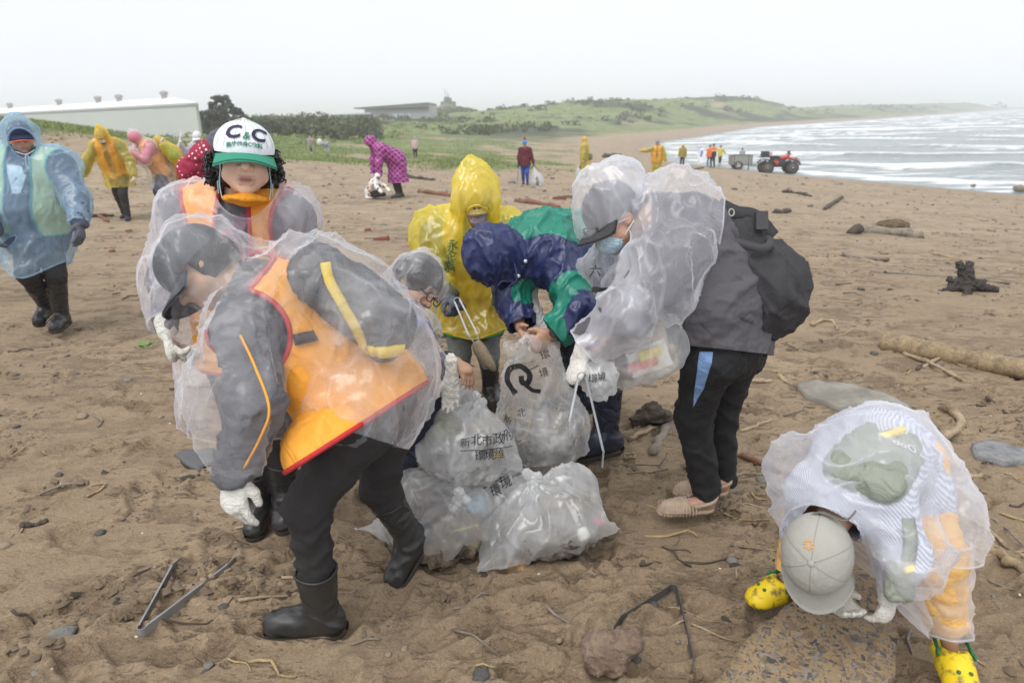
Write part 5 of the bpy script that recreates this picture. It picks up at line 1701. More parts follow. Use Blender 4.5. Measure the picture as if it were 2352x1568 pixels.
# ---- C: crouching person with glasses under a clear hood
def person_crouch():
    J = J_(pel=(880, 915, 3.05), che=(905, 785, 2.92), nek=(922, 722, 2.88), hed=(957, 652, 2.85), sL=(915, 775, 3.05), sR=(938, 768, 2.74),
           eL=(960, 880, 3.0), eR=(968, 862, 2.68), wL=(1010, 850, 2.9), wR=(1034, 826, 2.72), hL=(890, 925, 3.12), hR=(885, 930, 2.95),
           kL=(985, 880, 3.0), kR=(975, 905, 2.78), aL=(960, 1020, 3.05), aR=(935, 1030, 2.9))
    J['hf'] = pdir((957, 652, 2.85), (1000, 690, 2.80)); J['hu'] = pdir((957, 652, 2.85), (985, 600, 2.86))
    p = Person('crouching person with glasses under a clear plastic hood beside the sacks', J, 0.97)
    C, f, u = J['hed'], J['hf'], J['hu']; R = frame(f, u); r = R[0]
    hnd = hand_prims(J['wR'], pdir((1034, 826, 2.72), (1068, 846, 2.70)), pdir((1050, 840, 2.72), (1040, 870, 2.74)), 1.0, 0.45, 1)
    p.body(h=0.0075, head=1.02, hands=[hnd])
    p.part('jacket', p.torso(0.018) + p.arm('L', 0.018) + p.arm('R', 0.02, 0.8), cloth((0.035, 0.04, 0.055), 0.7, 'dark_jacket_cloth'), 0.012, fold=((0.008, 14, None, 3, 2),), clips=(cut_at(J['nek'], J['nek'] - C, 0.1),))
    p.part('blue_vest', p.torso(0.028) + [A(cone(J['nek'], J['nek'] + (C - J['nek']) * 0.2, 0.075), 0.03)], cloth((0.06, 0.10, 0.42), 0.6, 'royal_blue_cloth'), 0.012, fold=((0.007, 12, None, 3, 5),), clips=(cut_at(J['nek'] + (C - J['nek']) * 0.25, J['nek'] - C, 0.15),))
    p.part('trousers', p.leg('L', 0.018) + p.leg('R', 0.02) + [A(cone(J['hL'], J['hR'], 0.115))], cloth((0.022, 0.024, 0.045), 0.8, 'navy_trouser_cloth'), 0.012, fold=((0.007, 14, None, 3, 2),))
    p.boot('R', np.array([1.0, -0.1, 0]), RUBN, SOLE, 0.24, 0.062, 1.0, up=(0, 0, 1))
    p.boot('L', np.array([1.0, 0.1, 0]), RUBN, SOLE, 0.24, 0.062, 1.0, up=(0, 0, 1))
    hr = cloth((0.012, 0.010, 0.010), 0.45, 'black_hair', cs=60, crease=0.8)
    p.part('hair', [A(ell(C - f * 0.010 + u * 0.022, R, (0.092, 0.114, 0.108)))], hr, 0.008, fold=((0.004, 40, u, 5, 3),), clips=(hole(C + f * 0.115 - u * 0.05, R, (0.10, 0.08, 0.092)), plane(C - u * 0.055, u)))
    gm = plain((0.02, 0.02, 0.022), 0.3, 'glasses_frame')
    gl = empty('spectacles', C + f * 0.1, 'thin black framed glasses worn by the crouching person', 'glasses')
    for sg in (-1, 1):
        cc = C + r * sg * 0.033 + f * 0.112 - u * 0.002
        MB().tube([cc + (r * math.cos(a) * 0.026 + u * math.sin(a) * 0.019) for a in np.linspace(0, 6.283, 20)], 0.0022, 5).build('rim', gm, gl)
        MB().tube([cc + r * sg * 0.026, C + r * sg * 0.080 + f * 0.06, C + r * sg * 0.084 - f * 0.01 + u * 0.004], 0.002, 5).build('temple', gm, gl)
    MB().tube([C - r * 0.008 + f * 0.114, C + f * 0.118 + u * 0.003, C + r * 0.008 + f * 0.114], 0.002, 5).build('bridge', gm, gl)
    tip = pdir((957, 652, 2.85), (975, 575, 2.86))
    rc = p.torso(0.055) + [A(ell(C - f * 0.004 + u * 0.012, R, (0.108, 0.132, 0.128)), 0.05), A(cone(C + tip * 0.08, U(975, 574, 2.86), 0.06, 0.018), 0.05), A(cone(J['nek'], U(905, 655, 2.9), 0.12, 0.07), 0.06),
          A(cone(J['sR'], J['eR'], 0.10, 0.095), 0.06), A(cone(J['eR'], J['wR'] - (J['wR'] - J['eR']) * 0.25, 0.095, 0.062), 0.05), A(cone(J['sL'], J['eL'], 0.10, 0.095), 0.06), A(cone(J['pel'], U(880, 980, 3.0), 0.2, 0.22), 0.06),
          A(cone(J['kR'] - f * 0.05, J['eR'], 0.08), 0.06)]
    p.part('raincoat', rc, CLEAR, 0.011, fold=((0.012, 9, u, 3, 41, 2.0), (0.006, 22, u + f, 3, 17, 2.0)),
           clips=(hole(C + f * 0.115 - u * 0.045, R, (0.068, 0.09, 0.062)), plane(U(880, 1000, 3.0), (0, 0, 1)), cut_at(J['wR'] - (J['wR'] - J['eR']) * 0.16, J['eR'] - J['wR'], 0.14)), trim=(CLEAR, 0.003))
    # the glove pulled off and held
    d = np.array([0.05, 0, -1.0])
    W = U(1036, 838, 2.66)
    g, V, T = p.part('held_glove', [A(flat(W + np.array([0, 0, 0.02]), W - np.array([0.005, 0, 0.06]), 0.030, 0.026, FW + RT * 0.6, 0.45))] + hand_prims(W - np.array([0, 0, 0.05]), nrm((-0.12, 0, -1)), (0.3, -1, 0), 0.9, 0.12, 1, 0.001), GLOVEW, 0.006, fold=((0.005, 40, None, 2, 3),))
    return p

# ---- D: yellow raincoat
def person_yellow():
    J = J_(pel=(1085, 735, 4.05), che=(1085, 585, 3.80), nek=(1088, 525, 3.68), hed=(1094, 462, 3.58), sL=(1172, 545, 3.76), sR=(1000, 540, 3.74),
           eL=(1192, 640, 3.7), eR=(988, 640, 3.62), wL=(1150, 690, 3.5), wR=(1034, 680, 3.42), hL=(1118, 745, 4.08), hR=(1052, 742, 4.05),
           kL=(1122, 815, 4.1), kR=(1056, 812, 4.08), aL=(1128, 885, 4.28), aR=(1062, 878, 4.26))
    C = J['hed']
    J['hf'] = nrm(TOCAM(C) + np.array([0.02, 0, -0.45])); J['hu'] = nrm(np.array([-0.05, -0.25, 1.0]))
    p = Person('person in bright yellow pointed hood raincoat and mask, holding metal tongs', J, 1.0)
    f, u = J['hf'], J['hu']; R = frame(f, u); r, f, u = R
    p.body(h=0.009, head=1.0)
    jean = cloth((0.26, 0.29, 0.33), 0.85, 'washed_denim', var=0.25, cs=14)
    p.part('trousers', p.leg('L', 0.004, 0.9) + p.leg('R', 0.004, 0.9) + [A(cone(J['hL'], J['hR'], 0.10))], jean, 0.011, fold=((0.004, 18, None, 3, 2),))
    p.boot('R', np.array([-0.05, -1.0, 0]), RUB, SOLE, 0.27, 0.064, 1.0, up=(0, 0, 1))
    p.boot('L', np.array([0.15, -1.0, 0]), RUB, SOLE, 0.25, 0.062, 1.0, up=(0, 0, 1))
    olive = cloth((0.10, 0.10, 0.06), 0.75, 'olive_cloth')
    p.part('jacket', p.torso(0.014) + p.arm('L', 0.02, 0.97) + p.arm('R', 0.022, 0.95), olive, 0.013, fold=((0.009, 14, None, 3, 2),), clips=(cut_at(J['nek'] + u * 0.02, -u, 0.1),))
    lat = nrm(J['sL'] - J['sR']); upv = nrm(J['nek'] - J['pel']); fr = np.cross(upv, lat); fr = fr if np.dot(fr, TOCAM(C)) > 0 else -fr
    yv = cloth((0.80, 0.62, 0.06), 0.7, 'yellow_vest_cloth')
    vo, V, T = p.part('vest', p.torso(0.030), yv, 0.012, fold=((0.007, 10, upv, 3, 2),), clips=(plane(J['pel'] - upv * 0.02, upv), hole(J['sL'] + lat * 0.03, np.eye(3), (0.10, 0.14, 0.16)), hole(J['sR'] - lat * 0.03, np.eye(3), (0.10, 0.14, 0.16)), hole(J['nek'] + fr * 0.05, np.array([lat, fr, upv]), (0.05, 0.2, 0.2))), trim=(plain((0.05, 0.32, 0.12), 0.6, 'green_binding'), 0.008))
    # tan shoulder bag under the coat
    bagc = U(1092, 690, 3.86)
    Rb = np.array([lat, nrm(np.cross(upv, lat)), upv])
    fc = -Rb[1] if np.dot(Rb[1], fr) < 0 else Rb[1]
    p.part('waist_bag', [A(rbox(bagc, np.array([lat, fc, upv]), (0.125, 0.045, 0.062), 0.03))], cloth((0.12, 0.075, 0.035), 0.6, 'brown_bag'), 0.012)
    p.part('bag_flap', [A(rbox(bagc + fc * 0.045 + upv * 0.03, np.array([lat, fc, upv]), (0.115, 0.014, 0.034), 0.013))], cloth((0.42, 0.20, 0.075), 0.6, 'tan_leather'), 0.010)
    # face: cap visor, lilac mask, glasses
    p.part('face_mask', [A(ell(C + f * 0.066 - u * 0.055, R, (0.060, 0.050, 0.052)))], cloth((0.62, 0.50, 0.68), 0.7, 'lilac_mask', cs=30), 0.007, clips=(plane(C + f * 0.045, f), plane(C - u * 0.018, -u)), fold=((0.003, 40, r, 5, 3),))
    cb = cloth((0.62, 0.50, 0.28), 0.8, 'cream_visor_cloth', cs=20)
    cap(p.root, C, f, u, 1.0, cb, cb, 0.032, 0.03, 0.2, low=0.0)
    gm = plain((0.02, 0.02, 0.022), 0.3, 'glasses_frame')
    for sg in (-1, 1):
        cc = C + r * sg * 0.034 + f * 0.112 + u * 0.002
        MB().tube([cc + (r * math.cos(a) * 0.027 + u * math.sin(a) * 0.02) for a in np.linspace(0, 6.283, 16)], 0.003, 5).build('glasses_rim', gm, p.root)
    apex = U(1078, 362, 3.60)
    rc = p.torso(0.075) + [A(cone(J['sR'], J['sL'], 0.105), 0.08), A(ell(C + u * 0.01, R, (0.118, 0.135, 0.14)), 0.05), A(cone(C + u * 0.02 - f * 0.015, C * 0.5 + apex * 0.5, 0.130, 0.105), 0.06), A(cone(C * 0.5 + apex * 0.5, apex - np.array([0, 0, 0.035]), 0.105, 0.040), 0.05),
          A(cone(J['sR'], U(985, 625, 3.63), 0.12, 0.10), 0.07), A(cone(U(985, 625, 3.63), J['wR'] + (J['eR'] - J['wR']) * 0.1, 0.10, 0.055), 0.05), A(cone(J['sL'], J['eL'], 0.12, 0.10), 0.07), A(cone(J['eL'], J['wL'], 0.10, 0.055), 0.05),
          A(cone(J['pel'] + upv * 0.05, U(1090, 790, 3.95), 0.20, 0.235), 0.08), A(cone(U(1025, 700, 3.9), U(1020, 790, 3.9), 0.11), 0.08), A(cone(U(1150, 700, 3.95), U(1155, 790, 3.95), 0.11), 0.08)]
    ro, V, T = p.part('raincoat', rc, YFILM, 0.012, fold=((0.024, 8, upv, 5, 41, 2.4), (0.010, 17, upv + lat * 0.3, 5, 17, 2.4)),
           clips=(hole(C + f * 0.13 - u * 0.040, R, (0.060, 0.08, 0.088)), lambda V: (V - U(1090, 745, 3.95)) @ np.array([0, 0, 1.0]) + 0.012 * np.sin(V[:, 0] * 22), cut_at(J['wR'] + (J['eR'] - J['wR']) * 0.16, J['eR'] - J['wR'], 0.13)), trim=(YFILM, 0.006))
    bv = bvh_of(V, T)
    gp = plain((0.06, 0.14, 0.05), 0.7, 'green_print')
    for i, t in enumerate(('永', '企', '業')):
        lettering(t, 0.062, U(1040 - 4 * i, 566 + 24 * i, 3.6), RT * math.cos(0.3) - UP * math.sin(0.3) * -1, UP, bv, gp, ro, 0.001, 0, 0.004)
    MB().tube(spline([C + f * 0.10 - u * 0.10, C + f * 0.11 - u * 0.13 + r * 0.01, C + f * 0.10 - u * 0.19 + r * 0.05], 10), 0.0025, 5).build('drawstring', plain((0.8, 0.8, 0.75), 0.6, 'white_cord'), ro)
    p.glove('R', pdir((1030, 678, 3.42), (1062, 712, 3.34)), pdir((1045, 700, 3.4), (1030, 720, 3.42)), GLOVEG, 1.0, -1, 1.05, cuff=0.04)
    return p

# ---- E: blue and green rain jacket
def person_blue_green():
    J = J_(pel=(1405, 640, 3.35), spn=(1335, 575, 3.25), che=(1255, 575, 3.1), nek=(1190, 590, 3.0), hed=(1128, 588, 2.93), sL=(1275, 590, 2.97), sR=(1195, 560, 3.22),
           eL=(1335, 715, 2.80), eR=(1170, 665, 3.05), wL=(1268, 768, 2.80), wR=(1196, 752, 2.95), hL=(1415, 680, 3.22), hR=(1370, 665, 3.48), kL=(1395, 840, 3.24), kR=(1310, 770, 3.4), aL=(1392, 995, 3.32), aR=(1335, 900, 3.55))
    U_ = U
    J = {k_: CAMPOS + (v - CAMPOS) * (1 + 0.2 / depth_of(v)) for k_, v in J.items()}
    J['hf'] = nrm(-UP + RT * 0.30 + FW * 0.25); J['hu'] = nrm(-RT * 0.85 - FW * 0.5 + UP * 0.05)
    p = Person('bending person in navy and green hooded rain jacket tying a sack, black watch', J, 1.10)
    C, f, u = J['hed'], J['hf'], J['hu']; R = frame(f, u); r, f, u = R
    hL = hand_prims(J['wL'], pdir((1268, 768, 2.80), (1228, 798, 2.79)), pdir((1240, 795, 2.8), (1215, 785, 2.86)), 1.08, 0.95, -1)
    hR = hand_prims(J['wR'], pdir((1196, 752, 2.95), (1212, 788, 2.88)), pdir((1205, 775, 2.9), (1230, 780, 2.86)), 1.05, 0.7, 1)
    p.body(h=0.0075, hands=[hL, hR], head=1.02, tone=(0.46, 0.27, 0.175))
    navy = cloth((0.020, 0.030, 0.105), 0.36, 'navy_rain_cloth', var=0.1, cs=6, crease=0.35, spec=0.5)
    green = cloth((0.008, 0.20, 0.135), 0.36, 'green_rain_cloth', var=0.1, cs=6, crease=0.35, spec=0.5)
    back = nrm(J['che'] - J['pel'])
    jk = p.torso(0.034, 0.03) + p.arm('L', 0.036, 0.93, cuff=0.004, k=0.09) + p.arm('R', 0.034, 0.93, k=0.08) + [A(cone(J['che'] + np.array([0, 0, 0.03]), J['pel'] + np.array([0, 0, 0.0]), 0.165, 0.175), 0.08)]
    V, T = polygonize(jk, 0.010)
    V = smooth(V, T, 2); N = vnormals(V, T)
    V = folds(V, N, 0.022, 9, np.array([0.35, 0, 1]), 4, 3, 2.2); V = folds(V, vnormals(V, T), 0.012, 19, np.array([0.3, 0.1, 1]), 3.5, 9, 2.2)
    for g in (cut_at(J['wL'] + (J['eL'] - J['wL']) * 0.06, J['eL'] - J['wL'], 0.10), cut_at(J['wR'] + (J['eR'] - J['wR']) * 0.06, J['eR'] - J['wR'], 0.1), cut_at(J['nek'] + (C - J['nek']) * 0.25, J['nek'] - C, 0.13), plane(J['pel'] - back * 0.10, back)):
        V, T = clip(V, T, g(V))
    yoke = (V - U(1262, 545, 3.1)) @ nrm(UP * 1.0 - FW * 0.10 + RT * 0.06) + 0.016 * np.cos((V - U(1262, 545, 3.1)) @ RT * 24) * -1
    da = np.minimum.reduce([sdist(cone(J['eL'] + (J['sL'] - J['eL']) * 0.35, J['wL'], 0.10), V), sdist(cone(J['eR'] + (J['sR'] - J['eR']) * 1.0 + np.array([0.04, -0.05, -0.03]), J['eR'] + np.array([0.05, -0.06, 0.0]), 0.07), V)])
    isg = np.maximum(yoke, -da)
    root = p.root
    for nm, g, m_ in (('jacket', -isg, navy), ('green_panel', isg, green)):
        v, t = clip(V, T, g); mesh(nm, v, t, m_, root, True)
    hoodp = [A(ell(C + u * 0.012 - f * 0.012, R, (0.112, 0.132, 0.126))), A(cone(C - u * 0.05 - f * 0.02, J['nek'] + (C - J['nek']) * 0.1, 0.105, 0.10), 0.06), A(cone(C - u * 0.03 + f * 0.05, C - u * 0.03 + f * 0.11, 0.09, 0.072), 0.04)]
    p.part('hood', hoodp, navy, 0.009, fold=((0.018, 11, f, 4, 4, 2.2), (0.010, 22, f, 3, 8, 2.2)), clips=(hole(C + f * 0.16 - u * 0.035, R, (0.072, 0.09, 0.10)),), trim=(navy, 0.006))
    for q in (U(1207, 600, 3.03), U(1191, 634, 3.05)):
        MB().lathe(q, TOCAM(q), [(0.009, 0), (0.009, 0.004), (0.005, 0.006)], 10).build('snap_button', plain((0.55, 0.58, 0.6), 0.3, 'snap_metal', metal=0.5), root, True)
    MB().tube(spline([U(1182, 606, 3.02), U(1188, 640, 2.99), U(1172, 655, 2.99), U(1163, 668, 3.0)], 12), 0.0026, 5).build('drawcord', plain((0.05, 0.03, 0.10), 0.6, 'purple_cord'), root)
    trs = cloth((0.013, 0.014, 0.026), 0.8, 'dark_navy_cloth')
    p.part('trousers', p.leg('L', 0.018) + p.leg('R', 0.018) + [A(cone(J['hL'], J['hR'], 0.12)), A(cone(J['pel'], J['spn'], 0.13, 0.12))], trs, 0.012, fold=((0.007, 12, None, 3, 4),))
    p.boot('L', nrm(np.array([-0.9, -0.35, 0])), RUBN, SOLE, 0.33, 0.072, 1.12, up=(0, 0, 1))
    p.boot('R', nrm(np.array([-0.9, -0.35, 0])), RUBN, SOLE, 0.33, 0.07, 1.12, up=(0, 0, 1))
    wd = nrm(J['wL'] - J['eL'])
    wt = empty('wrist_watch', J['wL'], 'black round wrist watch on the bare wrist below the green cuff', 'watch')
    wb = plain((0.015, 0.015, 0.016), 0.4, 'watch_strap')
    wc = J['wL'] - wd * 0.012
    fx = nrm(np.cross(wd, TOCAM(wc))); fy = np.cross(fx, wd)
    MB().tube([wc + (fx * math.cos(a) + fy * math.sin(a)) * 0.036 for a in np.linspace(0, 6.283, 20)], [0.010] * 20, 6).build('strap', wb, wt, True)
    n_ = fy if np.dot(fy, TOCAM(wc)) > 0 else -fy
    MB().lathe(wc + n_ * 0.034, n_, [(0.023, 0), (0.0235, 0.006), (0.021, 0.011), (0.019, 0.0112)], 20).build('watch_case', plain((0.02, 0.02, 0.022), 0.22, 'watch_black'), wt, True)
    return p

# ---- F: man in grey with a black pack
def person_grey():
    J = J_(pel=(1668, 790, 2.74), spn=(1640, 660, 2.66), che=(1580, 545, 2.56), nek=(1505, 505, 2.5), hed=(1413, 497, 2.46), sL=(1548, 585, 2.42), sR=(1545, 530, 2.74), eL=(1440, 722, 2.34), eR=(1440, 660, 2.72), wL=(1338, 812, 2.38), wR=(1380, 770, 2.65),
           hL=(1630, 815, 2.66), hR=(1692, 800, 2.84), kL=(1592, 955, 2.84), kR=(1655, 945, 3.0), aL=(1625, 1140, 2.98), aR=(1662, 1112, 3.14))
    J['hf'] = pdir((1413, 497, 2.46), (1366, 528, 2.44)); J['hu'] = pdir((1413, 497, 2.46), (1384, 448, 2.44))
    p = Person('person in grey jacket and black track trousers with a plastic bag over the head', J, 1.03)
    C, f, u = J['hed'], J['hf'], J['hu']; R = frame(f, u); r, f, u = R
    p.body(h=0.0075, head=1.0, tone=(0.52, 0.31, 0.215))
    trs = cloth((0.020, 0.020, 0.022), 0.75, 'black_track_cloth', cs=7, crease=0.5)
    lg = p.leg('L', 0.012, 0.97, cuff=0.006) + p.leg('R', 0.012, 0.97, cuff=0.006) + [A(cone(J['hL'], J['hR'], 0.125)), A(cone(J['pel'], J['spn'], 0.14, 0.13))]
    to, V, T = p.part('trousers', lg, trs, 0.010, fold=((0.008, 9, J['kL'] - J['hL'] + RT * 0.4, 4, 2, 1.8), (0.007, 18, RT + UP * 0.4, 3, 8, 1.8)), clips=(cut_at(J['aL'] + np.array([0, 0, 0.01]), (0, 0, 1), 0.1), cut_at(J['aR'] + np.array([0, 0, 0.01]), (0, 0, 1), 0.1)), it=3)
    bt = bvh_of(V, T)
    V2 = []; T2 = []
    pts = [(1607, 808), (1637, 808), (1634, 835), (1617, 890), (1592, 934), (1596, 890), (1602, 850)]
    bm = bmesh.new(); vs = [bm.verts.new((a, -b, 0)) for a, b in pts]; bm.faces.new(vs[::-1]); bmesh.ops.triangulate(bm, faces=bm.faces[:])
    for _ in range(3): bmesh.ops.subdivide_edges(bm, edges=bm.edges[:], cuts=1); bmesh.ops.triangulate(bm, faces=bm.faces[:])
    Vp = np.array([v.co[:] for v in bm.verts]); Tp = np.array([[q.index for q in fc.verts] for fc in bm.faces]); bm.free()
    W = []
    for a, b, _ in Vp:
        d = nrm(U(a, -b, 1) - CAMPOS); h_ = bt.ray_cast(Vector(CAMPOS.tolist()), Vector(d.tolist()), 5.0)
        W.append(np.array(h_[0]) + np.array(h_[1]) * 0.003 if h_[0] is not None else None)
    okt = np.array([t for t in Tp if all(W[i] is not None for i in t)])
    W = np.array([w if w is not None else (0, 0, 0) for w in W])
    mesh('blue_stripe', W, okt, cloth((0.22, 0.36, 0.62), 0.7, 'sky_blue_cloth', cs=30), to, True)
    jg = cloth((0.105, 0.097, 0.108), 0.72, 'slate_jacket_cloth', cs=6, crease=0.5)
    hem = p.torso(0.040, 0.02) + [A(cone(J['pel'], J['pel'] - np.array([0, 0, 0.10]), 0.16, 0.175), 0.05)] + p.arm('L', 0.040, 0.97, cuff=0.004) + p.arm('R', 0.035, 0.95) + [A(cone(J['nek'], J['nek'] + (C - J['nek']) * 0.42 - f * 0.02, 0.078, 0.074), 0.03)]
    p.part('jacket', hem, jg, 0.010, fold=((0.012, 9, np.cross(FW, J['che'] - J['pel']), 3, 4, 1.8), (0.006, 20, RT, 3, 8, 1.6)), clips=(cut_at(J['nek'] + (C - J['nek']) * 0.45 - f * 0.02, J['nek'] - C, 0.12), plane(U(1660, 803, 2.66), nrm(UP + RT * 0.10))), it=2)
    # head: cap, hair, glasses, mask
    hr = cloth((0.012, 0.010, 0.010), 0.5, 'black_hair', cs=60, crease=0.8)
    p.part('hair', [A(ell(C - f * 0.018 + u * 0.012, R, (0.083, 0.098, 0.095)))], hr, 0.009, clips=(hole(C + f * 0.09 - u * 0.05, R, (0.12, 0.10, 0.10)), plane(C - u * 0.045 - f * 0.0, u + f * 0.35)))
    cm = cloth((0.05, 0.048, 0.05), 0.8, 'black_cap_cloth', cs=14)
    cap(p.root, C, f, u, 1.02, cm, cm, 0.07, 0.03, 0.10, low=0.012, tall=1.1)
    mk = cloth((0.50, 0.66, 0.74), 0.75, 'pale_blue_mask', cs=30)
    p.part('face_mask', [A(ell(C + f * 0.062 - u * 0.062, R, (0.062, 0.056, 0.052)))], mk, 0.006, clips=(plane(C + f * 0.032 - u * 0.05, f - u * 0.25), plane(C - u * 0.022, -u)), fold=((0.003, 45, r, 6, 3),), trim=(mk, 0.0025))
    for sg in (-1, 1):
        MB().tube(spline([C + r * sg * 0.058 + f * 0.05 - u * 0.03, C + r * sg * 0.076 + f * 0.02 - u * 0.005, C + r * sg * 0.082 - f * 0.012 + u * 0.012], 8), 0.0018, 5).build('ear_loop', plain((0.7, 0.75, 0.78), 0.6, 'white_elastic'), p.root)
        MB().tube(spline([C + r * sg * 0.058 + f * 0.05 - u * 0.075, C + r * sg * 0.074 + f * 0.02 - u * 0.055, C + r * sg * 0.084 - f * 0.016 - u * 0.035], 8), 0.0018, 5).build('ear_loop', plain((0.7, 0.75, 0.78), 0.6, 'white_elastic'), p.root)
    gm = plain((0.015, 0.015, 0.016), 0.3, 'black_glasses')
    for sg in (-1, 1):
        cc = C + r * sg * 0.034 + f * 0.110 + u * 0.0
        MB().tube([cc + (r * math.cos(a) * 0.026 + u * math.sin(a) * 0.019) for a in np.linspace(0, 6.283, 16)], 0.0032, 5).build('glasses_rim', gm, p.root)
        MB().tube([cc + r * sg * 0.026, C + r * sg * 0.078 + f * 0.05 + u * 0.006, C + r * sg * 0.082 - f * 0.005 + u * 0.012], 0.0028, 5).build('glasses_arm', gm, p.root)
    # sandals
    tan = plain((0.50, 0.38, 0.28), 0.8, 'muddy_tan_leather', bump=0.5, bs=60, var=0.3)
    for sd, hx, tx_ in (('L', (1640, 1172, 2.98), (1512, 1182, 2.96)), ('R', (1672, 1146, 3.12), (1545, 1128, 3.10))):
        h0, t0 = U(*hx), U(*tx_); h0[2] = t0[2] = 0.016
        d = nrm(t0 - h0); sdv = np.cross(d, (0, 0, 1)); L = 0.262
        ft, _, _ = p.part('foot', [A(cone(h0 + d * 0.035 + np.array([0, 0, 0.03]), h0 + d * 0.16 + np.array([0, 0, 0.012]), 0.034, 0.032)), A(cone(h0 + d * 0.035 + np.array([0, 0, 0.035]), p.J['a' + sd], 0.034, 0.038), 0.02)], M_SKIN, 0.008, cols=None)
        n_ = len(ft.data.vertices); at = ft.data.color_attributes.new('tone', 'FLOAT_COLOR', 'POINT'); at.data.foreach_set('color', np.tile(np.array([0.50, 0.30, 0.22, 1], np.float32), n_))
        c0 = h0 + np.array([0, 0, -0.012])
        p.part('sandal_sole', [A(flat(h0 + d * 0.04, h0 + d * (L - 0.05), 0.040, 0.046, (0, 0, 1), 0.42))], tan, 0.008, parent=ft, fold=((0.003, 40, None, 1, 3),))
        up_, V, T = p.part('sandal_upper', [A(flat(h0 + d * 0.14 + np.array([0, 0, 0.018]), h0 + d * (L - 0.055) + np.array([0, 0, 0.012]), 0.049, 0.042, (0, 0, 1), 0.85))], tan, 0.007, clips=(plane(c0 + np.array([0, 0, 0.026]), (0, 0, 1)), plane(h0 + d * 0.115, d * 1 - np.array([0, 0, 0.3]))), parent=ft, fold=((0.004, 50, sdv, 3, 3),), trim=(tan, 0.005))
        mb = MB()
        for k_ in range(11):
            q = h0 + d * (0.10 + 0.014 * k_)
            for sg in (-1, 1):
                w_ = 0.053 - 0.00018 * k_ * k_
                mb.tube([q + sdv * sg * w_ + np.array([0, 0, -0.004]), q + sdv * sg * (w_ + 0.001) + np.array([0, 0, 0.016]), q + sdv * sg * (w_ - 0.012) + np.array([0, 0, 0.040])], 0.0034, 5)
        tag(mb.build('woven_strap', tan, up_, True), kind='stuff')
        V, F = ribbon(spline([h0 + d * 0.11 + sdv * 0.045 + np.array([0, 0, 0.035]), h0 + d * 0.03 + sdv * 0.046 + np.array([0, 0, 0.05]), h0 - d * 0.012 + np.array([0, 0, 0.06]), h0 + d * 0.03 - sdv * 0.046 + np.array([0, 0, 0.05]), h0 + d * 0.11 - sdv * 0.045 + np.array([0, 0, 0.035])], 20), 0.02, np.array([0, 0, 1.0]), 0.005)
        MB().add(V, F).build('heel_strap', tan, ft, True)
    p.glove('L', pdir((1338, 812, 2.38), (1318, 868, 2.36)), pdir((1325, 840, 2.37), (1370, 850, 2.42)), GLOVEW, 0.95, -1, 1.0, cuff=0.05)
    MB().tube([J['wL'] + nrm(J['eL'] - J['wL']) * 0.052 + (RT * math.cos(a) * 0.8 + FW * math.sin(a)) * 0.039 + UP * math.cos(a) * 0.02 for a in np.linspace(0, 6.283, 18)], 0.006, 6).build('blue_cuff', plain((0.03, 0.04, 0.25), 0.8, 'blue_elastic'), p.root, True)
    # plastic: a sack tied over the head, a film cape over shoulders and arm
    hb = [A(ell(U(1400, 470, 2.46), R, (0.100, 0.128, 0.125))), A(cone(U(1400, 455, 2.46), U(1425, 410, 2.47), 0.10, 0.085), 0.05), A(cone(U(1372, 420, 2.46), U(1366, 388, 2.46), 0.035, 0.015), 0.04), A(cone(U(1425, 410, 2.47), U(1412, 382, 2.47), 0.05, 0.025), 0.04), A(cone(U(1370, 430, 2.46), U(1360, 520, 2.44), 0.07, 0.06), 0.05)]
    p.part('head_bag', hb, MILKY, 0.010, fold=((0.012, 9, u, 3, 4, 2.0), (0.007, 20, u, 3, 8, 2.0)), clips=(hole(C + f * 0.055 - u * 0.085, R, (0.15, 0.15, 0.088)),), trim=(MILKY, 0.003), keep=True)
    fc = [A(cone(U(1570, 520, 2.56), U(1540, 440, 2.5), 0.175, 0.085)), A(cone(U(1570, 520, 2.56), U(1520, 560, 2.52), 0.175, 0.15), 0.08), A(cone(U(1525, 425, 2.5), U(1545, 405, 2.5), 0.065, 0.045), 0.05), A(cone(U(1590, 440, 2.5), U(1590, 415, 2.5), 0.06, 0.04), 0.05),
          A(cone(U(1525, 610, 2.42), U(1545, 700, 2.38), 0.14, 0.07), 0.07), A(cone(J['sL'], J['eL'], 0.125, 0.092), 0.07), A(cone(J['eL'], J['wL'] + (J['eL'] - J['wL']) * 0.15, 0.10, 0.075), 0.06), A(cone(J['nek'], U(1470, 590, 2.46), 0.12, 0.10), 0.06), A(cone(J['nek'], J['nek'] + (C - J['nek']) * 0.55 - f * 0.02, 0.11, 0.098), 0.05), A(cone(J['sR'], J['eR'], 0.11, 0.09), 0.06)]
    p.part('film_cape', fc, MILKY, 0.011, fold=((0.024, 9, nrm(J['che'] - J['pel']) + UP, 5, 14, 2.4), (0.010, 18, J['wL'] - J['sL'], 5, 18, 2.4)),
           clips=(cut_at(J['wL'] + (J['eL'] - J['wL']) * 0.10, J['eL'] - J['wL'], 0.13), hole(C + f * 0.08 - u * 0.06, R, (0.12, 0.085, 0.09)), lambda V: -((V - U(1648, 500, 2.5)) @ nrm(RT + UP * -0.15)) + 0.0 * V[:, 0]), trim=(MILKY, 0.003), keep=True)
    # big black pack
    bk = empty('backpack', U(1740, 760, 2.72), 'large black slouching backpack on the person in the grey jacket', 'backpack')
    bcl = cloth((0.046, 0.044, 0.047), 0.8, 'black_canvas', cs=6, crease=0.6)
    axb = pdir((1700, 520, 2.62), (1790, 720, 2.72)); 
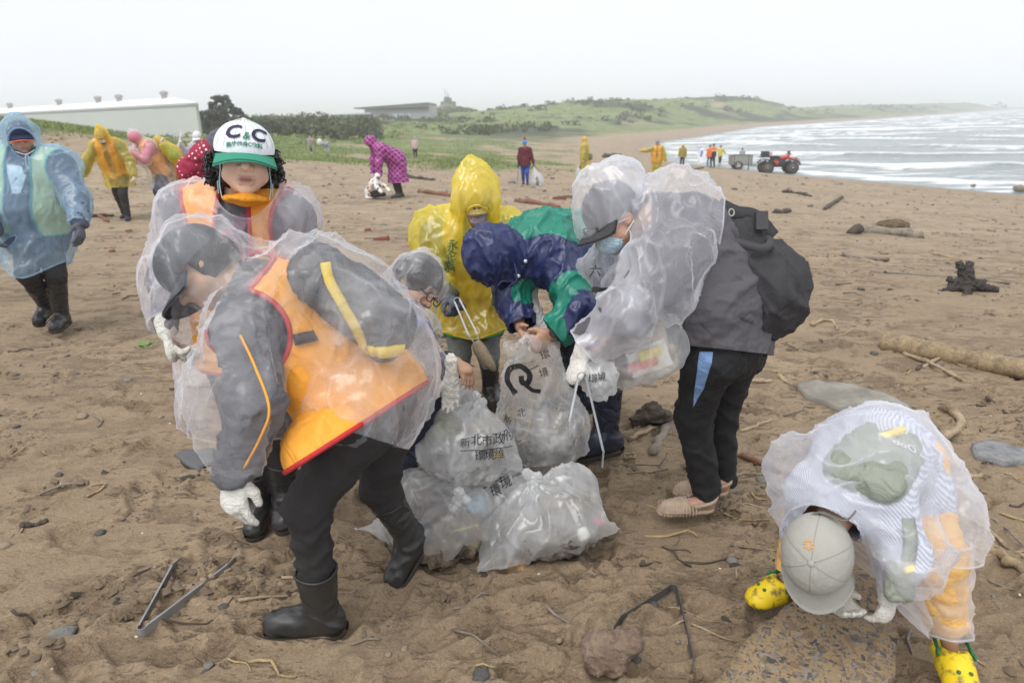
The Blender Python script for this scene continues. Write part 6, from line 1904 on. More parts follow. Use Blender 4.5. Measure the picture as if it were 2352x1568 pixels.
    bp = [A(cone(U(1700, 555, 2.64), U(1752, 655, 2.68), 0.085, 0.15)), A(cone(U(1752, 655, 2.68), U(1765, 700, 2.70), 0.15, 0.132), 0.07), A(cone(U(1672, 535, 2.56), U(1720, 640, 2.60), 0.045, 0.09), 0.06)]
    bo, V, T = (lambda V, T: (None, V, T))(*polygonize(bp, 0.011))
    V = smooth(V, T, 2); V = folds(V, vnormals(V, T), 0.026, 7, axb, 5, 3, 2.0); V = folds(V, vnormals(V, T), 0.010, 15, axb, 4, 6, 2.0)
    mesh('pack_body', V, T, bcl, bk, True)
    bvp = bvh_of(V, T)
    web = plain((0.05, 0.048, 0.052), 0.7, 'pack_webbing', bump=0.3, bs=120)
    def strap(pts, w, name, mat, parent, side=None):
        q = spline([U(*t) for t in pts], 24)
        V, F = ribbon(q, w, np.cross(np.gradient(q, axis=0), np.repeat(FW[None], len(q), 0)) if side is None else side, 0.005)
        return MB().add(V, F).build(name, mat, parent, True)
    strap([(1650, 548, 2.5), (1700, 558, 2.49), (1750, 570, 2.50), (1768, 560, 2.52), (1760, 548, 2.55), (1700, 545, 2.6)], 0.03, 'top_handle', web, bk)
    strap([(1600, 680, 2.46), (1650, 700, 2.47), (1705, 722, 2.5), (1745, 740, 2.58)], 0.032, 'side_strap', cloth((0.13, 0.115, 0.13), 0.7, 'grey_strap', cs=20), bk)
    strap([(1640, 500, 2.5), (1655, 520, 2.48), (1690, 560, 2.5)], 0.05, 'shoulder_strap', web, bk)
    strap([(1648, 470, 2.62), (1690, 490, 2.6), (1735, 500, 2.62), (1775, 545, 2.64)], 0.06, 'lid_edge', bcl, bk)
    ring = MB(); c_ = U(1680, 488, 2.52); ring.tube([c_ + RT * 0.010 * math.cos(a) + UP * 0.013 * math.sin(a) for a in np.linspace(0, 6.283, 14)], 0.003, 5); ring.build('metal_ring', plain((0.5, 0.48, 0.42), 0.35, 'brass', metal=0.8), bk)
    q = U(1748, 507, 2.54)
    MB().box(q, (0.022, 0.014, 0.034), np.array([RT, FW, UP])).build('buckle', web, bk)
    return p

# ---- G: child bent over a slab
def person_child():
    J = J_(pel=(2030, 1040, 2.20), spn=(2005, 1030, 2.06), che=(1965, 1115, 1.96), nek=(1915, 1190, 1.92), hed=(1880, 1262, 1.90), sL=(2030, 1150, 1.90), sR=(1868, 1130, 2.02), eL=(2078, 1270, 1.86), eR=(1842, 1230, 2.05), wL=(2040, 1365, 1.90), wR=(1905, 1355, 2.04),
           hL=(2088, 1075, 2.12), hR=(1985, 1050, 2.26), kL=(2150, 1275, 2.02), kR=(1850, 1200, 2.34), aL=(2182, 1485, 2.11), aR=(1812, 1345, 2.42))
    C = J['hed']
    J['hu'] = nrm(TOCAM(C) * 0.88 + UP * 0.45 + RT * -0.06); J['hf'] = nrm(-UP * 1.0 - RT * 0.12)
    p = Person('child in grey cap and milky raincoat stooping to lift a stone slab, yellow clogs', J, 0.74)
    f, u = J['hf'], J['hu']; R = frame(f, u); r, f, u = R
    p.body(h=0.0085, head=0.92, tone=(0.50, 0.30, 0.20))
    yt = cloth((0.84, 0.50, 0.18), 0.7, 'amber_trouser_cloth', cs=10)
    p.part('trousers', p.leg('L', 0.032, 0.80) + p.leg('R', 0.030, 0.80) + [A(cone(J['hL'], J['hR'], 0.11))], yt, 0.010, fold=((0.008, 14, RT, 2, 3),), clips=(cut_at(J['aL'] + (J['kL'] - J['aL']) * 0.28, J['kL'] - J['aL'], 0.12), cut_at(J['aR'] + (J['kR'] - J['aR']) * 0.28, J['kR'] - J['aR'], 0.12)))
    # striped shirt
    m, nt, out = newmat('blue_stripe_cloth'); k = NT(nt)
    co = k.coord()
    w = k.n('ShaderNodeTexWave', inp={'Vector': k.map(co, (1, 1, 1), (0.6, 0.5, 0.9)), 'Scale': 44.0, 'Distortion': 1.2})
    w.wave_profile = 'SIN'
    c = k.mix(k.ramp(w.outputs['Fac'], [(0.40, 0.0), (0.65, 1.0)]), (0.35, 0.37, 0.46), (0.60, 0.61, 0.67))
    k.out(out, k.bsdf(c, 0.8, k.bump(k.noise(co, 12, 4), 0.5, 0.02)))
    p.part('shirt', p.torso(0.026) + [A(cone(J['pel'], J['hL'] + (J['kL'] - J['hL']) * 0.42, 0.125, 0.098), 0.06), A(cone(J['pel'], J['hR'] + (J['kR'] - J['hR']) * 0.35, 0.125, 0.095), 0.06)] + p.arm('L', 0.026, 0.62) + p.arm('R', 0.024, 0.62), m, 0.010, fold=((0.008, 14, None, 3, 5),), clips=(cut_at(J['nek'], J['nek'] - C, 0.08),))
    gy = cloth((0.36, 0.35, 0.31), 0.9, 'grey_linen_cap', var=0.05, cs=10, weave=260, crease=0.25)
    co_, V, T, Rc, c0 = cap(p.root, C, f, u, 1.06, gy, gy, 0.072, 0.030, 0.10, low=0.024, tall=0.92)
    bc = bvh_of(V, T)
    rr_, ff_, uu_ = Rc
    og = plain((0.85, 0.33, 0.02), 0.6, 'orange_thread')
    sm_ = MB()
    for a in np.linspace(0, 6.283, 7)[:-1]:
        q = []
        for e_ in np.linspace(0.15, 1.5, 12):
            v = rr_ * math.sin(a) * math.cos(e_) + ff_ * math.cos(a) * math.cos(e_) + uu_ * math.sin(e_)
            h_ = bc.ray_cast(Vector((c0 + v * 0.4).tolist()), Vector((-v).tolist()), 1.0)
            if h_[0] is not None: q.append(np.array(h_[0]) - v * 0.0005)
        if len(q) > 3: sm_.tube(q, 0.0016, 4)
    tag(sm_.build('seam', cloth((0.27, 0.265, 0.235), 0.9, 'grey_seam'), co_, True), kind='stuff')
    mb = MB()
    for a in np.linspace(0, 6.283, 8)[:-1]:
        q = c0 + uu_ * 0.4 - ff_ * 0.045 + rr_ * 0.012 + (rr_ * math.cos(a) + ff_ * math.sin(a)) * 0.010
        h_ = bc.ray_cast(Vector(q.tolist()), Vector((-uu_).tolist()), 1.0)
        if h_[0] is not None: mb.lathe(np.array(h_[0]), np.array(h_[1]), [(0.004, 0), (0.003, 0.002)], 6)
    if mb.n: tag(mb.build('flower_emblem', og, co_, True), kind='stuff')
    strp = spline([c0 - ff_ * 0.085 + rr_ * 0.045 + uu_ * 0.01, c0 - ff_ * 0.118 + uu_ * 0.012, c0 - ff_ * 0.112 - rr_ * 0.06 + uu_ * 0.02, c0 - ff_ * 0.145 - rr_ * 0.085 + uu_ * 0.03], 14)
    V, F = ribbon(strp, 0.014, uu_, 0.004); MB().add(V, F).build('cap_strap', cloth((0.17, 0.165, 0.13), 0.8, 'drab_strap', cs=30), co_, True)
    for sg, W_ in (('L', pdir((2040, 1365, 1.9), (2030, 1450, 1.93))), ('R', pdir((1905, 1355, 2.04), (1935, 1392, 2.0)))):
        p.glove(sg, W_, pdir((2000, 1400, 1.9), (1960, 1400, 1.95)) if sg == 'L' else pdir((1930, 1380, 2.0), (1980, 1400, 1.9)), GLOVEW, 0.35, 1 if sg == 'L' else -1, 1.05, cuff=0.045, spread=0.1)
        MB().tube([J['w' + sg] - W_ * 0.045 + (np.cross(W_, FW) * math.cos(a) + FW * math.sin(a)) * 0.029 for a in np.linspace(0, 6.283, 16)], 0.004, 6).build('blue_cuff', plain((0.03, 0.04, 0.25), 0.8, 'blue_elastic'), p.root, True)
    # clogs
    yc = plain((0.80, 0.58, 0.01), 0.5, 'yellow_clog_foam', bump=0.2, bs=60, var=0.12)
    m2, nt2, out2 = newmat('muddy_yellow_clog'); k = NT(nt2); co = k.coord()
    c = k.mix(k.ramp(k.noise(co, 22, 5, 0.7), [(0.50, 0.0), (0.62, 0.85)]), (0.80, 0.58, 0.01), (0.10, 0.075, 0.04))
    k.out(out2, k.bsdf(c, 0.55, k.bump(k.noise(co, 60, 4), 0.2, 0.005)))
    grn = plain((0.02, 0.17, 0.07), 0.5, 'green_clog_trim')
    for sd, an, td in (('R', J['aR'], nrm(np.array([-0.95, -0.30, 0]))), ('L', J['aL'], nrm(np.array([-0.25, -1.0, 0])))):
        sv = np.cross(td, (0, 0, 1)); b0 = np.array([an[0], an[1], 0.03]) - td * 0.03; L = 0.20
        V, T = polygonize([A(flat(b0, b0 + td * (L - 0.05), 0.042, 0.050, (0, 0, 1), 0.55)), A(flat(b0 + td * 0.085 + np.array([0, 0, 0.022]), b0 + td * (L - 0.055) + np.array([0, 0, 0.012]), 0.050, 0.042, (0, 0, 1), 0.85), 0.02), A(cone(b0 + td * 0.06 + np.array([0, 0, 0.05]), b0 + td * 0.10 + np.array([0, 0, 0.03]), 0.036, 0.04), 0.02), S(cone(b0 + td * 0.01 + np.array([0, 0, 0.03]), b0 + td * 0.055 + np.array([0, 0, 0.08]), 0.030, 0.036), 0.01)], 0.006)
        V = smooth(V, T, 1); V, T = clip(V, T, V[:, 2] - 0.005)
        cl = mesh('clog', V, T, m2, p.root, True)
        V, F = ribbon(spline([b0 + td * 0.075 + sv * 0.046 + np.array([0, 0, 0.05]), b0 - td * 0.02 + sv * 0.040 + np.array([0, 0, 0.068]), b0 - td * 0.052 + np.array([0, 0, 0.072]), b0 - td * 0.02 - sv * 0.040 + np.array([0, 0, 0.068]), b0 + td * 0.075 - sv * 0.046 + np.array([0, 0, 0.05])], 22), 0.016, np.array([0, 0, 1.0]), 0.005)
        MB().add(V, F).build('heel_strap', grn, cl, True)
        for sg in (-1, 1):
            q = b0 + td * 0.075 + sv * sg * 0.047 + np.array([0, 0, 0.05])
            MB().lathe(q, sv * sg, [(0.012, 0), (0.012, 0.005), (0.006, 0.006)], 10).build('rivet', grn, cl, True)
            for j in range(2):
                q = b0 + td * (0.12 + 0.028 * j) + np.array([0, 0, 0.056 - 0.006 * j]) + sv * sg * 0.016
                MB().lathe(q, (0, 0, 1), [(0.006, -0.004), (0.006, 0.0015), (0.003, 0.002)], 8).build('vent_stud', grn, cl, True)
    # pack under the film
    back = nrm(J['nek'] - J['pel']); topd = nrm(np.cross(back, RT)); topd = topd if np.dot(topd, TOCAM(C)) > 0 else -topd
    bc_ = U(2010, 1060, 1.93)
    bk = empty('backpack', bc_, 'pale green backpack with a yellow tab under the milky film on the child', 'backpack')
    gcl = cloth((0.27, 0.29, 0.235), 0.7, 'sage_nylon', cs=12, crease=0.8)
    Rb = frame(back, topd)
    V, T = polygonize([A(rbox(bc_, Rb, (0.105, 0.15, 0.05), 0.045)), A(rbox(bc_ + topd * 0.03 - back * 0.03, Rb, (0.08, 0.09, 0.04), 0.035), 0.03)], 0.010)
    V = smooth(V, T, 2); V = folds(V, vnormals(V, T), 0.008, 14, None, 2, 3)
    mesh('pack_body', V, T, gcl, bk, True)
    bv = bvh_of(V, T)
    tabq = U(2048, 1002, 1.9)
    h_ = bv.ray_cast(Vector(CAMPOS.tolist()), Vector((tabq - CAMPOS).tolist()).normalized(), 4.0)
    MB().box((np.array(h_[0]) + topd * 0.01) if h_[0] is not None else tabq, (0.034, 0.010, 0.006), np.array([nrm(RT + UP * 0.35), np.cross(topd, nrm(RT + UP * 0.35)), topd])).build('yellow_tab', plain((0.85, 0.62, 0.05), 0.6, 'yellow_tab_cloth'), bk)
    exx = nrm(RT * 0.9 - UP * 0.55); lettering('ooO', 0.036, U(2055, 1045, 1.9), exx, np.cross(topd, exx), bv, plain((0.75, 0.77, 0.74), 0.6, 'white_print'), bk, 0.0006, 0, 0.005)
    V, F = ribbon(spline([U(2075, 1150, 1.84), U(2092, 1230, 1.80), U(2085, 1300, 1.80)], 14), 0.035, RT, 0.006); MB().add(V, F).build('shoulder_strap', gcl, bk, True)
    V, T = polygonize([A(rbox(U(2066, 1335, 1.82), np.array([RT, FW, UP]), (0.040, 0.022, 0.055), 0.02))], 0.008)
    mesh('dangling_flap', smooth(V, T, 1), T, gcl, bk, True)
    MB().box(U(2088, 1306, 1.79), (0.012, 0.006, 0.006), np.array([nrm(RT + UP * 0.4), FW, UP])).build('yellow_tab', plain((0.85, 0.62, 0.05), 0.6, 'yellow_tab_cloth'), bk)
    # milky raincoat blown open
    CH = film((0.92, 0.92, 0.97), 0.20, 0.42, 0.44, 0.25, 'child_film', cs=5.0)
    rc = [A(cone(J['pel'], U(1985, 1085, 2.0), 0.17, 0.165)), A(cone(U(1985, 1085, 2.0), U(1900, 1110, 1.98), 0.165, 0.115), 0.07), A(cone(U(1900, 1100, 1.98), U(1850, 1080, 2.0), 0.12, 0.085), 0.06), A(cone(J['sL'], U(2090, 1270, 1.85), 0.115, 0.10), 0.06), A(cone(U(2090, 1270, 1.85), U(2050, 1350, 1.88), 0.09, 0.05), 0.05),
          A(cone(U(1850, 1080, 2.0), U(1835, 1180, 2.0), 0.10, 0.075), 0.06), A(cone(U(2080, 1080, 2.08), U(2150, 1180, 2.0), 0.14, 0.12), 0.07), A(cone(U(2150, 1180, 2.0), U(2185, 1260, 1.98), 0.12, 0.09), 0.06)]
    p.part('raincoat', rc, CH, 0.010, fold=((0.020, 8, back + UP, 5, 14, 2.4), (0.008, 18, back + RT, 5, 18, 2.4)),
           clips=(hole(C + TOCAM(C) * 0.02, R, (0.118, 0.125, 0.14)), cut_at(U(2180, 1285, 1.98), UP, 0.2), cut_at(U(1830, 1215, 2.0), UP, 0.12), cut_at(U(2048, 1378, 1.88), UP, 0.12)), trim=(CH, 0.003), keep=True)
    lw = [A(cone(J['kL'] + UP * 0.05, J['aL'] + (J['kL'] - J['aL']) * 0.22, 0.092, 0.068))]
    p.part('leg_film', lw, CH, 0.010, fold=((0.012, 16, RT + UP * 0.3, 3, 4, 2.0),), clips=(plane(J['aL'] + (J['kL'] - J['aL']) * 0.18, UP), plane(J['kL'] + UP * 0.04, -UP)), trim=(CH, 0.004))
    # loose hem hanging between the legs
    q0 = [U(1950, 1290, 2.1), U(2000, 1320, 2.08), U(2060, 1400, 2.02), U(2140, 1470, 2.0)]
    q1 = [U(1965, 1240, 2.15), U(2030, 1280, 2.12), U(2110, 1320, 2.06), U(2135, 1380, 2.02)]
    a_, b_ = spline(q0, 24), spline(q1, 24)
    Vv = []; 
    for i in range(24):
        for j in range(8):
            t = j / 7; Vv.append(a_[i] * (1 - t) + b_[i] * t + FW * 0.015 * math.sin(t * 9 + i * 0.3))
    Ff = [(i * 8 + j, i * 8 + j + 1, (i + 1) * 8 + j + 1, (i + 1) * 8 + j) for i in range(23) for j in range(7)]
    mesh('loose_hem', np.array(Vv), np.array(Ff), CH, p.root, True)
    return p

# ---- H: man in pale blue raincoat walking up
def person_blue_film():
    J = J_(pel=(84, 535, 5.52), che=(72, 415, 5.38), nek=(60, 362, 5.32), hed=(48, 315, 5.24), sL=(138, 385, 5.36), sR=(0, 375, 5.36), eL=(178, 455, 5.3), eR=(-32, 460, 5.3), wL=(184, 515, 5.2), wR=(-16, 535, 5.15),
           hL=(112, 545, 5.55), hR=(58, 545, 5.50), kL=(128, 632, 5.5), kR=(62, 628, 5.35), aL=(140, 722, 5.72), aR=(108, 698, 5.8))
    C = J['hed']
    J['hf'] = nrm(TOCAM(C) + np.array([0.0, 0, -0.08])); J['hu'] = nrm(np.array([-0.06, 0, 1.0]))
    p = Person('person in pale blue raincoat with pointed hood and navy cap walking up the sand', J, 1.06)
    f, u = J['hf'], J['hu']; R = frame(f, u); r, f, u = R
    p.body(h=0.008, head=1.0, tone=(0.56, 0.35, 0.26))
    p.part('trousers', p.leg('L', 0.012) + p.leg('R', 0.012) + [A(cone(J['hL'], J['hR'], 0.12))], BLK, 0.012, fold=((0.008, 14, RT, 2, 3),))
    p.boot('L', nrm(np.array([0.25, -1, 0])), RUB, SOLE, 0.30, 0.066, 1.05, up=(0, 0, 1))
    p.boot('R', nrm(np.array([0.15, -1, -0.25])), RUB, SOLE, 0.28, 0.064, 1.05)
    lat = nrm(J['sL'] - J['sR']); upv = nrm(J['nek'] - J['pel']); fr = np.cross(upv, lat); fr = fr if np.dot(fr, TOCAM(C)) > 0 else -fr
    dj = cloth((0.10, 0.115, 0.16), 0.75, 'blue_grey_jacket', cs=8, crease=0.7)
    p.part('jacket', p.torso(0.05, 0.05) + p.arm('L', 0.032, 0.93) + p.arm('R', 0.032, 0.93) + [A(cone(J['pel'], J['pel'] - upv * 0.10, 0.19), 0.06)], dj, 0.014, fold=((0.012, 9, upv, 2, 3), (0.006, 20, None, 3, 5)), clips=(cut_at(J['nek'] + u * 0.02, -u, 0.1), plane(J['pel'] - upv * 0.16, upv)))
    p.part('white_shirt', p.torso(0.056, 0.05), cloth((0.72, 0.75, 0.74), 0.8, 'white_shirt_cloth'), 0.012, clips=(lambda V: 0.055 + 0.30 * ((V - J['nek'] + upv * 0.16) @ upv) - np.abs((V - J['nek'] - lat * 0.02) @ lat), plane(J['nek'] - upv * 0.25, upv), plane(J['nek'] - upv * 0.045, -upv), plane(J['che'], fr)))
    pale = cloth((0.72, 0.74, 0.42), 0.6, 'pale_yellow_panel')
    vt = p.torso(0.062, 0.05)
    tr = plain((0.10, 0.42, 0.38), 0.6, 'teal_binding')
    p.part('vest', vt, pale, 0.013, fold=((0.008, 9, upv, 2, 3),), clips=(lambda V: np.abs((V - J['che'] - lat * 0.01) @ lat) - 0.10 - 0.0 * V[:, 0], plane(J['pel'] + upv * 0.02, upv), hole(J['sL'] + lat * 0.05, np.eye(3), (0.10, 0.2, 0.15)), hole(J['sR'] - lat * 0.05, np.eye(3), (0.10, 0.2, 0.15))), trim=(tr, 0.008), keep=True)
    cm = cloth((0.020, 0.026, 0.06), 0.8, 'navy_cap_cloth', cs=14)
    co_, *_ = cap(p.root, C, f, u, 1.0, cm, cm, 0.058, 0.025, 0.10, low=0.0)
    c0_ = C + u * 0.030
    MB().tube([c0_ + r * math.sin(a) * 0.100 + f * (0.104 * math.cos(a) + 0.058 * math.cos(a * 0.82) ** 0.75) * 1.02 + u * (-0.006 - 0.022 * math.sin(a) ** 2 - 0.035) for a in np.linspace(-1.0, 1.0, 15)], 0.004, 5).build('brim_piping', plain((0.85, 0.16, 0.05), 0.6, 'orange_piping'), co_, True)
    apex = U(46, 262, 5.25)
    rc = p.torso(0.085, 0.05) + [A(cone(J['sR'], J['sL'], 0.105), 0.08), A(ell(C + u * 0.012, R, (0.128, 0.140, 0.150)), 0.06), A(cone(C + u * 0.05 - f * 0.02, apex, 0.115, 0.02), 0.06),
          A(cone(J['sL'], J['eL'], 0.115, 0.10), 0.08), A(cone(J['eL'], J['wL'], 0.10, 0.07), 0.05), A(cone(J['sR'], J['eR'], 0.115, 0.10), 0.08), A(cone(J['eR'], J['wR'], 0.115, 0.06), 0.05),
          A(cone(J['pel'] + upv * 0.08, U(86, 640, 5.48), 0.225, 0.245), 0.08)]
    ro, V, T = p.part('raincoat', rc, BFILM, 0.014, fold=((0.024, 7, upv, 5, 41, 2.4), (0.010, 15, upv + lat * 0.4, 4, 17, 2.4)),
           clips=(hole(C + f * 0.125 - u * 0.035, R, (0.090, 0.095, 0.112)), lambda V: (V - U(86, 612, 5.4)) @ np.array([0, 0, 1.0]) + 0.05 * np.cos((V - U(86, 612, 5.4)) @ lat * 12) , cut_at(J['wL'] + (J['eL'] - J['wL']) * 0.03, J['eL'] - J['wL'], 0.15), cut_at(J['wR'] + (J['eR'] - J['wR']) * 0.03, J['eR'] - J['wR'], 0.15)), trim=(BFILM, 0.006))
    MB().tube(spline([C + f * 0.12 - u * 0.09 - r * 0.06, C + f * 0.135 - u * 0.115, C + f * 0.12 - u * 0.09 + r * 0.06], 12), 0.003, 5).build('drawstring', plain((0.8, 0.82, 0.82), 0.6, 'white_cord'), ro)
    for dx in (-0.012, 0.012):
        MB().tube(spline([C + f * 0.135 - u * 0.115, C + f * 0.13 - u * 0.15 + r * dx, C + f * 0.14 - u * 0.24 + r * 0.02], 10), 0.003, 5).build('drawstring', plain((0.8, 0.82, 0.82), 0.6, 'white_cord'), ro)
    p.glove('L', pdir((184, 515, 5.2), (188, 570, 5.15)), pdir((186, 545, 5.2), (150, 550, 5.2)), GLOVEG, 0.25, -1, 1.08, cuff=0.05, spread=0.5, h=0.007)
    p.glove('R', pdir((-16, 535, 5.15), (-4, 580, 5.1)), pdir((-10, 545, 5.2), (20, 550, 5.2)), GLOVEG, 0.35, 1, 1.05, cuff=0.05, spread=0.3, h=0.008)
    return p

for k_, fn_ in (('A', person_bent_vest), ('B', person_cap), ('C', person_crouch), ('D', person_yellow), ('E', person_blue_green), ('F', person_grey), ('G', person_child), ('H', person_blue_film)):
    if want(k_): fn_()

# ------------------------------------------------------------------ people farther off
def figure(label, foot, top, yaw, lean=10, crouch=0.0, armL=((0.15, 0.05, -1), (0.05, 0.25, -1)), armR=None, step=(0.08, -0.08), hd=10, turn=0, group=None, scale=None, depth=None, side=0.0):
    """foot, top: picture points; yaw: degrees, 0 = facing the camera, 90 = facing picture left"""
    g = G(*foot) if depth is None else U(*foot, depth)
    D = depth_of(g)
    topz = U(foot[0], top, D)[2]
    lr = math.radians(lean)
    S_ = (topz - g[2]) / ((0.50 - crouch) + 0.33 * math.cos(lr) + 0.16 * math.cos(math.radians(lean * 0.6 + hd)) + 0.035) if scale is None else scale
    q = S_ / 1.68
    a = math.radians(yaw)
    fw = np.array([-math.sin(a), -math.cos(a), 0]); rt = np.array([-math.cos(a), math.sin(a), 0]); up = np.array([0, 0, 1.0])   # rt: the person's right
    L = lambda x, y, z: rt * x + fw * y + up * z
    pel = g + L(0, 0, (0.505 - crouch) * S_)
    sp_dir = L(side, math.sin(lr), math.cos(lr))
    che = pel + sp_dir * 0.24 * S_; nek = pel + sp_dir * 0.325 * S_
    hl = math.radians(lean * 0.6 + hd)
    hed = nek + L(side * 0.5, math.sin(hl), math.cos(hl)) * 0.10 * S_
    J = dict(pel=pel, che=che, nek=nek, hed=hed, sL=che + sp_dir * 0.045 * S_ - rt * 0.105 * S_, sR=che + sp_dir * 0.045 * S_ + rt * 0.105 * S_, hL=pel - rt * 0.052 * S_, hR=pel + rt * 0.052 * S_)
    armR = armR or tuple((v[0], v[1], v[2]) for v in armL)
    for sd, arm, sg in (('L', armL, -1), ('R', armR, 1)):
        d1, d2 = nrm(L(arm[0][0] * sg, arm[0][1], arm[0][2])), nrm(L(arm[1][0] * sg, arm[1][1], arm[1][2]))
        J['e' + sd] = J['s' + sd] + d1 * 0.17 * S_; J['w' + sd] = J['e' + sd] + d2 * 0.15 * S_
        J['d' + sd] = d2
    for sd, st, sg in (('L', step[0], -1), ('R', step[1], 1)):
        an = g + L(0.055 * sg * S_, st * S_, 0.045 * S_ + (0.03 * S_ if st < -0.1 else 0))
        kn = (J['h' + sd] + an) / 2 + fw * (0.035 + crouch * 0.9 + (0.03 if st > 0 else 0)) * S_
        J['a' + sd] = an; J['k' + sd] = kn
    yh = math.radians(turn); f2 = fw * math.cos(yh) + rt * math.sin(yh)
    J['hf'] = nrm(f2 * math.cos(hl) - up * math.sin(hl)); J['hu'] = nrm(up * math.cos(hl) + f2 * math.sin(hl))
    p = Person(label, J, q, group, base=g)
    p.fw, p.rt, p.D, p.S = fw, rt, D, S_
    p.h = max(0.012, min(0.024, D * 0.0011 + 0.006))
    return p

def dress(p, jacket=None, trousers=None, coat=None, hem=0.28, hood=None, peak=0.0, vest=None, gloves=None, shoe=RUB, bootr=False, hat=None, wide=0.06, belly=0.0, brim=None, film_cut=True):
    J, q, S_ = p.J, p.s, p.S
    C, f, u = J['hed'], J['hf'], J['hu']; R = frame(f, u); r, f, u = R
    upv = nrm(J['nek'] - J['pel']); lat = nrm(J['sL'] - J['sR']); fr = np.cross(upv, lat); fr = fr if np.dot(fr, p.fw) > 0 else -fr
    h = p.h
    p.body(h=h, head=q * 1.02)
    if trousers: p.part('trousers', p.leg('L', 0.016 * q, 0.95) + p.leg('R', 0.016 * q, 0.95) + [A(cone(J['hL'], J['hR'], 0.108 * q))], trousers, h, fold=((0.008 * q, 14, p.rt, 2, 3),))
    for sd in 'LR':
        td = nrm(p.fw * 1.0 + p.rt * (0.15 if sd == 'R' else -0.15))
        an = J['a' + sd]
        if bootr: p.boot(sd, td, shoe, SOLE, 0.28, 0.06, q, up=(0, 0, 1), h=h)
        else: p.part('shoe', [A(cone(an - np.array([0, 0, 0.04 * q]) - td * 0.05 * q, an + td * 0.13 * q - np.array([0, 0, 0.045 * q]), 0.042 * q, 0.036 * q)), A(cone(an, an - np.array([0, 0, 0.03 * q]), 0.045 * q), 0.03)], shoe, min(h, 0.016))
    if jacket: p.part('jacket', p.torso(0.022 * q, belly) + p.arm('L', 0.026 * q, 0.96) + p.arm('R', 0.026 * q, 0.96) + [A(cone(J['pel'], J['pel'] - upv * 0.06 * q, 0.13 * q), 0.05)], jacket, h, fold=((0.014 * q, 9, upv, 2, 3), (0.006 * q, 20, None, 3, 5)), clips=(cut_at(J['nek'] + u * 0.02, -u, 0.1 * q),))
    if vest: p.part('vest', p.torso(0.036 * q, belly) + [A(cone(J['pel'], J['pel'] - upv * 0.05 * q, 0.14 * q), 0.05)], vest, h, fold=((0.010 * q, 9, upv, 3, 12),), clips=(hole(J['nek'] + fr * 0.08 * q - upv * 0.22 * q, np.array([lat, fr, upv]), (0.045 * q, 0.2 * q, 0.36 * q)), plane(J['pel'] - upv * 0.10 * q, upv), hole(J['sL'] + lat * 0.05 * q, np.eye(3), np.array((0.10, 0.16, 0.15)) * q), hole(J['sR'] - lat * 0.05 * q, np.eye(3), np.array((0.10, 0.16, 0.15)) * q)), trim=(RED, 0.008 * q))
    if gloves:
        for sd in 'LR':
            d = J['d' + sd]
            p.part('glove', [A(cone(J['w' + sd] - d * 0.05 * q, J['w' + sd], 0.036 * q, 0.034 * q))] + hand_prims(J['w' + sd], d, np.cross(d, p.fw) if abs(np.dot(d, p.fw)) < 0.9 else p.rt, q * 1.1, 0.5, 1 if sd == 'L' else -1, 0.005), gloves, min(h, 0.012))
    if hat:
        if brim: cap(p.root, C, f, u, q * 1.06, hat, brim, 0.06, 0.03, 0.15, low=0.01)
        else: p.part('hat', [A(ell(C + u * 0.03 * q, R, np.array((0.092, 0.112, 0.10)) * q))], hat, min(h, 0.016), clips=(plane(C + u * 0.005 * q - f * 0.02, u + f * 0.1),))
    if coat:
        pr = p.torso(wide * q, belly) + [A(cone(J['pel'], J['pel'] - np.array([0, 0, hem * q + 0.04]) , (0.15 + wide) * q, (0.185 + wide) * q), 0.08 * q)]
        pr += p.arm('L', wide * 0.8 * q, 0.98) + p.arm('R', wide * 0.8 * q, 0.98)
        clips = [plane(J['pel'] - np.array([0, 0, hem * q]), (0, 0, 1))]
        if hood:
            pr += [A(ell(C + u * 0.012 * q - f * 0.008 * q, R, np.array((0.112, 0.130, 0.132)) * q), 0.05 * q), A(cone(C - f * 0.03 * q, J['nek'], 0.10 * q), 0.05 * q)]
            if peak: pr.append(A(cone(C + u * 0.05 * q - f * 0.03 * q, C + u * (0.12 + peak) * q - f * 0.05 * q, 0.09 * q, 0.03 * q), 0.05 * q))
            clips.append(hole(C + f * 0.12 * q - u * 0.03 * q, R, np.array((0.068, 0.08, 0.088)) * q))
        else:
            clips.append(cut_at(J['nek'] + u * 0.03 * q, -u, 0.14 * q))
        p.part('raincoat', pr, coat, h, fold=((0.026 * q, 7, upv, 4, 41, 2.2), (0.012 * q, 14, upv + lat * 0.4, 3, 17, 2.2)), clips=clips, trim=(coat, 0.006 * q))
    return p

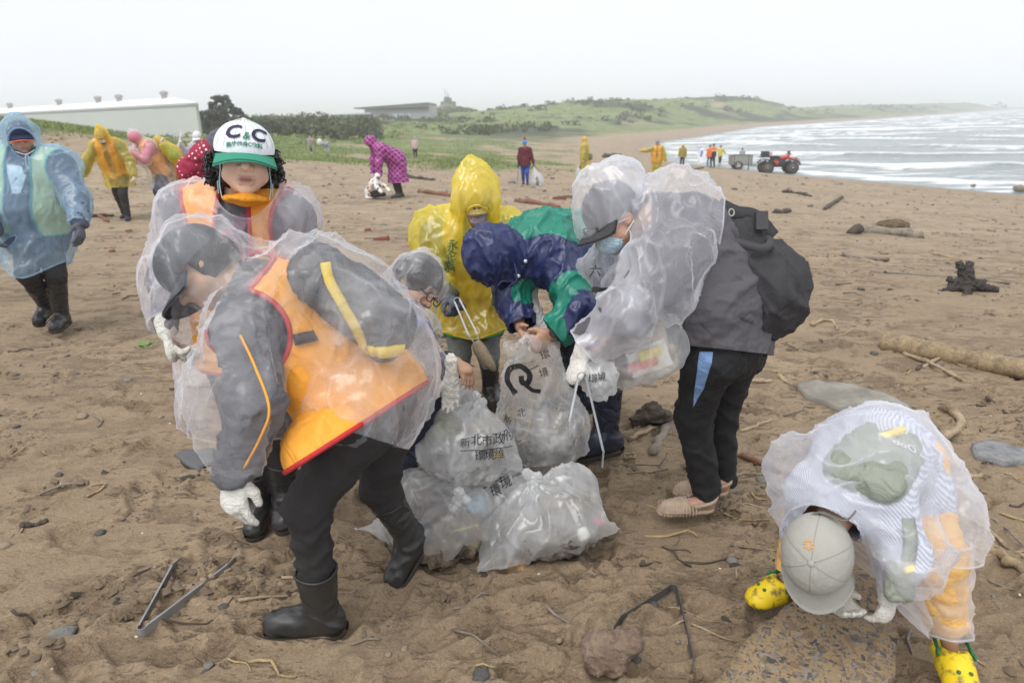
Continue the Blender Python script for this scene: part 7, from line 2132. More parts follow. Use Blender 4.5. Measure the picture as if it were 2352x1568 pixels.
YEL2 = film((0.90, 0.72, 0.10), 0.45, 0.3, 0.4, 0.3, 'yellow_film_thin', cs=6, tint=(1.0, 0.92, 0.4))
WFILM = film((0.86, 0.86, 0.90), 0.16, 0.4, 0.5, 0.3, 'white_film_thin', cs=5)
OLIVE = cloth((0.14, 0.15, 0.075), 0.75, 'olive_jacket')
PINK = cloth((0.62, 0.17, 0.24), 0.7, 'pink_jacket')
JEAN = cloth((0.055, 0.075, 0.15), 0.85, 'blue_denim')
def far_people():
    # yellow-coated walker with a white rod
    p = figure('walker in yellow hooded film raincoat over an orange vest, carrying white tongs', (292, 503), 291, -6, 24, 0.0, ((0.55, 0.1, -1), (0.25, 0.3, -1)), ((0.9, 0.0, -1), (0.45, 0.15, -1)), (0.10, -0.10), 30)
    dress(p, OLIVE, BLK, YEL2, 0.26, True, 0.05, ORG, GLOVEW, plain((0.04, 0.04, 0.05), 0.6, 'dark_shoe'))
    C, f, u = p.J['hed'], p.J['hf'], p.J['hu']; R = frame(f, u)
    p.part('face_mask', [A(ell(C + f * 0.066 - u * 0.05, R, (0.062, 0.05, 0.055)))], cloth((0.70, 0.62, 0.60), 0.7, 'pale_mask'), 0.012, clips=(plane(C + f * 0.05, f),))
    w = p.J['wR'] + p.J['dR'] * 0.06
    tongs('long white litter tongs held by the walker in yellow', w, w + nrm(p.J['dR'] * 0.4 + np.array([-0.10, 0, -1])) * 0.40, np.array([0.3, 1, 0]), plain((0.75, 0.76, 0.78), 0.4, 'white_rod'), 0.03, gap=0.03)
    # pink jacket hands to face
    p = figure('person in pink jacket and orange vest shielding the face with both gloves', (388, 492), 298, 42, 26, 0.0, ((0.25, 0.55, -0.7), (-0.75, 0.75, 0.75)), ((0.2, 0.6, -0.7), (-0.6, 0.8, 0.8)), (0.08, -0.12), 30)
    dress(p, PINK, JEAN, WFILM, 0.36, True, 0.05, ORG, GLOVEW, plain((0.05, 0.05, 0.06), 0.6, 'dark_shoe'), wide=0.09)
    p.part('hood', [A(ell(p.J['hed'] + p.J['hu'] * 0.01, frame(p.J['hf'], p.J['hu']), (0.098, 0.118, 0.118)))], PINK, 0.016, clips=(hole(p.J['hed'] + p.J['hf'] * 0.11 - p.J['hu'] * 0.03, frame(p.J['hf'], p.J['hu']), (0.07, 0.07, 0.085)),))
    p.part('shoulder_pouch', [A(rbox(p.J['pel'] - p.fw * 0.13 + np.array([0, 0, 0.12]) - p.rt * 0.08, frame(p.fw, (0, 0, 1)), (0.10, 0.07, 0.10), 0.05))], GREYJ, 0.018)
    # yellow person holding the hood
    p = figure('person in yellow coat and orange vest clutching the hood with a white glove', (424, 488), 311, 20, 24, 0.0, ((0.5, 0.6, -0.2), (-0.5, 0.3, 1.0)), ((0.3, 0.1, -1), (0.2, 0.3, -1)), (0.05, -0.05), 28)
    dress(p, cloth((0.10, 0.35, 0.10), 0.7, 'green_jacket'), cloth((0.35, 0.03, 0.13), 0.8, 'magenta_trousers'), YEL2, 0.3, True, 0.03, ORG, GLOVEW, wide=0.085)
    # lavender-coated person with rod
    p = figure('small person in lavender film coat and white cap raising a white rod', (486, 470), 297, 10, 10, 0.0, ((0.3, 0.2, -1), (0.1, 0.3, -1)), ((0.5, 0.35, -0.5), (-0.1, 0.5, 1.0)), (0.03, -0.03), 10)
    dress(p, cloth((0.45, 0.40, 0.50), 0.7, 'lavender_jacket'), BLK, WFILM, 0.3, False, 0, None, GLOVEW, hat=cloth((0.75, 0.75, 0.78), 0.8, 'white_cloth'), brim=cloth((0.75, 0.75, 0.78), 0.8, 'white_cloth'))
    w = p.J['wR'] + p.J['dR'] * 0.08
    tongs('white rod raised by the person in lavender', w - np.array([0.03, 0, 0.1]), w + np.array([0.08, 0, 0.22]), np.array([0, 1, 0]), plain((0.75, 0.76, 0.78), 0.4, 'white_rod'), 0.025, gap=0.01)
    # polka-dot sleeves behind the capped woman
    m, nt, out = newmat('red_polka_cloth'); k = NT(nt); co = k.coord()
    v = k.voro(k.map(co, (1, 1, 1), (0.3, 0.5, 0.2)), 38.0, 'F1', 0.2)
    c = k.mix(k.ramp(v.outputs['Distance'], [(0.22, 1.0), (0.27, 0.0)]), (0.30, 0.012, 0.045), (0.78, 0.66, 0.68))
    k.out(out, k.bsdf(c, 0.75, k.bump(k.noise(co, 9, 4), 0.6, 0.02)))
    J = J_(pel=(545, 560, 4.15), che=(545, 425, 4.05), nek=(545, 372, 4.0), hed=(540, 345, 3.98), sL=(600, 395, 4.05), sR=(488, 390, 4.05), eL=(624, 440, 3.85), eR=(440, 395, 3.85), wL=(575, 360, 3.80), wR=(482, 340, 3.75),
           hL=(570, 570, 4.15), hR=(520, 570, 4.15), kL=(570, 700, 4.2), kR=(522, 700, 4.2), aL=(572, 815, 4.3), aR=(524, 815, 4.3))
    J['hf'] = nrm(TOCAM(J['hed']) + np.array([0, 0, -0.4])); J['hu'] = np.array([0, -0.3, 1.0])
    p = Person('person in red polka dot sleeves and white apron holding a cap behind the woman', J, 0.98)
    p.body(h=0.012); 
    p.part('trousers', p.leg('L', 0.015) + p.leg('R', 0.015) + [A(cone(J['hL'], J['hR'], 0.11))], BLK, 0.016)
    for sd in 'LR': p.boot(sd, np.array([0, -1.0, 0]), RUB, SOLE, 0.28, 0.06, 1.0, up=(0, 0, 1), h=0.014)
    p.part('blouse', p.torso(0.005) + p.arm('L', 0.034, 0.9, cuff=0.0) + p.arm('R', 0.034, 0.9), m, 0.012, fold=((0.014, 14, None, 3, 5),))
    p.part('apron', p.torso(0.045), cloth((0.78, 0.77, 0.80), 0.8, 'white_apron_cloth', cs=10), 0.014, clips=(plane(J['pel'], (0, 0, 1)), hole(J['sR'] + np.array([-0.03, 0, 0]), np.eye(3), (0.11, 0.2, 0.12)), hole(J['sL'] + np.array([0.03, 0, 0]), np.eye(3), (0.11, 0.2, 0.12)), hole(J['hed'], np.eye(3), (0.14, 0.14, 0.2))))
    R = frame(J['hf'], J['hu'])
    p.part('headscarf', [A(ell(J['hed'] + np.array([0, 0, 0.025]), R, (0.102, 0.112, 0.105)))], m, 0.010, clips=(hole(J['hed'] + J['hf'] * 0.11 - R[2] * 0.03, R, (0.075, 0.08, 0.09)),))
    p.glove('R', nrm((0.55, -0.2, 0.45)), nrm((0.2, 0.9, -0.2)), GLOVEG, 0.8, 1, 1.15, cuff=0.08, h=0.008)
    p.glove('L', nrm((-0.55, -0.2, 0.45)), nrm((-0.2, 0.9, -0.2)), GLOVEG, 0.8, -1, 1.15, cuff=0.08, h=0.008)
    # person cut by the picture edge
    p = figure('person in yellow raincoat and navy cap at the very edge beside the blue coat', (-30, 640), 296, 0, 8, depth=6.7)
    dress(p, OLIVE, BLK, YEL2, 0.3, False, 0, None, GLOVEW, hat=cloth((0.03, 0.035, 0.09), 0.8, 'navy_cloth'), brim=cloth((0.03, 0.035, 0.09), 0.8, 'navy_cloth'))
    # purple quilted raincoat
    m, nt, out = newmat('magenta_quilt'); k = NT(nt); co = k.coord()
    mp = k.map(co, (1, 1, 1), (0.4, 0.75, 0.2))
    w1 = k.n('ShaderNodeTexWave', bands_direction='X', inp={'Vector': mp, 'Scale': 3.9}).outputs['Fac']
    w2 = k.n('ShaderNodeTexWave', bands_direction='Z', inp={'Vector': mp, 'Scale': 3.9}).outputs['Fac']
    c = k.mix(k.ramp(k.math('MAXIMUM', w1, w2), [(0.84, 0.0), (0.94, 1.0)]), (0.20, 0.012, 0.15), (0.50, 0.14, 0.38))
    k.out(out, k.bsdf(c, 0.5, k.bump(k.noise(co, 5, 4), 0.7, 0.05)))
    p = figure('person in magenta checked raincoat bending over with a white sack', (917, 453), 326, 62, 58, 0.0, ((0.05, 0.3, -1), (0.0, 0.05, -1)), None, (0.03, -0.05), 10, scale=1.72)
    dress(p, m, BLK, m, 0.50, True, 0, None, GLOVEW, plain((0.05, 0.06, 0.05), 0.5, 'dark_green_rubber'), True, wide=0.06)
    wR = p.J['wR'] + np.array([-0.02, -0.1, -0.1])
    sack('white sack hanging from the hands of the person in magenta', wR, 0.13, 0.75, 0.05, WSACK, mark=True)
    # small child squatting
    m, nt, out = newmat('printed_white_coat'); k = NT(nt); co = k.coord()
    c = k.mix(k.ramp(k.voro(co, 13.0).outputs['Distance'], [(0.34, 1.0), (0.42, 0.0)]), (0.76, 0.76, 0.74), k.ramp(k.voro(co, 13.0).outputs['Color'], [(0.3, (0.03, 0.14, 0.06)), (0.5, (0.60, 0.07, 0.02)), (0.7, (0.70, 0.32, 0.03)), (0.9, (0.02, 0.04, 0.08))]))
    k.out(out, k.bsdf(c, 0.6, k.bump(k.noise(co, 8, 4), 0.6, 0.03)))
    p = figure('small child squatting in white raincoat printed with coloured leaves', (852, 456), 398, -55, 45, 0.34, ((0.1, 0.9, -0.6), (0.0, 0.8, -0.6)), None, (0.02, -0.02), -10, scale=1.02)
    dress(p, m, BLK, m, 0.24, True, 0.02, None, None, RUB, True, wide=0.05)
    # maroon jacket
    p = figure('person in maroon jacket, blue trousers and blue knit hat carrying a sack', (1207, 424), 319, 8, 4, 0.0, ((0.35, 0.0, -1), (0.25, 0.1, -1)), ((0.25, 0.1, -1), (0.0, 0.1, -1)), (0.06, -0.05), 12)
    dress(p, cloth((0.11, 0.018, 0.03), 0.7, 'maroon_cloth'), cloth((0.03, 0.075, 0.36), 0.7, 'bright_blue_cloth'), None, hat=cloth((0.08, 0.22, 0.62), 0.8, 'blue_knit'), gloves=plain((0.03, 0.03, 0.035), 0.8, 'black_glove'), shoe=RUB)
    p.part('coat_skirt', [A(cone(p.J['pel'] + np.array([0, 0, 0.1]), p.J['pel'] - np.array([0, 0, 0.12]), 0.17, 0.19))], cloth((0.11, 0.018, 0.03), 0.7, 'maroon_cloth'), 0.02, clips=(plane(p.J['pel'] - np.array([0, 0, 0.10]), (0, 0, 1)),))
    p.part('pompom', [A(ell(p.J['hed'] + np.array([0, 0, 0.15]), np.eye(3), (0.045, 0.045, 0.04)))], cloth((0.40, 0.05, 0.10), 0.9, 'red_wool'), 0.014, fold=((0.01, 40, None, 1, 3),))
    sack('full white sack hanging from the hand of the person in maroon', p.J['wL'] - np.array([0, 0, 0.1]), 0.20, 0.75, 0.22, WSACK, mark=True)
    w = p.J['wR'] - np.array([0, 0, 0.1])
    tongs('steel tongs held by the person in maroon', w, w + np.array([-0.06, 0, -0.52]), np.array([0.2, 1, 0]), STEEL, 0.025, gap=0.10)
    # distant pair, and one in pink
    p = figure('distant walker in pale grey film coat and shorts below the thicket', (716, 352), 311, 10, 6, 0.0, ((0.6, 0.1, -0.6), (0.2, 0.3, 0.6)), ((0.2, 0.1, -1), (0.1, 0.2, -1)), (0.06, -0.06), 8)
    dress(p, cloth((0.35, 0.25, 0.27), 0.8, 'dusky_cloth'), cloth((0.10, 0.10, 0.11), 0.8, 'dark_shorts'), WFILM, 0.3, True, 0.0, shoe=plain((0.7, 0.7, 0.7), 0.6, 'white_shoe'))
    p = figure('distant person in pale coat holding a white bundle below the thicket', (753, 358), 318, 30, 12, 0.0, ((0.1, 0.6, -0.6), (0.0, 1, 0.2)), None, (0.03, -0.03), 8)
    dress(p, cloth((0.30, 0.34, 0.45), 0.8, 'pale_blue_cloth'), cloth((0.40, 0.42, 0.45), 0.8, 'grey_trousers'), WFILM, 0.3, False)
    p.part('bundle', [A(ell(p.J['wR'] + p.fw * 0.1 + np.array([0, 0, 0.1]), np.eye(3), (0.16, 0.16, 0.2)))], cloth((0.66, 0.64, 0.58), 0.8, 'pale_bundle'), 0.024)
    p = figure('distant person in pale pink top, black trousers and grey hat, back turned', (955, 363), 313, 160, 2, 0.0, ((0.12, 0.05, -1), (0.0, 0.15, -1)), None, (0.03, -0.03), 4)
    dress(p, cloth((0.62, 0.42, 0.47), 0.8, 'pale_pink_cloth'), BLK, None, hat=cloth((0.40, 0.46, 0.50), 0.8, 'grey_hat_cloth'))
    # yellow figures by the shore
    p = figure('person in yellow raincoat with grey sleeve and drab hat walking to the shore', (1343, 408), 312, 100, 2, 0.0, ((0.2, 0.1, -1), (0.1, 0.1, -1)), None, (0.05, -0.05), 6)
    dress(p, cloth((0.30, 0.36, 0.42), 0.7, 'steel_blue_cloth'), OLIVE, YEL2, 0.55, True, 0.04, None, GLOVEW)
    p.part('waist_pack', [A(rbox(p.J['pel'] - p.fw * 0.20 + np.array([0, 0, 0.02]), frame(p.fw, (0, 0, 1)), (0.14, 0.10, 0.13), 0.07))], cloth((0.16, 0.17, 0.08), 0.7, 'khaki_pack'), 0.024)
    sack('small white sack at the feet of the yellow figure by the drab hat', p.J['aL'] + np.array([-0.2, -0.1, 0.35]), 0.14, 0.4, 0.1, WSACK)
    p = figure('person in yellow coat, orange vest and grey hood pointing with an outstretched arm', (1507, 412), 319, 14, 4, 0.0, ((0.5, 0.1, -1), (0.3, 0.2, -1)), ((1.0, 0.35, -0.25), (1.0, 0.3, -0.05)), (0.03, -0.03), 4, turn=20)
    dress(p, OLIVE, OLIVE, YEL2, 0.6, False, 0, ORG, GLOVEW, hat=cloth((0.22, 0.24, 0.27), 0.8, 'grey_knit_hat'), wide=0.07)
    p = figure('person in short yellow raincoat and black trousers with white sacks near the flag', (1566, 382), 330, 5, 4, 0.0, ((0.25, 0.0, -1), (0.1, 0.1, -1)), None, (0.03, -0.03), 16)
    dress(p, OLIVE, BLK, YEL2, 0.12, True, 0.02, None, GLOVEG)
    p = figure('person in orange and black overalls standing beside the trailer', (1637, 385), 328, 150, 2, 0.0, ((0.15, 0.05, -1), (0.0, 0.15, -1)), None, (0.04, -0.04), 4)
    dress(p, cloth((0.85, 0.20, 0.03), 0.6, 'bright_orange_cloth'), BLK, None, hat=plain((0.02, 0.02, 0.022), 0.6, 'black_cap'))
    V_, T_ = None, None
    p.part('bib', p.torso(0.04) , BLK, 0.024, clips=(plane(p.J['che'] - np.array([0, 0, 0.08]), (0, 0, -1)),))
    p.part('reflective_band', p.torso(0.046), plain((0.75, 0.72, 0.68), 0.5, 'silver_band'), 0.024, clips=(plane(p.J['che'] - np.array([0, 0, 0.10]), (0, 0, 1)), plane(p.J['che'] - np.array([0, 0, 0.05]), (0, 0, -1))))
    p = figure('person in blue jeans and orange top half hidden behind the overalls', (1629, 383), 331, 175, 2, 0.0, step=(0.08, -0.08))
    dress(p, cloth((0.85, 0.20, 0.03), 0.6, 'bright_orange_cloth'), cloth((0.08, 0.16, 0.42), 0.8, 'light_denim'), None, hat=plain((0.02, 0.02, 0.022), 0.6, 'black_cap'))
    p = figure('person in yellow and dark trousers half hidden behind the overalls', (1652, 380), 332, -140, 2, 0.0, ((0.3, 0.6, -0.6), (0.2, 0.8, -0.6)))
    dress(p, cloth((0.62, 0.50, 0.07), 0.6, 'dull_yellow_cloth'), BLK, None, hat=plain((0.02, 0.02, 0.022), 0.6, 'black_cap'))
    p = figure('distant person in grey lilac coat in the wash behind the trailer', (1702, 383), 338, 0, 2, 0.0)
    dress(p, cloth((0.36, 0.34, 0.42), 0.7, 'grey_lilac_cloth'), BLK, None, hat=cloth((0.12, 0.11, 0.10), 0.8, 'dark_hat'))
if want('X'): far_people()

# ------------------------------------------------------------------ the heap of litter sacks
def litter_rock(name): return rock([(0.03, 0.027, 0.025), (0.11, 0.09, 0.07), (0.24, 0.21, 0.18), (0.50, 0.48, 0.45)], name, 11, 0.9)
M_LIT = litter_rock('mixed_litter'); M_LIT2 = rock([(0.025, 0.02, 0.016), (0.10, 0.075, 0.05), (0.22, 0.17, 0.11), (0.40, 0.35, 0.27)], 'brown_litter', 9, 0.9)
M_LIT3 = rock([(0.05, 0.05, 0.05), (0.20, 0.185, 0.165), (0.42, 0.41, 0.40), (0.62, 0.61, 0.60)], 'pale_mixed_litter', 10, 0.9)

def litter_sack(label, prims, tie=None, fill=None, mat=None, h=0.010, fold=((0.020, 6.5, UP + RT * 0.3, 2.5, 3, 2.4), (0.007, 15, UP - RT * 0.5, 4, 6, 2.4)), text=(), corners=(), bits=(), fmat=None):
    base = np.mean([np.asarray(p_[0][1]) for p_ in prims], 0)
    t = empty('litter_sack', (base[0], base[1], gsurf(base[0], base[1])), label, 'sack', 'tied litter sacks in the heap')
    def sw(p_):
        q = p_[0]
        if q[0] in 'cf': q = (q[0], q[1], q[2], q[3] * 1.12, q[4] * 1.12) + tuple(q[5:])
        elif q[0] == 'e': q = ('e', q[1], q[2], q[3] * np.float32(1.12))
        return (q,) + tuple(p_[1:])
    prims = [sw(p_) for p_ in prims]
    pr = list(prims)
    for c0, c1 in corners: pr.append(A(flat(c0, c1, 0.07, 0.008, np.cross(np.asarray(c1) - np.asarray(c0), FW), 0.5), 0.05))
    if tie is not None:
        a, b = tie
        pr.append(A(cone(a, b, 0.09, 0.022), 0.07))
    V, T = polygonize(pr, h)
    V = smooth(V, T, 2)
    for fo in fold: V = folds(V, vnormals(V, T), fo[0], fo[1], fo[2], fo[3], fo[4], fo[5])
    if tie is not None:
        a, b = np.asarray(tie[0]), np.asarray(tie[1]); ax = nrm(b - a)
        # pleats running into the knot
        d = np.linalg.norm(V - b, axis=1); w = np.exp(-(d / 0.12) ** 2)
        t1 = nrm(np.cross(ax, FW)); t2 = np.cross(ax, t1); ang_ = np.arctan2((V - b) @ t1, (V - b) @ t2)
        V = V + vnormals(V, T) * (w * 0.010 * np.sin(ang_ * 9))[:, None]
    gz_ = np.array([gsurf(x, y) for x, y in ((base[0], base[1]),)])[0]
    V[:, 2] = np.maximum(V[:, 2], gz_ - 0.012 + 0.004 * perlin(V * 12, 5))
    fo_ = mesh('bag_film', V, T, mat or BAGF, t, True)
    if tie is not None:
        kb = MB()
        kn_, kt = polygonize([A(ell(b, frame(ax, UP), (0.015, 0.015, 0.015))), A(flat(b, b + ax * 0.045 + t1 * 0.018, 0.008, 0.022, FW, 0.45), 0.01), A(flat(b, b + ax * 0.035 - t1 * 0.022, 0.008, 0.018, FW, 0.45), 0.01), A(cone(b - ax * 0.05, b, 0.016, 0.009), 0.01), A(cone(b - t1 * 0.012, b + t1 * 0.016, 0.010), 0.008)], 0.0045)
        kn_ = folds(kn_, vnormals(kn_, kt), 0.006, 60, ax, 4, 3)
        mesh('knot', kn_, kt, film((0.88, 0.89, 0.89), 0.62, 0.4, 0.3, 0.2, 'twisted_film', cs=30), t, True)
    if fill is not None:
        for i, (fp, fm) in enumerate(fill):
            V2, T2 = polygonize([sw(p_) for p_ in fp], 0.011); V2 = folds(V2, vnormals(V2, T2), 0.030, 13, None, 1, 4 + i); V2 = folds(V2, vnormals(V2, T2), 0.010, 32, None, 1, 8 + i)
            V2[:, 2] = np.maximum(V2[:, 2], gz_ - 0.004)
            mesh('contents', V2, T2, fm, t, True)
    for kind, a, b, rd, cm in bits:
        mb = MB()
        if kind == 'bottle':
            ax = nrm(b - a); L = np.linalg.norm(b - a)
            mb.lathe(a, ax, [(rd * 0.8, 0), (rd, 0.01), (rd, L * 0.62), (rd * 0.9, L * 0.7), (rd * 0.4, L * 0.85), (rd * 0.36, L * 0.9), (rd * 0.45, L * 0.91), (rd * 0.45, L)], 14)
            mb.build('bottle', cm, t, True)
        elif kind == 'stick':
            mb.tube(spline([a, (a + b) / 2 + rng.normal(0, 0.01, 3), b], 7), [rd, rd, rd, rd * 0.9, rd * 0.9, rd * 0.8, rd * 0.5], 6).build('stick', cm, t, True)
        else:
            mb.box((a + b) / 2, (np.linalg.norm(b - a) / 2, rd, rd * 0.25 if kind == 'sheet' else rd * 0.7), frame(np.cross(nrm(b - a), UP), UP) if True else None).build('wrapper', cm, t)
    bv = bvh_of(V, T)
    for txt, size, px, py, d, ang_, bold in text:
        ex = RT * math.cos(ang_) + UP * math.sin(ang_); ey = UP * math.cos(ang_) - RT * math.sin(ang_)
        if txt == '_':
            Vl = np.array([(-size / 2 + size * i / 24, s_ * 0.0016, 0) for i in range(25) for s_ in (-1, 1)]); Tl = np.array([x for i in range(24) for x in ((2 * i, 2 * i + 2, 2 * i + 1), (2 * i + 1, 2 * i + 2, 2 * i + 3))])
            Vp, Tp = project(Vl, Tl, U(px, py, d), ex, ey, bv, 0.004)
            if Vp is not None: mesh('printed_line', Vp, Tp, INKB, fo_, False)
        elif txt == 'LOOP':
            pts = spline([(-0.55, -0.75), (-0.85, 0.1), (-0.55, 0.75), (0.1, 0.85), (0.55, 0.3), (0.35, -0.25), (0.0, -0.15), (0.05, 0.25)], 60); pts2 = spline([(0.15, -0.35), (0.5, -0.75), (0.95, -0.95)], 20)
            for pp, wd in ((pts, 0.17), (pts2, 0.13)):
                tg = np.gradient(pp, axis=0); tg /= np.linalg.norm(tg, axis=1, keepdims=True); nn = np.stack([-tg[:, 1], tg[:, 0]], -1)
                Vl = np.concatenate([np.stack([pp + nn * wd * s_ for s_ in (-1, -0.33, 0.33, 1)], 1).reshape(-1, 2) * size, np.zeros((len(pp) * 4, 1))], 1)
                Tl = np.array([x for i in range(len(pp) - 1) for j in range(3) for x in ((4 * i + j, 4 * i + 4 + j, 4 * i + j + 1), (4 * i + j + 1, 4 * i + 4 + j, 4 * i + 5 + j))])
                Vp, Tp = project(Vl, Tl, U(px, py, d), ex, ey, bv, 0.004)
                if Vp is not None: mesh('printed_emblem', Vp, Tp, INKB, fo_, False)
        else:
            lettering(txt, size * 0.88, U(px, py, d), ex, ey, bv, INKB, fo_, 0, 0, 0.004)
    return t

REED = wood((0.50, 0.36, 0.18), (0.16, 0.10, 0.05), 'dry_reed', 40)
def sacks():
    # open upright sack being tied
    P_ = lambda x, y, d: U(x, y, d + 0.29)
    litter_sack('tall open sack with big black loop print, gathered in the hands of the jacketed person',
        [A(ell(P_(1245, 985, 2.92), np.eye(3), (0.205, 0.17, 0.17))), A(cone(P_(1245, 985, 2.92), P_(1230, 880, 2.90), 0.16, 0.135), 0.08), A(cone(P_(1230, 880, 2.84), P_(1228, 812, 2.74), 0.125, 0.080), 0.06), A(cone(P_(1185, 815, 2.76), P_(1170, 797, 2.76), 0.03, 0.02), 0.04), A(cone(P_(1270, 805, 2.75), P_(1282, 784, 2.75), 0.04, 0.02), 0.04), A(flat(P_(1240, 1050, 2.86), P_(1240, 1082, 2.84), 0.12, 0.03, FW, 0.5), 0.05)],
        None, [([A(ell(P_(1245, 1000, 2.93), np.eye(3), (0.16, 0.13, 0.11)))], M_LIT3)], BAGC, text=[('LOOP', 0.072, 1200, 880, 2.75, 0.25, 0), ('新', 0.045, 1165, 985, 2.75, -0.3, 0), ('北', 0.045, 1200, 965, 2.75, 0.1, 0), ('一', 0.05, 1232, 850, 2.75, 0.5, 0), ('環', 0.05, 1258, 818, 2.75, 0.35, 0), ('境', 0.05, 1255, 862, 2.75, 0.3, 0)],
        fold=((0.022, 7, UP, 3.5, 3, 2.0), (0.011, 15, UP + RT * 0.5, 3.5, 6, 2.0), (0.005, 34, None, 2, 9, 2.0)),
        bits=[('stick', P_(1165, 955, 2.78), P_(1320, 985, 2.82), 0.004, REED), ('stick', P_(1225, 900, 2.80), P_(1205, 1010, 2.76), 0.004, REED), ('stick', P_(1295, 905, 2.80), P_(1260, 1000, 2.77), 0.004, REED), ('stick', P_(1190, 1020, 2.78), P_(1330, 960, 2.80), 0.0035, REED)])
    # sack with the city print, lying on the others
    litter_sack('plump sack with two lines of black lettering on top of the heap',
        [A(ell(P_(1062, 1030, 2.62), frame(RT * 0.9 - UP * 0.3, UP), (0.155, 0.185, 0.160))), A(cone(P_(1040, 1110, 2.6), P_(1035, 1135, 2.6), 0.09, 0.05), 0.07), A(cone(P_(1140, 1050, 2.6), P_(1165, 1070, 2.6), 0.08, 0.05), 0.06)],
        (P_(1080, 965, 2.60), P_(1092, 935, 2.60)), [([A(ell(P_(1060, 1065, 2.62), frame(RT, UP), (0.135, 0.165, 0.115)))], M_LIT3), ([A(ell(P_(1030, 1105, 2.60), frame(RT, UP), (0.07, 0.08, 0.05)))], M_LIT2), ([A(ell(P_(1010, 985, 2.62), np.eye(3), (0.05, 0.05, 0.04)))], cloth((0.62, 0.63, 0.45), 0.6, 'pale_green_wrapper'))], BAGF,
        text=[('新', 0.045, 1055, 1046, 2.45, 0.05, 0), ('北', 0.055, 1084, 1040, 2.45, 0.0, 0), ('市', 0.05, 1111, 1043, 2.45, 0.0, 0), ('政', 0.058, 1140, 1042, 2.45, 0.02, 0.0004), ('府', 0.055, 1166, 1036, 2.45, 0.05, 0.0004), ('_', 0.21, 1110, 1064, 2.45, 0.01, 0), ('環', 0.05, 1094, 1080, 2.45, 0.0, 0), ('境', 0.05, 1118, 1080, 2.45, 0.0, 0), ('維', 0.05, 1143, 1080, 2.45, 0.03, 0)],
        bits=[('wrapper', P_(1140, 1034, 2.56), P_(1150, 1052, 2.56), 0.016, plain((0.75, 0.48, 0.10), 0.5, 'amber_wrapper'))])
    # small sack at the back left
    litter_sack('narrow tied sack with lettering at the side of the heap nearest the orange vest',
        [A(ell(P_(912, 1045, 2.72), np.eye(3), (0.075, 0.10, 0.12))), A(cone(P_(912, 1045, 2.72), P_(890, 1085, 2.70), 0.08, 0.05), 0.05)], (P_(930, 1000, 2.7), P_(940, 978, 2.7)), [([A(ell(P_(905, 1065, 2.72), np.eye(3), (0.055, 0.07, 0.07)))], M_LIT)], BAGF,
        text=[('新', 0.04, 925, 1030, 2.6, 0.2, 0), ('一', 0.04, 918, 1045, 2.6, 0.2, 0)])
    litter_sack('pale sack with small print wedged behind the plump lettered sack',
        [A(ell(P_(975, 1030, 2.75), np.eye(3), (0.11, 0.12, 0.15))), A(cone(P_(985, 960, 2.76), P_(1000, 900, 2.80), 0.10, 0.07), 0.07), A(cone(P_(1040, 930, 2.82), P_(1050, 900, 2.84), 0.10, 0.06), 0.07)], (P_(965, 975, 2.66), P_(950, 958, 2.64)), [([A(ell(P_(980, 1050, 2.77), np.eye(3), (0.08, 0.09, 0.09)))], M_LIT3)], BAGF,
        text=[('四', 0.035, 962, 1035, 2.6, -0.2, 0), ('衛', 0.035, 968, 1056, 2.6, -0.2, 0)])
    # low front pair
    litter_sack('broad slumped sack with leafy dark litter beside the black boot',
        [A(ell(P_(1000, 1200, 2.50), np.eye(3), (0.205, 0.17, 0.115))), A(ell(P_(965, 1130, 2.58), np.eye(3), (0.13, 0.12, 0.10)), 0.08), A(cone(P_(1060, 1130, 2.56), P_(1075, 1160, 2.52), 0.09, 0.09), 0.07)], (P_(1040, 1165, 2.40), P_(1052, 1150, 2.37)),
        [([A(ell(P_(1005, 1225, 2.50), np.eye(3), (0.185, 0.150, 0.078)))], M_LIT2), ([A(ell(P_(1080, 1150, 2.60), np.eye(3), (0.06, 0.07, 0.05)))], cloth((0.30, 0.48, 0.62), 0.6, 'pale_blue_litter'))], BAGF, corners=[(P_(880, 1215, 2.52), P_(812, 1214, 2.50))],
        bits=[('stick', P_(1030, 1222, 2.38), P_(1100, 1205, 2.40), 0.003, plain((0.55, 0.5, 0.1), 0.6, 'yellow_stalk')), ('stick', P_(930, 1240, 2.39), P_(990, 1215, 2.38), 0.003, plain((0.55, 0.5, 0.1), 0.6, 'yellow_stalk'))])
    litter_sack('sack with a tall twisted knot and a white bottle inside, nearest the tan sandals',
        [A(ell(P_(1255, 1205, 2.48), frame(RT + UP * 0.1, UP), (0.15, 0.215, 0.115))), A(cone(P_(1300, 1150, 2.55), P_(1310, 1130, 2.56), 0.13, 0.11), 0.08), A(cone(P_(1175, 1230, 2.45), P_(1150, 1260, 2.42), 0.09, 0.07), 0.07)], (P_(1222, 1160, 2.48), P_(1222, 1112, 2.47)),
        [([A(ell(P_(1252, 1218, 2.49), frame(RT, UP), (0.135, 0.198, 0.085)))], M_LIT), ([A(rbox(P_(1285, 1165, 2.5), frame(RT + UP * 0.25, UP), (0.05, 0.12, 0.03), 0.01))], wood((0.30, 0.24, 0.17), (0.08, 0.06, 0.05), 'wet_board', 20))], BAGF,
        corners=[(P_(1370, 1215, 2.46), P_(1424, 1214, 2.46)), (P_(1150, 1275, 2.38), P_(1098, 1308, 2.32))],
        bits=[('bottle', P_(1345, 1240, 2.37), P_(1330, 1205, 2.40), 0.026, plain((0.78, 0.78, 0.70), 0.4, 'white_bottle')), ('wrapper', P_(1345, 1205, 2.46), P_(1385, 1190, 2.46), 0.016, plain((0.62, 0.16, 0.22), 0.5, 'red_wrapper'))])
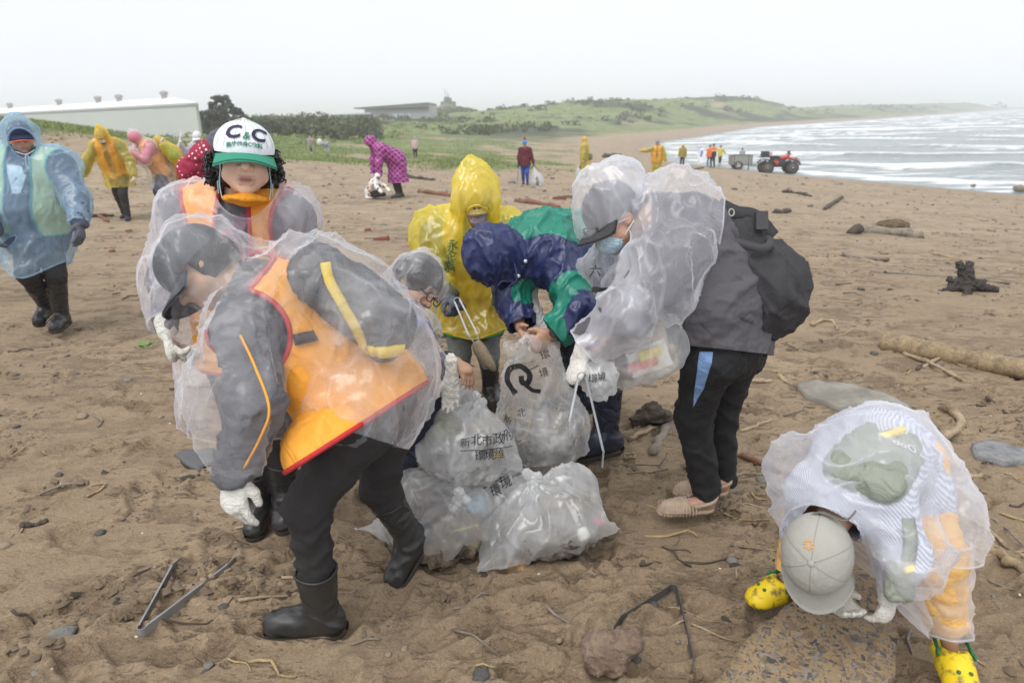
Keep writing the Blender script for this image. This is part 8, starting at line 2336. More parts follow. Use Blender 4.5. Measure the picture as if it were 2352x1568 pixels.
    litter_sack('flat sack covered in slanting black print between the two front sacks',
        [A(ell(P_(1150, 1135, 2.62), np.eye(3), (0.16, 0.14, 0.10)))], None, [([A(ell(P_(1150, 1150, 2.64), np.eye(3), (0.12, 0.11, 0.06)))], M_LIT3)], BAGF,
        text=[('市', 0.05, 1110, 1140, 2.5, 0.45, 0), ('政', 0.05, 1140, 1122, 2.5, 0.45, 0), ('府', 0.05, 1165, 1105, 2.5, 0.4, 0), ('_', 0.18, 1150, 1138, 2.5, 0.5, 0), ('環', 0.05, 1135, 1168, 2.5, 0.4, 0), ('境', 0.055, 1160, 1150, 2.5, 0.4, 0), ('維', 0.05, 1186, 1130, 2.5, 0.35, 0)])
    P_ = U
    # white plastic strip hanging between the hands
    t, V, T = None, *polygonize([A(flat(P_(1215, 655, 3.3), P_(1212, 700, 3.28), 0.045, 0.04, FW, 0.4)), A(flat(P_(1212, 700, 3.28), P_(1228, 755, 3.26), 0.04, 0.065, FW, 0.4), 0.04)], 0.009)
    V = folds(V, vnormals(V, T), 0.02, 16, UP, 2, 3, 1.6)
    tag(settle(mesh('plastic_strip', V, T, cloth((0.70, 0.70, 0.68), 0.5, 'white_plastic', cs=14, crease=0.9))), 'crumpled white plastic strip hanging behind the hands tying the sack', 'plastic')
    # clear bag on the grey man's arm
    t = empty('carrier_bag', P_(1475, 800, 2.52) - np.array([0, 0, 0.15]), 'clear carrier bag holding a brown bottle and coloured packets on the grey sleeve', 'bag')
    V, T = polygonize([A(cone(P_(1485, 792, 2.53), P_(1440, 822, 2.51), 0.138, 0.112)), A(cone(P_(1500, 770, 2.55), P_(1500, 720, 2.56), 0.10, 0.05), 0.07), A(cone(P_(1540, 800, 2.54), P_(1556, 790, 2.54), 0.05, 0.02), 0.05)], 0.010)
    V = smooth(V, T, 1); V = folds(V, vnormals(V, T), 0.014, 9, UP + RT * 0.4, 4, 3, 2.0); V = folds(V, vnormals(V, T), 0.006, 22, UP, 3, 6, 2.0)
    mesh('bag_film', V, T, BAGF, t, True)
    V2, T2 = polygonize([A(ell(P_(1445, 838, 2.52), np.eye(3), (0.09, 0.06, 0.045)))], 0.011); V2 = folds(V2, vnormals(V2, T2), 0.025, 14, None, 1, 4)
    mesh('contents', V2, T2, M_LIT2, t, True)
    MB().lathe(P_(1398, 826, 2.50), nrm(RT + UP * 0.05), [(0.03, 0), (0.042, 0.008), (0.042, 0.12), (0.03, 0.16), (0.014, 0.19), (0.014, 0.235), (0.017, 0.24)], 16).build('brown_bottle', plain((0.09, 0.045, 0.02), 0.2, 'brown_glass'), t, True)
    Rp = np.array([nrm(RT + UP * 0.35), FW, nrm(UP - RT * 0.35)])
    MB().box(P_(1488, 822, 2.47), (0.075, 0.018, 0.05), Rp).build('white_packet', plain((0.75, 0.73, 0.68), 0.5, 'white_packet', bump=0.3), t)
    MB().box(P_(1476, 836, 2.448), (0.055, 0.006, 0.016), Rp).build('red_packet', plain((0.62, 0.10, 0.05), 0.5, 'red_packet'), t)
    MB().box(P_(1492, 812, 2.446), (0.04, 0.006, 0.017), Rp).build('yellow_packet', plain((0.72, 0.62, 0.12), 0.5, 'yellow_packet'), t)
    MB().box(P_(1475, 752, 2.54), (0.045, 0.02, 0.02), Rp).build('dark_scrap', plain((0.14, 0.09, 0.07), 0.6, 'dark_scrap'), t)
    # half-empty bags in the fist and by the chest
    t = empty('crumpled_bag', P_(1380, 880, 2.36), 'crumpled bag with black print bunched in the white glove with the tongs', 'bag')
    V, T = polygonize([A(ell(P_(1378, 875, 2.38), np.eye(3), (0.055, 0.05, 0.07))), A(cone(P_(1345, 850, 2.37), P_(1378, 870, 2.38), 0.03, 0.05), 0.04), A(cone(P_(1370, 850, 2.38), P_(1390, 838, 2.38), 0.03, 0.02), 0.03)], 0.008)
    V = folds(V, vnormals(V, T), 0.016, 20, None, 2, 3, 1.8); mesh('bag_film', V, T, BAGF, t, True); bv = bvh_of(V, T)
    for ch, x, y in (('環', 1368, 872), ('境', 1388, 868)): lettering(ch, 0.03, P_(x, y, 2.25), RT, UP, bv, INKB, t, 0, 0, 0.004)
    t = empty('crumpled_bag', P_(1385, 620, 2.62), 'puffed pale bag with a black band hanging below the blue face mask', 'bag')
    V, T = polygonize([A(ell(P_(1370, 610, 2.62), np.eye(3), (0.075, 0.06, 0.05))), A(cone(P_(1395, 585, 2.62), P_(1440, 580, 2.62), 0.06, 0.07), 0.05), A(cone(P_(1380, 630, 2.62), P_(1392, 668, 2.62), 0.04, 0.045), 0.04)], 0.008)
    V = smooth(V, T, 1); V = folds(V, vnormals(V, T), 0.014, 14, UP, 2, 3, 1.8); mesh('bag_film', V, T, BAGC, t, True); bv = bvh_of(V, T)
    lettering('六', 0.045, P_(1372, 620, 2.5), RT, UP, bv, INKB, t, 0, 0, 0.004)
    V, F = ribbon([P_(1360, 664, 2.56), P_(1378, 667, 2.555), P_(1400, 668, 2.56)], 0.022, np.repeat(UP[None], 3, 0), 0.003); MB().add(V, F).build('black_band', INKB, t)

def tools():
    gp_ = lambda x, y, dz=0.012: G(x, y) + np.array([0, 0, dz])
    def ground_tongs(label, hg, e1, e2, mat):
        h_, a, b = gp_(*hg), gp_(*e1), gp_(*e2)
        tongs(label, h_, (a + b) / 2, a - b, mat, 0.034, 0, tips=(a, b))
    ground_tongs('steel litter tongs lying open on bare sand beside the black boot', (330, 1452), (408, 1290), (552, 1290), STEEL)
    ground_tongs('dull litter tongs lying open behind the brown rock near the yellow clog', (1545, 1362), (1398, 1446), (1600, 1556), RUSTY)
    tongs('bright tongs in the grey glove of the yellow coat gripping a driftwood splinter', U(1052, 694, 3.32), U(1100, 792, 3.18), RT + UP * 0.4, STEEL, 0.032, tips=(U(1110, 790, 3.18), U(1086, 796, 3.18)))
    tongs('long open tongs hanging point down from the white glove of the grey jacket', U(1336, 866, 2.34), U(1345, 1035, 2.34), RT, STEEL, 0.030, tips=(U(1395, 1072, 2.36), U(1297, 1004, 2.30)))
    # splinter of driftwood in the tongs
    q = spline([U(1092, 785, 3.18), U(1110, 815, 3.17), U(1138, 852, 3.16)], 10)
    m = MB().tube(q, [0.022, 0.032, 0.036, 0.04, 0.04, 0.038, 0.036, 0.03, 0.02, 0.008], 8, squash=0.6)
    o = m.build('driftwood', wood((0.36, 0.28, 0.18), (0.12, 0.09, 0.06), 'grey_driftwood', 45), None, True)
    tag(settle(o), 'ragged splinter of driftwood held in the bright tongs', 'driftwood')

# ------------------------------------------------------------------ quad bike, trailer, flag
def quad():
    D = 37.0; c = G(1786, 398); D = depth_of(c); s = 88 / FPX * D / 2.05
    ax = nrm(np.array([1.0, -0.10, 0])); ax[2] = 0; sd = np.array([-ax[1], ax[0], 0]); up = np.array([0, 0, 1.0])
    z0 = gsurf(c[0], c[1])
    P = lambda a, b, h: np.array([c[0], c[1], z0]) + (ax * a + sd * b + up * h) * s
    t = empty('quad_bike', (c[0], c[1], z0), 'red and black quad bike parked at the top of the wet sand', 'quad bike')
    blk = plain((0.025, 0.026, 0.03), 0.5, 'black_plastic'); red = plain((0.62, 0.06, 0.03), 0.35, 'red_plastic'); gr = plain((0.32, 0.32, 0.33), 0.4, 'wheel_alloy', metal=0.5)
    tyre = plain((0.06, 0.05, 0.045), 0.9, 'muddy_tyre', bump=0.5, bs=30)
    R = np.array([ax, sd, up])
    for a in (-0.66, 0.62):
        for b in (-0.42, 0.42):
            w = MB().lathe(P(a, b - 0.13, 0.31), sd, [(0.17 * s, 0), (0.27 * s, 0.01), (0.315 * s, 0.05 * s), (0.325 * s, 0.13 * s), (0.315 * s, 0.21 * s), (0.27 * s, 0.25 * s), (0.17 * s, 0.26 * s)], 22).build('wheel', tyre, t, True)
            sg = -1 if b < 0 else 1
            MB().lathe(P(a, b + sg * 0.135, 0.31) , sd * sg, [(0.17 * s, -0.02), (0.16 * s, 0.0), (0.06 * s, -0.03 * s), (0.05 * s, 0.01 * s)], 14).build('rim', gr, w, True)
    V, T = polygonize([A(rbox(P(0, 0, 0.48), R, np.array((0.55, 0.16, 0.16)) * s, 0.08)), A(cone(P(-0.35, 0, 0.74), P(0.12, 0, 0.70), 0.13 * s, 0.12 * s), 0.08)], 0.03)
    mesh('body', smooth(V, T, 2), T, blk, t, True)
    V, T = polygonize([A(cone(P(0.15, 0, 0.80), P(0.40, 0, 0.84), 0.12 * s, 0.13 * s))], 0.028); mesh('tank', smooth(V, T, 1), T, red, t, True)
    for b in (-0.22, 0.22): MB().box(P(-0.18, b, 0.60), np.array((0.13, 0.012, 0.09)) * s, np.array([nrm(ax - up * 0.6), sd, nrm(up + ax * 0.6)])).build('side_panel', red, t)
    for a0, nm, col_ in ((-0.66, 'rear_fender', blk), (0.62, 'front_fender', blk)):
        for b in (-0.40, 0.40):
            arc = [P(a0 + 0.40 * math.cos(q), b, 0.33 + 0.40 * math.sin(q)) for q in np.linspace(0.35, 2.6, 10)]
            V, F = ribbon(arc, 0.30 * s, np.repeat(sd[None], 10, 0), 0.03 * s); MB().add(V, F).build(nm, col_, t, True)
    V, T = polygonize([A(rbox(P(0.66, 0, 0.74), np.array([nrm(ax - up * 0.35), sd, nrm(up + ax * 0.35)]), np.array((0.26, 0.24, 0.06)) * s, 0.05))], 0.028); mesh('front_cowl', smooth(V, T, 1), T, red, t, True)
    MB().box(P(0.80, -0.2, 0.66), np.array((0.10, 0.05, 0.03)) * s, np.array([nrm(ax - up * 0.5), sd, nrm(up + ax * 0.5)])).build('white_flash', plain((0.75, 0.73, 0.72), 0.4, 'white_plastic_panel'), t)
    for b in (-0.16, 0.16): MB().lathe(P(0.86, b, 0.58), ax, [(0.07 * s, 0), (0.06 * s, 0.03 * s)], 12).build('headlight', plain((0.8, 0.8, 0.78), 0.1, 'lamp_glass'), t, True)
    mb = MB()
    for b in (-0.18, 0.18): mb.tube(spline([P(0.86, b, 0.35), P(0.99, b, 0.5), P(0.96, b, 0.72), P(0.80, b, 0.80)], 10), 0.02 * s, 6)
    mb.tube([P(0.985, -0.18, 0.55), P(0.985, 0.18, 0.55)], 0.02 * s, 6); mb.build('bull_bar', blk, t, True)
    mb = MB(); mb.tube(spline([P(0.38, -0.36, 0.98), P(0.46, -0.15, 1.0), P(0.48, 0.15, 1.0), P(0.40, 0.36, 0.98)], 12), 0.022 * s, 6); mb.tube([P(0.55, 0, 0.72), P(0.47, 0, 1.0)], 0.03 * s, 6); hb_ = mb.build('handlebar', blk, t, True)
    MB().box(P(0.47, 0, 1.08), np.array((0.05, 0.08, 0.07)) * s, R).build('instrument_pod', blk, hb_); MB().box(P(0.53, -0.05, 1.0), np.array((0.04, 0.06, 0.04)) * s, R).build('red_grip_guard', red, hb_)
    V, T = polygonize([A(rbox(P(-0.25, 0, 0.86), R, np.array((0.26, 0.14, 0.05)) * s, 0.045))], 0.028); mesh('seat', V, T, blk, t, True)
    MB().box(P(-0.75, 0, 1.02), np.array((0.17, 0.24, 0.13)) * s, R, 0.94).build('cargo_box', blk, t)
    mb = MB()
    for b in (-0.26, 0, 0.26): mb.tube([P(-1.0, b, 0.86), P(-0.48, b, 0.86)], 0.016 * s, 5)
    for a in (-1.0, -0.75, -0.5): mb.tube([P(a, -0.26, 0.86), P(a, 0.26, 0.86)], 0.016 * s, 5)
    mb.build('rear_rack', blk, t, True)
    MB().box(P(-0.45, 0.05, 1.0), np.array((0.08, 0.1, 0.10)) * s, R).build('pink_bag', cloth((0.72, 0.42, 0.46), 0.6, 'pale_pink_bag'), t)
    MB().tube([P(-0.95, 0, 0.4), P(-1.45, 0, 0.42)], 0.025 * s, 6).build('tow_bar', blk, t, True)
    return s

def trailer(s):
    c = G(1698, 389); ax = nrm(np.array([1.0, -0.12, 0])); sd = np.array([-ax[1], ax[0], 0]); up = np.array([0, 0, 1.0]); z0 = gsurf(c[0], c[1]); R = np.array([ax, sd, up])
    D = depth_of(c); s = D / FPX * 46 / 1.30
    P = lambda a, b, h: np.array([c[0], c[1], z0]) + (ax * a + sd * b + up * h) * s
    t = empty('cart_trailer', (c[0], c[1], z0), 'grey sheet metal cart trailer with spoked wheels behind the quad bike', 'trailer')
    gm = plain((0.36, 0.37, 0.35), 0.5, 'zinc_sheet', metal=0.3); dk = plain((0.10, 0.10, 0.10), 0.6, 'dark_steel')
    MB().box(P(0.02, -0.42, 0.62), np.array((0.64, 0.02, 0.30)) * s, R).build('side_panel', gm, t)
    MB().box(P(0.02, 0.42, 0.62), np.array((0.64, 0.02, 0.30)) * s, R).build('side_panel', gm, t)
    MB().box(P(0.68, 0, 0.60), np.array((0.02, 0.40, 0.29)) * s, R).build('front_panel', gm, t)
    MB().box(P(-0.64, 0, 0.62), np.array((0.02, 0.40, 0.30)) * s, R).build('tail_panel', gm, t)
    MB().box(P(0.02, 0, 0.30), np.array((0.62, 0.40, 0.02)) * s, R).build('bed', gm, t)
    mb = MB()
    for a in (-0.62, -0.45, 0.45, 0.66): mb.box(P(a, -0.452, 0.62), np.array((0.02, 0.012, 0.31)) * s, R)
    for h_ in (0.33, 0.92): mb.box(P(0.02, -0.452, h_), np.array((0.65, 0.016, 0.015)) * s, R)
    tag(mb.build('stiffening_rib', dk, t), kind='stuff')
    for b in (-0.53, 0.53):
        w = MB().lathe(P(-0.18, b - 0.055, 0.28), sd, [(0.20 * s, 0), (0.27 * s, 0.01), (0.28 * s, 0.05 * s), (0.27 * s, 0.10 * s), (0.20 * s, 0.11 * s)], 22).build('wheel', plain((0.05, 0.045, 0.04), 0.9, 'worn_tyre'), t, True)
        sg = -1 if b < 0 else 1
        MB().lathe(P(-0.18, b + sg * 0.04, 0.28), sd * sg, [(0.20 * s, 0.0), (0.19 * s, 0.02 * s), (0.175 * s, 0.0)], 20).build('rim', plain((0.62, 0.62, 0.62), 0.3, 'bright_alloy', metal=0.6), w, True)
        for k_ in range(6):
            q = k_ * math.pi / 3
            MB().tube([P(-0.18, b + sg * 0.055, 0.28), P(-0.18 + 0.18 * math.cos(q), b + sg * 0.055, 0.28 + 0.18 * math.sin(q))], 0.026 * s, 6).build('spoke', plain((0.62, 0.62, 0.62), 0.3, 'bright_alloy', metal=0.6), w, True)
    MB().tube([P(0.68, 0, 0.3), P(1.35, 0, 0.36)], 0.025 * s, 6).build('drawbar', dk, t, True)
    MB().box(P(0.5, -0.3, 0.14), np.array((0.03, 0.03, 0.14)) * s, R).build('prop_stand', dk, t)

def flag():
    g = G(1630, 384); D = depth_of(g)
    t = empty('flag', g, 'white flag with a blue emblem flapping on a slanted pole by the yellow figures', 'flag')
    p0, p1 = g, U(1617, 336, D)
    MB().tube([p0, p1], 0.015, 6).build('pole', plain((0.7, 0.7, 0.7), 0.4, 'white_pole'), t, True)
    a = [U(1616, 338, D), U(1618, 352, D), U(1622, 366, D)]; b = [U(1600, 352, D), U(1601, 360, D), U(1603, 378, D)]
    q0, q1 = spline(a, 10), spline(b, 10); V = []
    for i in range(10):
        for j in range(14):
            k_ = j / 13; V.append(q0[i] * (1 - k_) + q1[i] * k_ + FW * 0.12 * math.sin(k_ * 9 + i * 0.5) * k_ + UP * 0.05 * math.sin(k_ * 6))
    V = np.array(V); F = [(i * 14 + j, i * 14 + j + 1, (i + 1) * 14 + j + 1, (i + 1) * 14 + j) for i in range(9) for j in range(13)]
    m = MB().add(V, F); m.add(V + FW * 0.012, [f[::-1] for f in F])
    cl = m.build('cloth', cloth((0.80, 0.80, 0.83), 0.8, 'flag_cloth'), t, True)
    mb = MB()
    for i, j in ((3, 4), (4, 5), (5, 6)):
        c = V[i * 14 + j] - FW * 0.03
        mb.lathe(c, -FW, [(0.09, 0), (0.07, 0.01)], 10)
    tag(mb.build('emblem', plain((0.10, 0.25, 0.60), 0.7, 'blue_print_ink'), cl, True), kind='stuff')

# ------------------------------------------------------------------ driftwood, stones, litter on the sand
W_PALE = wood((0.46, 0.35, 0.22), (0.15, 0.10, 0.06), 'pale_stick', 50)
W_GREY = wood((0.30, 0.25, 0.20), (0.08, 0.06, 0.05), 'grey_stick', 40)
W_DARK = wood((0.10, 0.075, 0.055), (0.025, 0.02, 0.018), 'charred_wood', 30)
W_RED = wood((0.26, 0.12, 0.075), (0.10, 0.05, 0.035), 'rust_wood', 30)
W_BAM = wood((0.37, 0.27, 0.155), (0.06, 0.045, 0.035), 'weathered_bamboo', 22)

def stick(label, pts, r0, r1, mat, name='stick', cat='stick', n=14, group=None, up=0.6, knots=False, seed=0):
    """a branch lying along ground points given as picture positions"""
    Q = []
    for x, y in pts:
        g = G(x, y); g[2] = gsurf(g[0], g[1]); Q.append(g)
    Q = spline(np.array(Q), n) if len(Q) > 2 else np.linspace(Q[0], Q[-1], n)
    rr = np.random.default_rng(seed + int(pts[0][0]))
    Q = Q + rr.normal(0, r0 * 0.25, Q.shape)
    rad = np.linspace(r0, r1, n) * (1 + 0.12 * rr.normal(size=n))
    if knots: rad[::4] *= 1.22
    Q[:, 2] += rad * up
    o = MB().tube(Q, rad, 8).build(name, mat, None, True)
    tag(settle(o), label, cat, group)
    return o

def pxr(px, at):  # radius from picture pixels
    return px * depth_of(G(*at)) / FPX

def debris():
    # thick bamboo pole
    a, b = G(2032, 795), G(2420, 886); 
    r_ = pxr(25, (2040, 800))
    t = empty('bamboo_pole', a, 'thick weathered bamboo pole lying on the sand by the dry stalks', 'bamboo')
    a[2] = gsurf(a[0], a[1]) + r_ * 0.6; b[2] = gsurf(b[0], b[1]) + r_ * 0.75
    N_ = 5
    for i in range(N_):
        p0 = a + (b - a) * i / N_; p1 = a + (b - a) * (i + 1) / N_
        k_ = 1 - 0.05 * i
        MB().tube([p0, p0 + (p1 - p0) * 0.03, p0 + (p1 - p0) * 0.5, p0 + (p1 - p0) * 0.97, p1], [r_ * 1.07 * k_, r_ * k_, r_ * k_ * 0.98, r_ * k_, r_ * 1.07 * k_], 18).build('segment', W_BAM, t, True)
    # black stump with roots
    c = G(2218, 668); z0 = gsurf(c[0], c[1]); D = depth_of(c); px = D / FPX
    P = lambda x, y, dy=0.0: U(x, y, D) + np.array([0, dy, 0])
    t = empty('tree_stump', c, 'black tangled tree stump with stubby roots standing on the sand', 'stump')
    V, T = polygonize([A(cone(P(2215, 655), P(2218, 640), 0.085, 0.075)), A(cone(P(2215, 640), P(2203, 605), 0.045, 0.024), 0.04), A(cone(P(2220, 640), P(2228, 604), 0.05, 0.028), 0.04), A(cone(P(2205, 655), P(2150, 672, -0.03), 0.05, 0.014), 0.05), A(cone(P(2225, 652), P(2285, 666), 0.055, 0.03), 0.05), A(cone(P(2190, 650), P(2178, 640), 0.04, 0.02), 0.04), A(cone(P(2215, 655), P(2205, 672, -0.15), 0.06, 0.03), 0.05), A(cone(P(2245, 655), P(2262, 642), 0.03, 0.015), 0.04)], 0.011)
    V = folds(V, vnormals(V, T), 0.028, 14, None, 1, 3); V = folds(V, vnormals(V, T), 0.012, 34, None, 1, 6)
    mesh('root_mass', V, T, wood((0.055, 0.045, 0.038), (0.015, 0.013, 0.012), 'black_stump_wood', 26), t, True)
    # tangle of brown fibre with a grey log before it
    c = G(2048, 530); D = depth_of(c)
    V, T = polygonize([A(ell(U(2050, 519, D), np.eye(3), (0.30, 0.20, 0.10)))], 0.02); V = folds(V, vnormals(V, T), 0.05, 9, RT, 2, 3); V = folds(V, vnormals(V, T), 0.02, 26, RT, 3, 5)
    tag(settle(mesh('fibre_mound', V, T, wood((0.16, 0.11, 0.06), (0.05, 0.035, 0.02), 'palm_fibre', 60))), 'brown mound of matted palm fibre behind the grey log', 'fibre mound')
    stick('smooth grey log lying before the brown fibre mound', [(1975, 533), (2040, 538), (2116, 546)], pxr(11, (2040, 540)), pxr(9, (2110, 545)), W_GREY, 'log', 'log')
    stick('short dark log end beside the smooth grey log', [(1952, 537), (1972, 536)], pxr(10, (1960, 538)), pxr(10, (1970, 538)), W_DARK, 'log', 'log', 6)
    # named sticks
    st = [('straight brown plank half buried beyond the black stump', [(1935, 588), (1985, 594), (2040, 599)], 6, 4, W_GREY), ('curved knotted cane standing proud of the sand right of the pack', [(1866, 750), (1890, 740), (1912, 742), (1925, 760)], 4, 3, W_PALE),
          ('stout forked driftwood branch beside the grey trousers', [(1498, 1045), (1520, 1005), (1548, 965)], 12, 10, W_GREY), ('long pale reed lying in front of the forked branch', [(1445, 1018), (1485, 992), (1520, 972)], 5, 4, W_PALE),
          ('thick black branch pointing up the beach', [(1892, 482), (1912, 470), (1932, 456)], 5, 4, W_DARK), ('dark branch lying flat near the lower track', [(1800, 443), (1830, 445), (1862, 452)], 5, 3, W_DARK),
          ('short blackened log below the pointed branch', [(1776, 489), (1795, 490), (1812, 487)], 6, 5, W_DARK), ('bleached bent root with a broken end', [(2165, 938), (2195, 955), (2205, 985), (2170, 1010)], 11, 7, W_PALE),
          ('thick bamboo cane running out of the picture beside the child', [(2245, 1254), (2300, 1285), (2370, 1325)], 13, 10, W_BAM), ('forked pale reed beside the thick cane', [(2210, 1188), (2270, 1225), (2320, 1260), (2345, 1285)], 6, 4, W_PALE),
          ('thin dark twig crossing the forked reed', [(2235, 1165), (2290, 1200), (2352, 1260)], 4, 2, W_GREY), ('short cut stick behind the child', [(2195, 1104), (2252, 1100)], 6, 5, W_PALE),
          ('dark slanting twig near the picture edge', [(2265, 912), (2310, 938), (2345, 968)], 4, 2, W_DARK), ('brown branch running from the sandal heel to the child', [(1695, 1048), (1740, 1070), (1790, 1088)], 7, 5, W_RED),
          ('thin pale stick pointing away behind the track trousers', [(1700, 990), (1735, 978), (1770, 966)], 4, 3, W_PALE), ('flat pale stick behind the black track trousers', [(1700, 877), (1740, 876), (1775, 876)], 5, 4, W_PALE),
          ('knobbly short cane near the long slab', [(1788, 862), (1800, 872), (1822, 885)], 5, 3, W_PALE), ('rust-red pole lying behind the yellow hood', [(960, 442), (1040, 452), (1100, 460)], 6, 6, W_RED), ('rust-red pole lying behind the green jacket', [(1185, 463), (1235, 470), (1285, 477)], 6, 5, W_RED),
          ('black plank lying behind the person in magenta', [(935, 408), (960, 411), (995, 415)], 4, 3, W_DARK), ('dark flat branch lying near the walker in yellow', [(175, 503), (210, 500), (262, 497)], 5, 3, W_DARK), ('thin brown branch beside the dark flat branch', [(205, 492), (235, 502), (248, 512)], 4, 3, W_RED),
          ('flat wood chip on the sand at the far left of the bare patch', [(55, 1213), (85, 1207), (110, 1199)], 9, 4, W_DARK), ('bark strip under the steel tongs', [(470, 1345), (500, 1328), (532, 1312)], 7, 3, W_PALE), ('curled wood strip beside the tall open sack', [(1115, 905), (1135, 918), (1152, 935)], 6, 5, W_PALE),
          ('dark broken slat behind the clear hood', [(985, 775), (1005, 776), (1022, 780)], 6, 3, W_DARK), ('pale broken reed on the sand beyond the stump', [(2140, 583), (2190, 594), (2240, 604)], 3, 2, W_PALE), ('long thin pole behind the stump', [(2000, 625), (2100, 632), (2215, 640), (2320, 652)], 4, 3, W_GREY),
          ('pale cane stub near the dry stalks', [(2120, 905 - 60), (2160, 830), (2220, 846)], 4, 3, W_PALE), ('twisted dry stalk under the bamboo pole', [(2075, 815), (2130, 838), (2190, 868), (2222, 874)], 5, 3, W_PALE), ('upright splinter leaning on the bamboo pole', [(2105, 850), (2120, 838), (2137, 822)], 4, 2, W_DARK)]
    for i, (lb, pts, r0, r1, m) in enumerate(st):
        stick(lb, pts, pxr(r0, pts[0]), pxr(r1, pts[-1]), m, 'stick' if r0 < 10 else 'branch', 'stick' if r0 < 10 else 'branch', seed=i, knots=m in (W_PALE, W_BAM))
    # charred lump beside the navy boot
    c = G(1490, 975)
    V, T = polygonize([A(cone(U(1462, 962, depth_of(c)), U(1500, 950, depth_of(c)), 0.035, 0.055)), A(cone(U(1500, 950, depth_of(c)), U(1525, 955, depth_of(c)), 0.055, 0.045), 0.03)], 0.009); V = folds(V, vnormals(V, T), 0.02, 20, RT, 2, 3); V = folds(V, vnormals(V, T), 0.008, 46, RT, 2, 5)
    tag(settle(mesh('charred_log', V, T, W_DARK)), 'charred lump of wood on the sand beside the navy boot', 'charred wood')
    # stones and slabs
    def slab(name, label, outline, thick, mat, cat, dz=0.0, tilt=0.0, h=0.012):
        g = np.array([G(*q) for q in outline]); 
        bm = bmesh.new(); vs = [bm.verts.new((x, y, 0)) for x, y, _ in g]; f = bm.faces.new(vs); f.normal_update()
        if f.normal.z < 0: f.normal_flip()
        bmesh.ops.triangulate(bm, faces=bm.faces[:])
        for _ in range(4):
            es = [e for e in bm.edges if e.calc_length() > 0.05]
            if not es: break
            bmesh.ops.subdivide_edges(bm, edges=es, cuts=1); bmesh.ops.triangulate(bm, faces=bm.faces[:])
        r = bmesh.ops.extrude_face_region(bm, geom=bm.faces[:])
        for v in r['geom']:
            if isinstance(v, bmesh.types.BMVert): v.co.z += thick
        bmesh.ops.recalc_face_normals(bm, faces=bm.faces[:])
        V = np.array([v.co[:] for v in bm.verts]); T = np.array([[q.index for q in fc.verts] for fc in bm.faces if len(fc.verts) == 3]); Qd = [[q.index for q in fc.verts] for fc in bm.faces if len(fc.verts) == 4]
        if Qd: Qd = np.array(Qd); T = np.concatenate([T, Qd[:, [0, 1, 2]], Qd[:, [0, 2, 3]]])
        bm.free()
        cx, cy = V[:, 0].mean(), V[:, 1].mean(); z0 = gsurf(cx, cy)
        top = V[:, 2] > thick * 0.5
        V[:, 2] += z0 - 0.03 + dz + tilt * (V[:, 1] - cy) + np.where(top, 0.012 * fbm(V * 5, 3, 4), 0)
        V[:, 0] += 0.010 * perlin(V * 14, 6); V[:, 1] += 0.010 * perlin(V * 14, 7)
        o = mesh(name, V, T, mat, None, False); tag(settle(o), label, cat); return o
    m, nt, out = newmat('pebbled_concrete'); k = NT(nt); co = k.coord()
    wp = k.mix(0.06, co, k.n('ShaderNodeTexNoise', inp={'Vector': co, 'Scale': 18.0, 'Detail': 3.0}).outputs['Color'])
    c = k.mix(k.noise(co, 9, 5, 0.65), (0.20, 0.135, 0.070), (0.36, 0.265, 0.150))
    hh = k.noise(co, 50, 4)
    for sc_, lo_, seed_ in ((34, 0.34, 0.0), (62, 0.40, 3.1), (120, 0.42, 7.7)):
        vv = k.voro(k.map(wp, (1, 1, 1), (seed_, seed_ * 0.7, seed_)), sc_, 'F1', 1.0)
        sepc = k.n('ShaderNodeSeparateColor', inp={0: vv.outputs['Color']})
        rad_ = k.math('MULTIPLY', sepc.outputs[1], 0.55)
        msk = k.math('MULTIPLY', k.ramp(k.math('SUBTRACT', k.math('ADD', rad_, lo_ * 0.45), vv.outputs['Distance']), [(0.0, 0.0), (0.06, 1.0)]), k.ramp(sepc.outputs[2], [(0.40, 0.0), (0.46, 1.0)]))
        peb = k.ramp(sepc.outputs[0], [(0.0, (0.05, 0.05, 0.052)), (0.3, (0.13, 0.115, 0.10)), (0.55, (0.22, 0.13, 0.07)), (0.8, (0.17, 0.16, 0.15)), (1.0, (0.30, 0.25, 0.19))])
        c = k.mix(msk, c, peb); hh = k.math('ADD', hh, k.math('MULTIPLY', msk, 0.6))
    k.out(out, k.bsdf(c, 0.8, k.bump(hh, 0.6, 0.012)))
    slab('concrete_slab', 'broad pebbly concrete slab being lifted by the child in the grey cap', [(1640, 1620), (1680, 1560), (1735, 1500), (1780, 1478), (1830, 1440), (1880, 1428), (1935, 1405), (1985, 1396), (2012, 1402), (2030, 1440), (2040, 1490), (2052, 1530), (2045, 1600), (1950, 1650), (1800, 1650)], 0.10, m, 'slab', 0.045, 0.14)
    slab('stone_slab', 'long flat grey stone slab beyond the stooping child', [(1830, 890), (1880, 880), (1960, 893), (2050, 922), (2092, 945), (2040, 955), (1930, 945), (1850, 915)], 0.06, rock([(0.13, 0.115, 0.09), (0.22, 0.20, 0.165), (0.34, 0.33, 0.29)], 'layered_stone', 5, 1.0), 'stone slab', 0.005)
    slab('slate_plate', 'broken dark grey slate plate beside the bent woman sleeve', [(402, 1050), (430, 1041), (495, 1040), (495, 1072), (470, 1075), (455, 1088), (425, 1070)], 0.03, plain((0.105, 0.105, 0.11), 0.7, 'dark_slate', bump=0.3), 'slate', 0.02)
    slab('crumbling_slab', 'rough grey crumbling concrete chunk near the picture edge beyond the child', [(2228, 1030), (2270, 1022), (2330, 1035), (2400, 1045), (2400, 1068), (2300, 1070), (2240, 1055)], 0.05, rock([(0.12, 0.12, 0.125), (0.24, 0.24, 0.245), (0.34, 0.33, 0.32)], 'rough_concrete', 16, 1.0), 'concrete chunk', 0.01)
    c = G(1405, 1545); D = depth_of(c) - 0.02
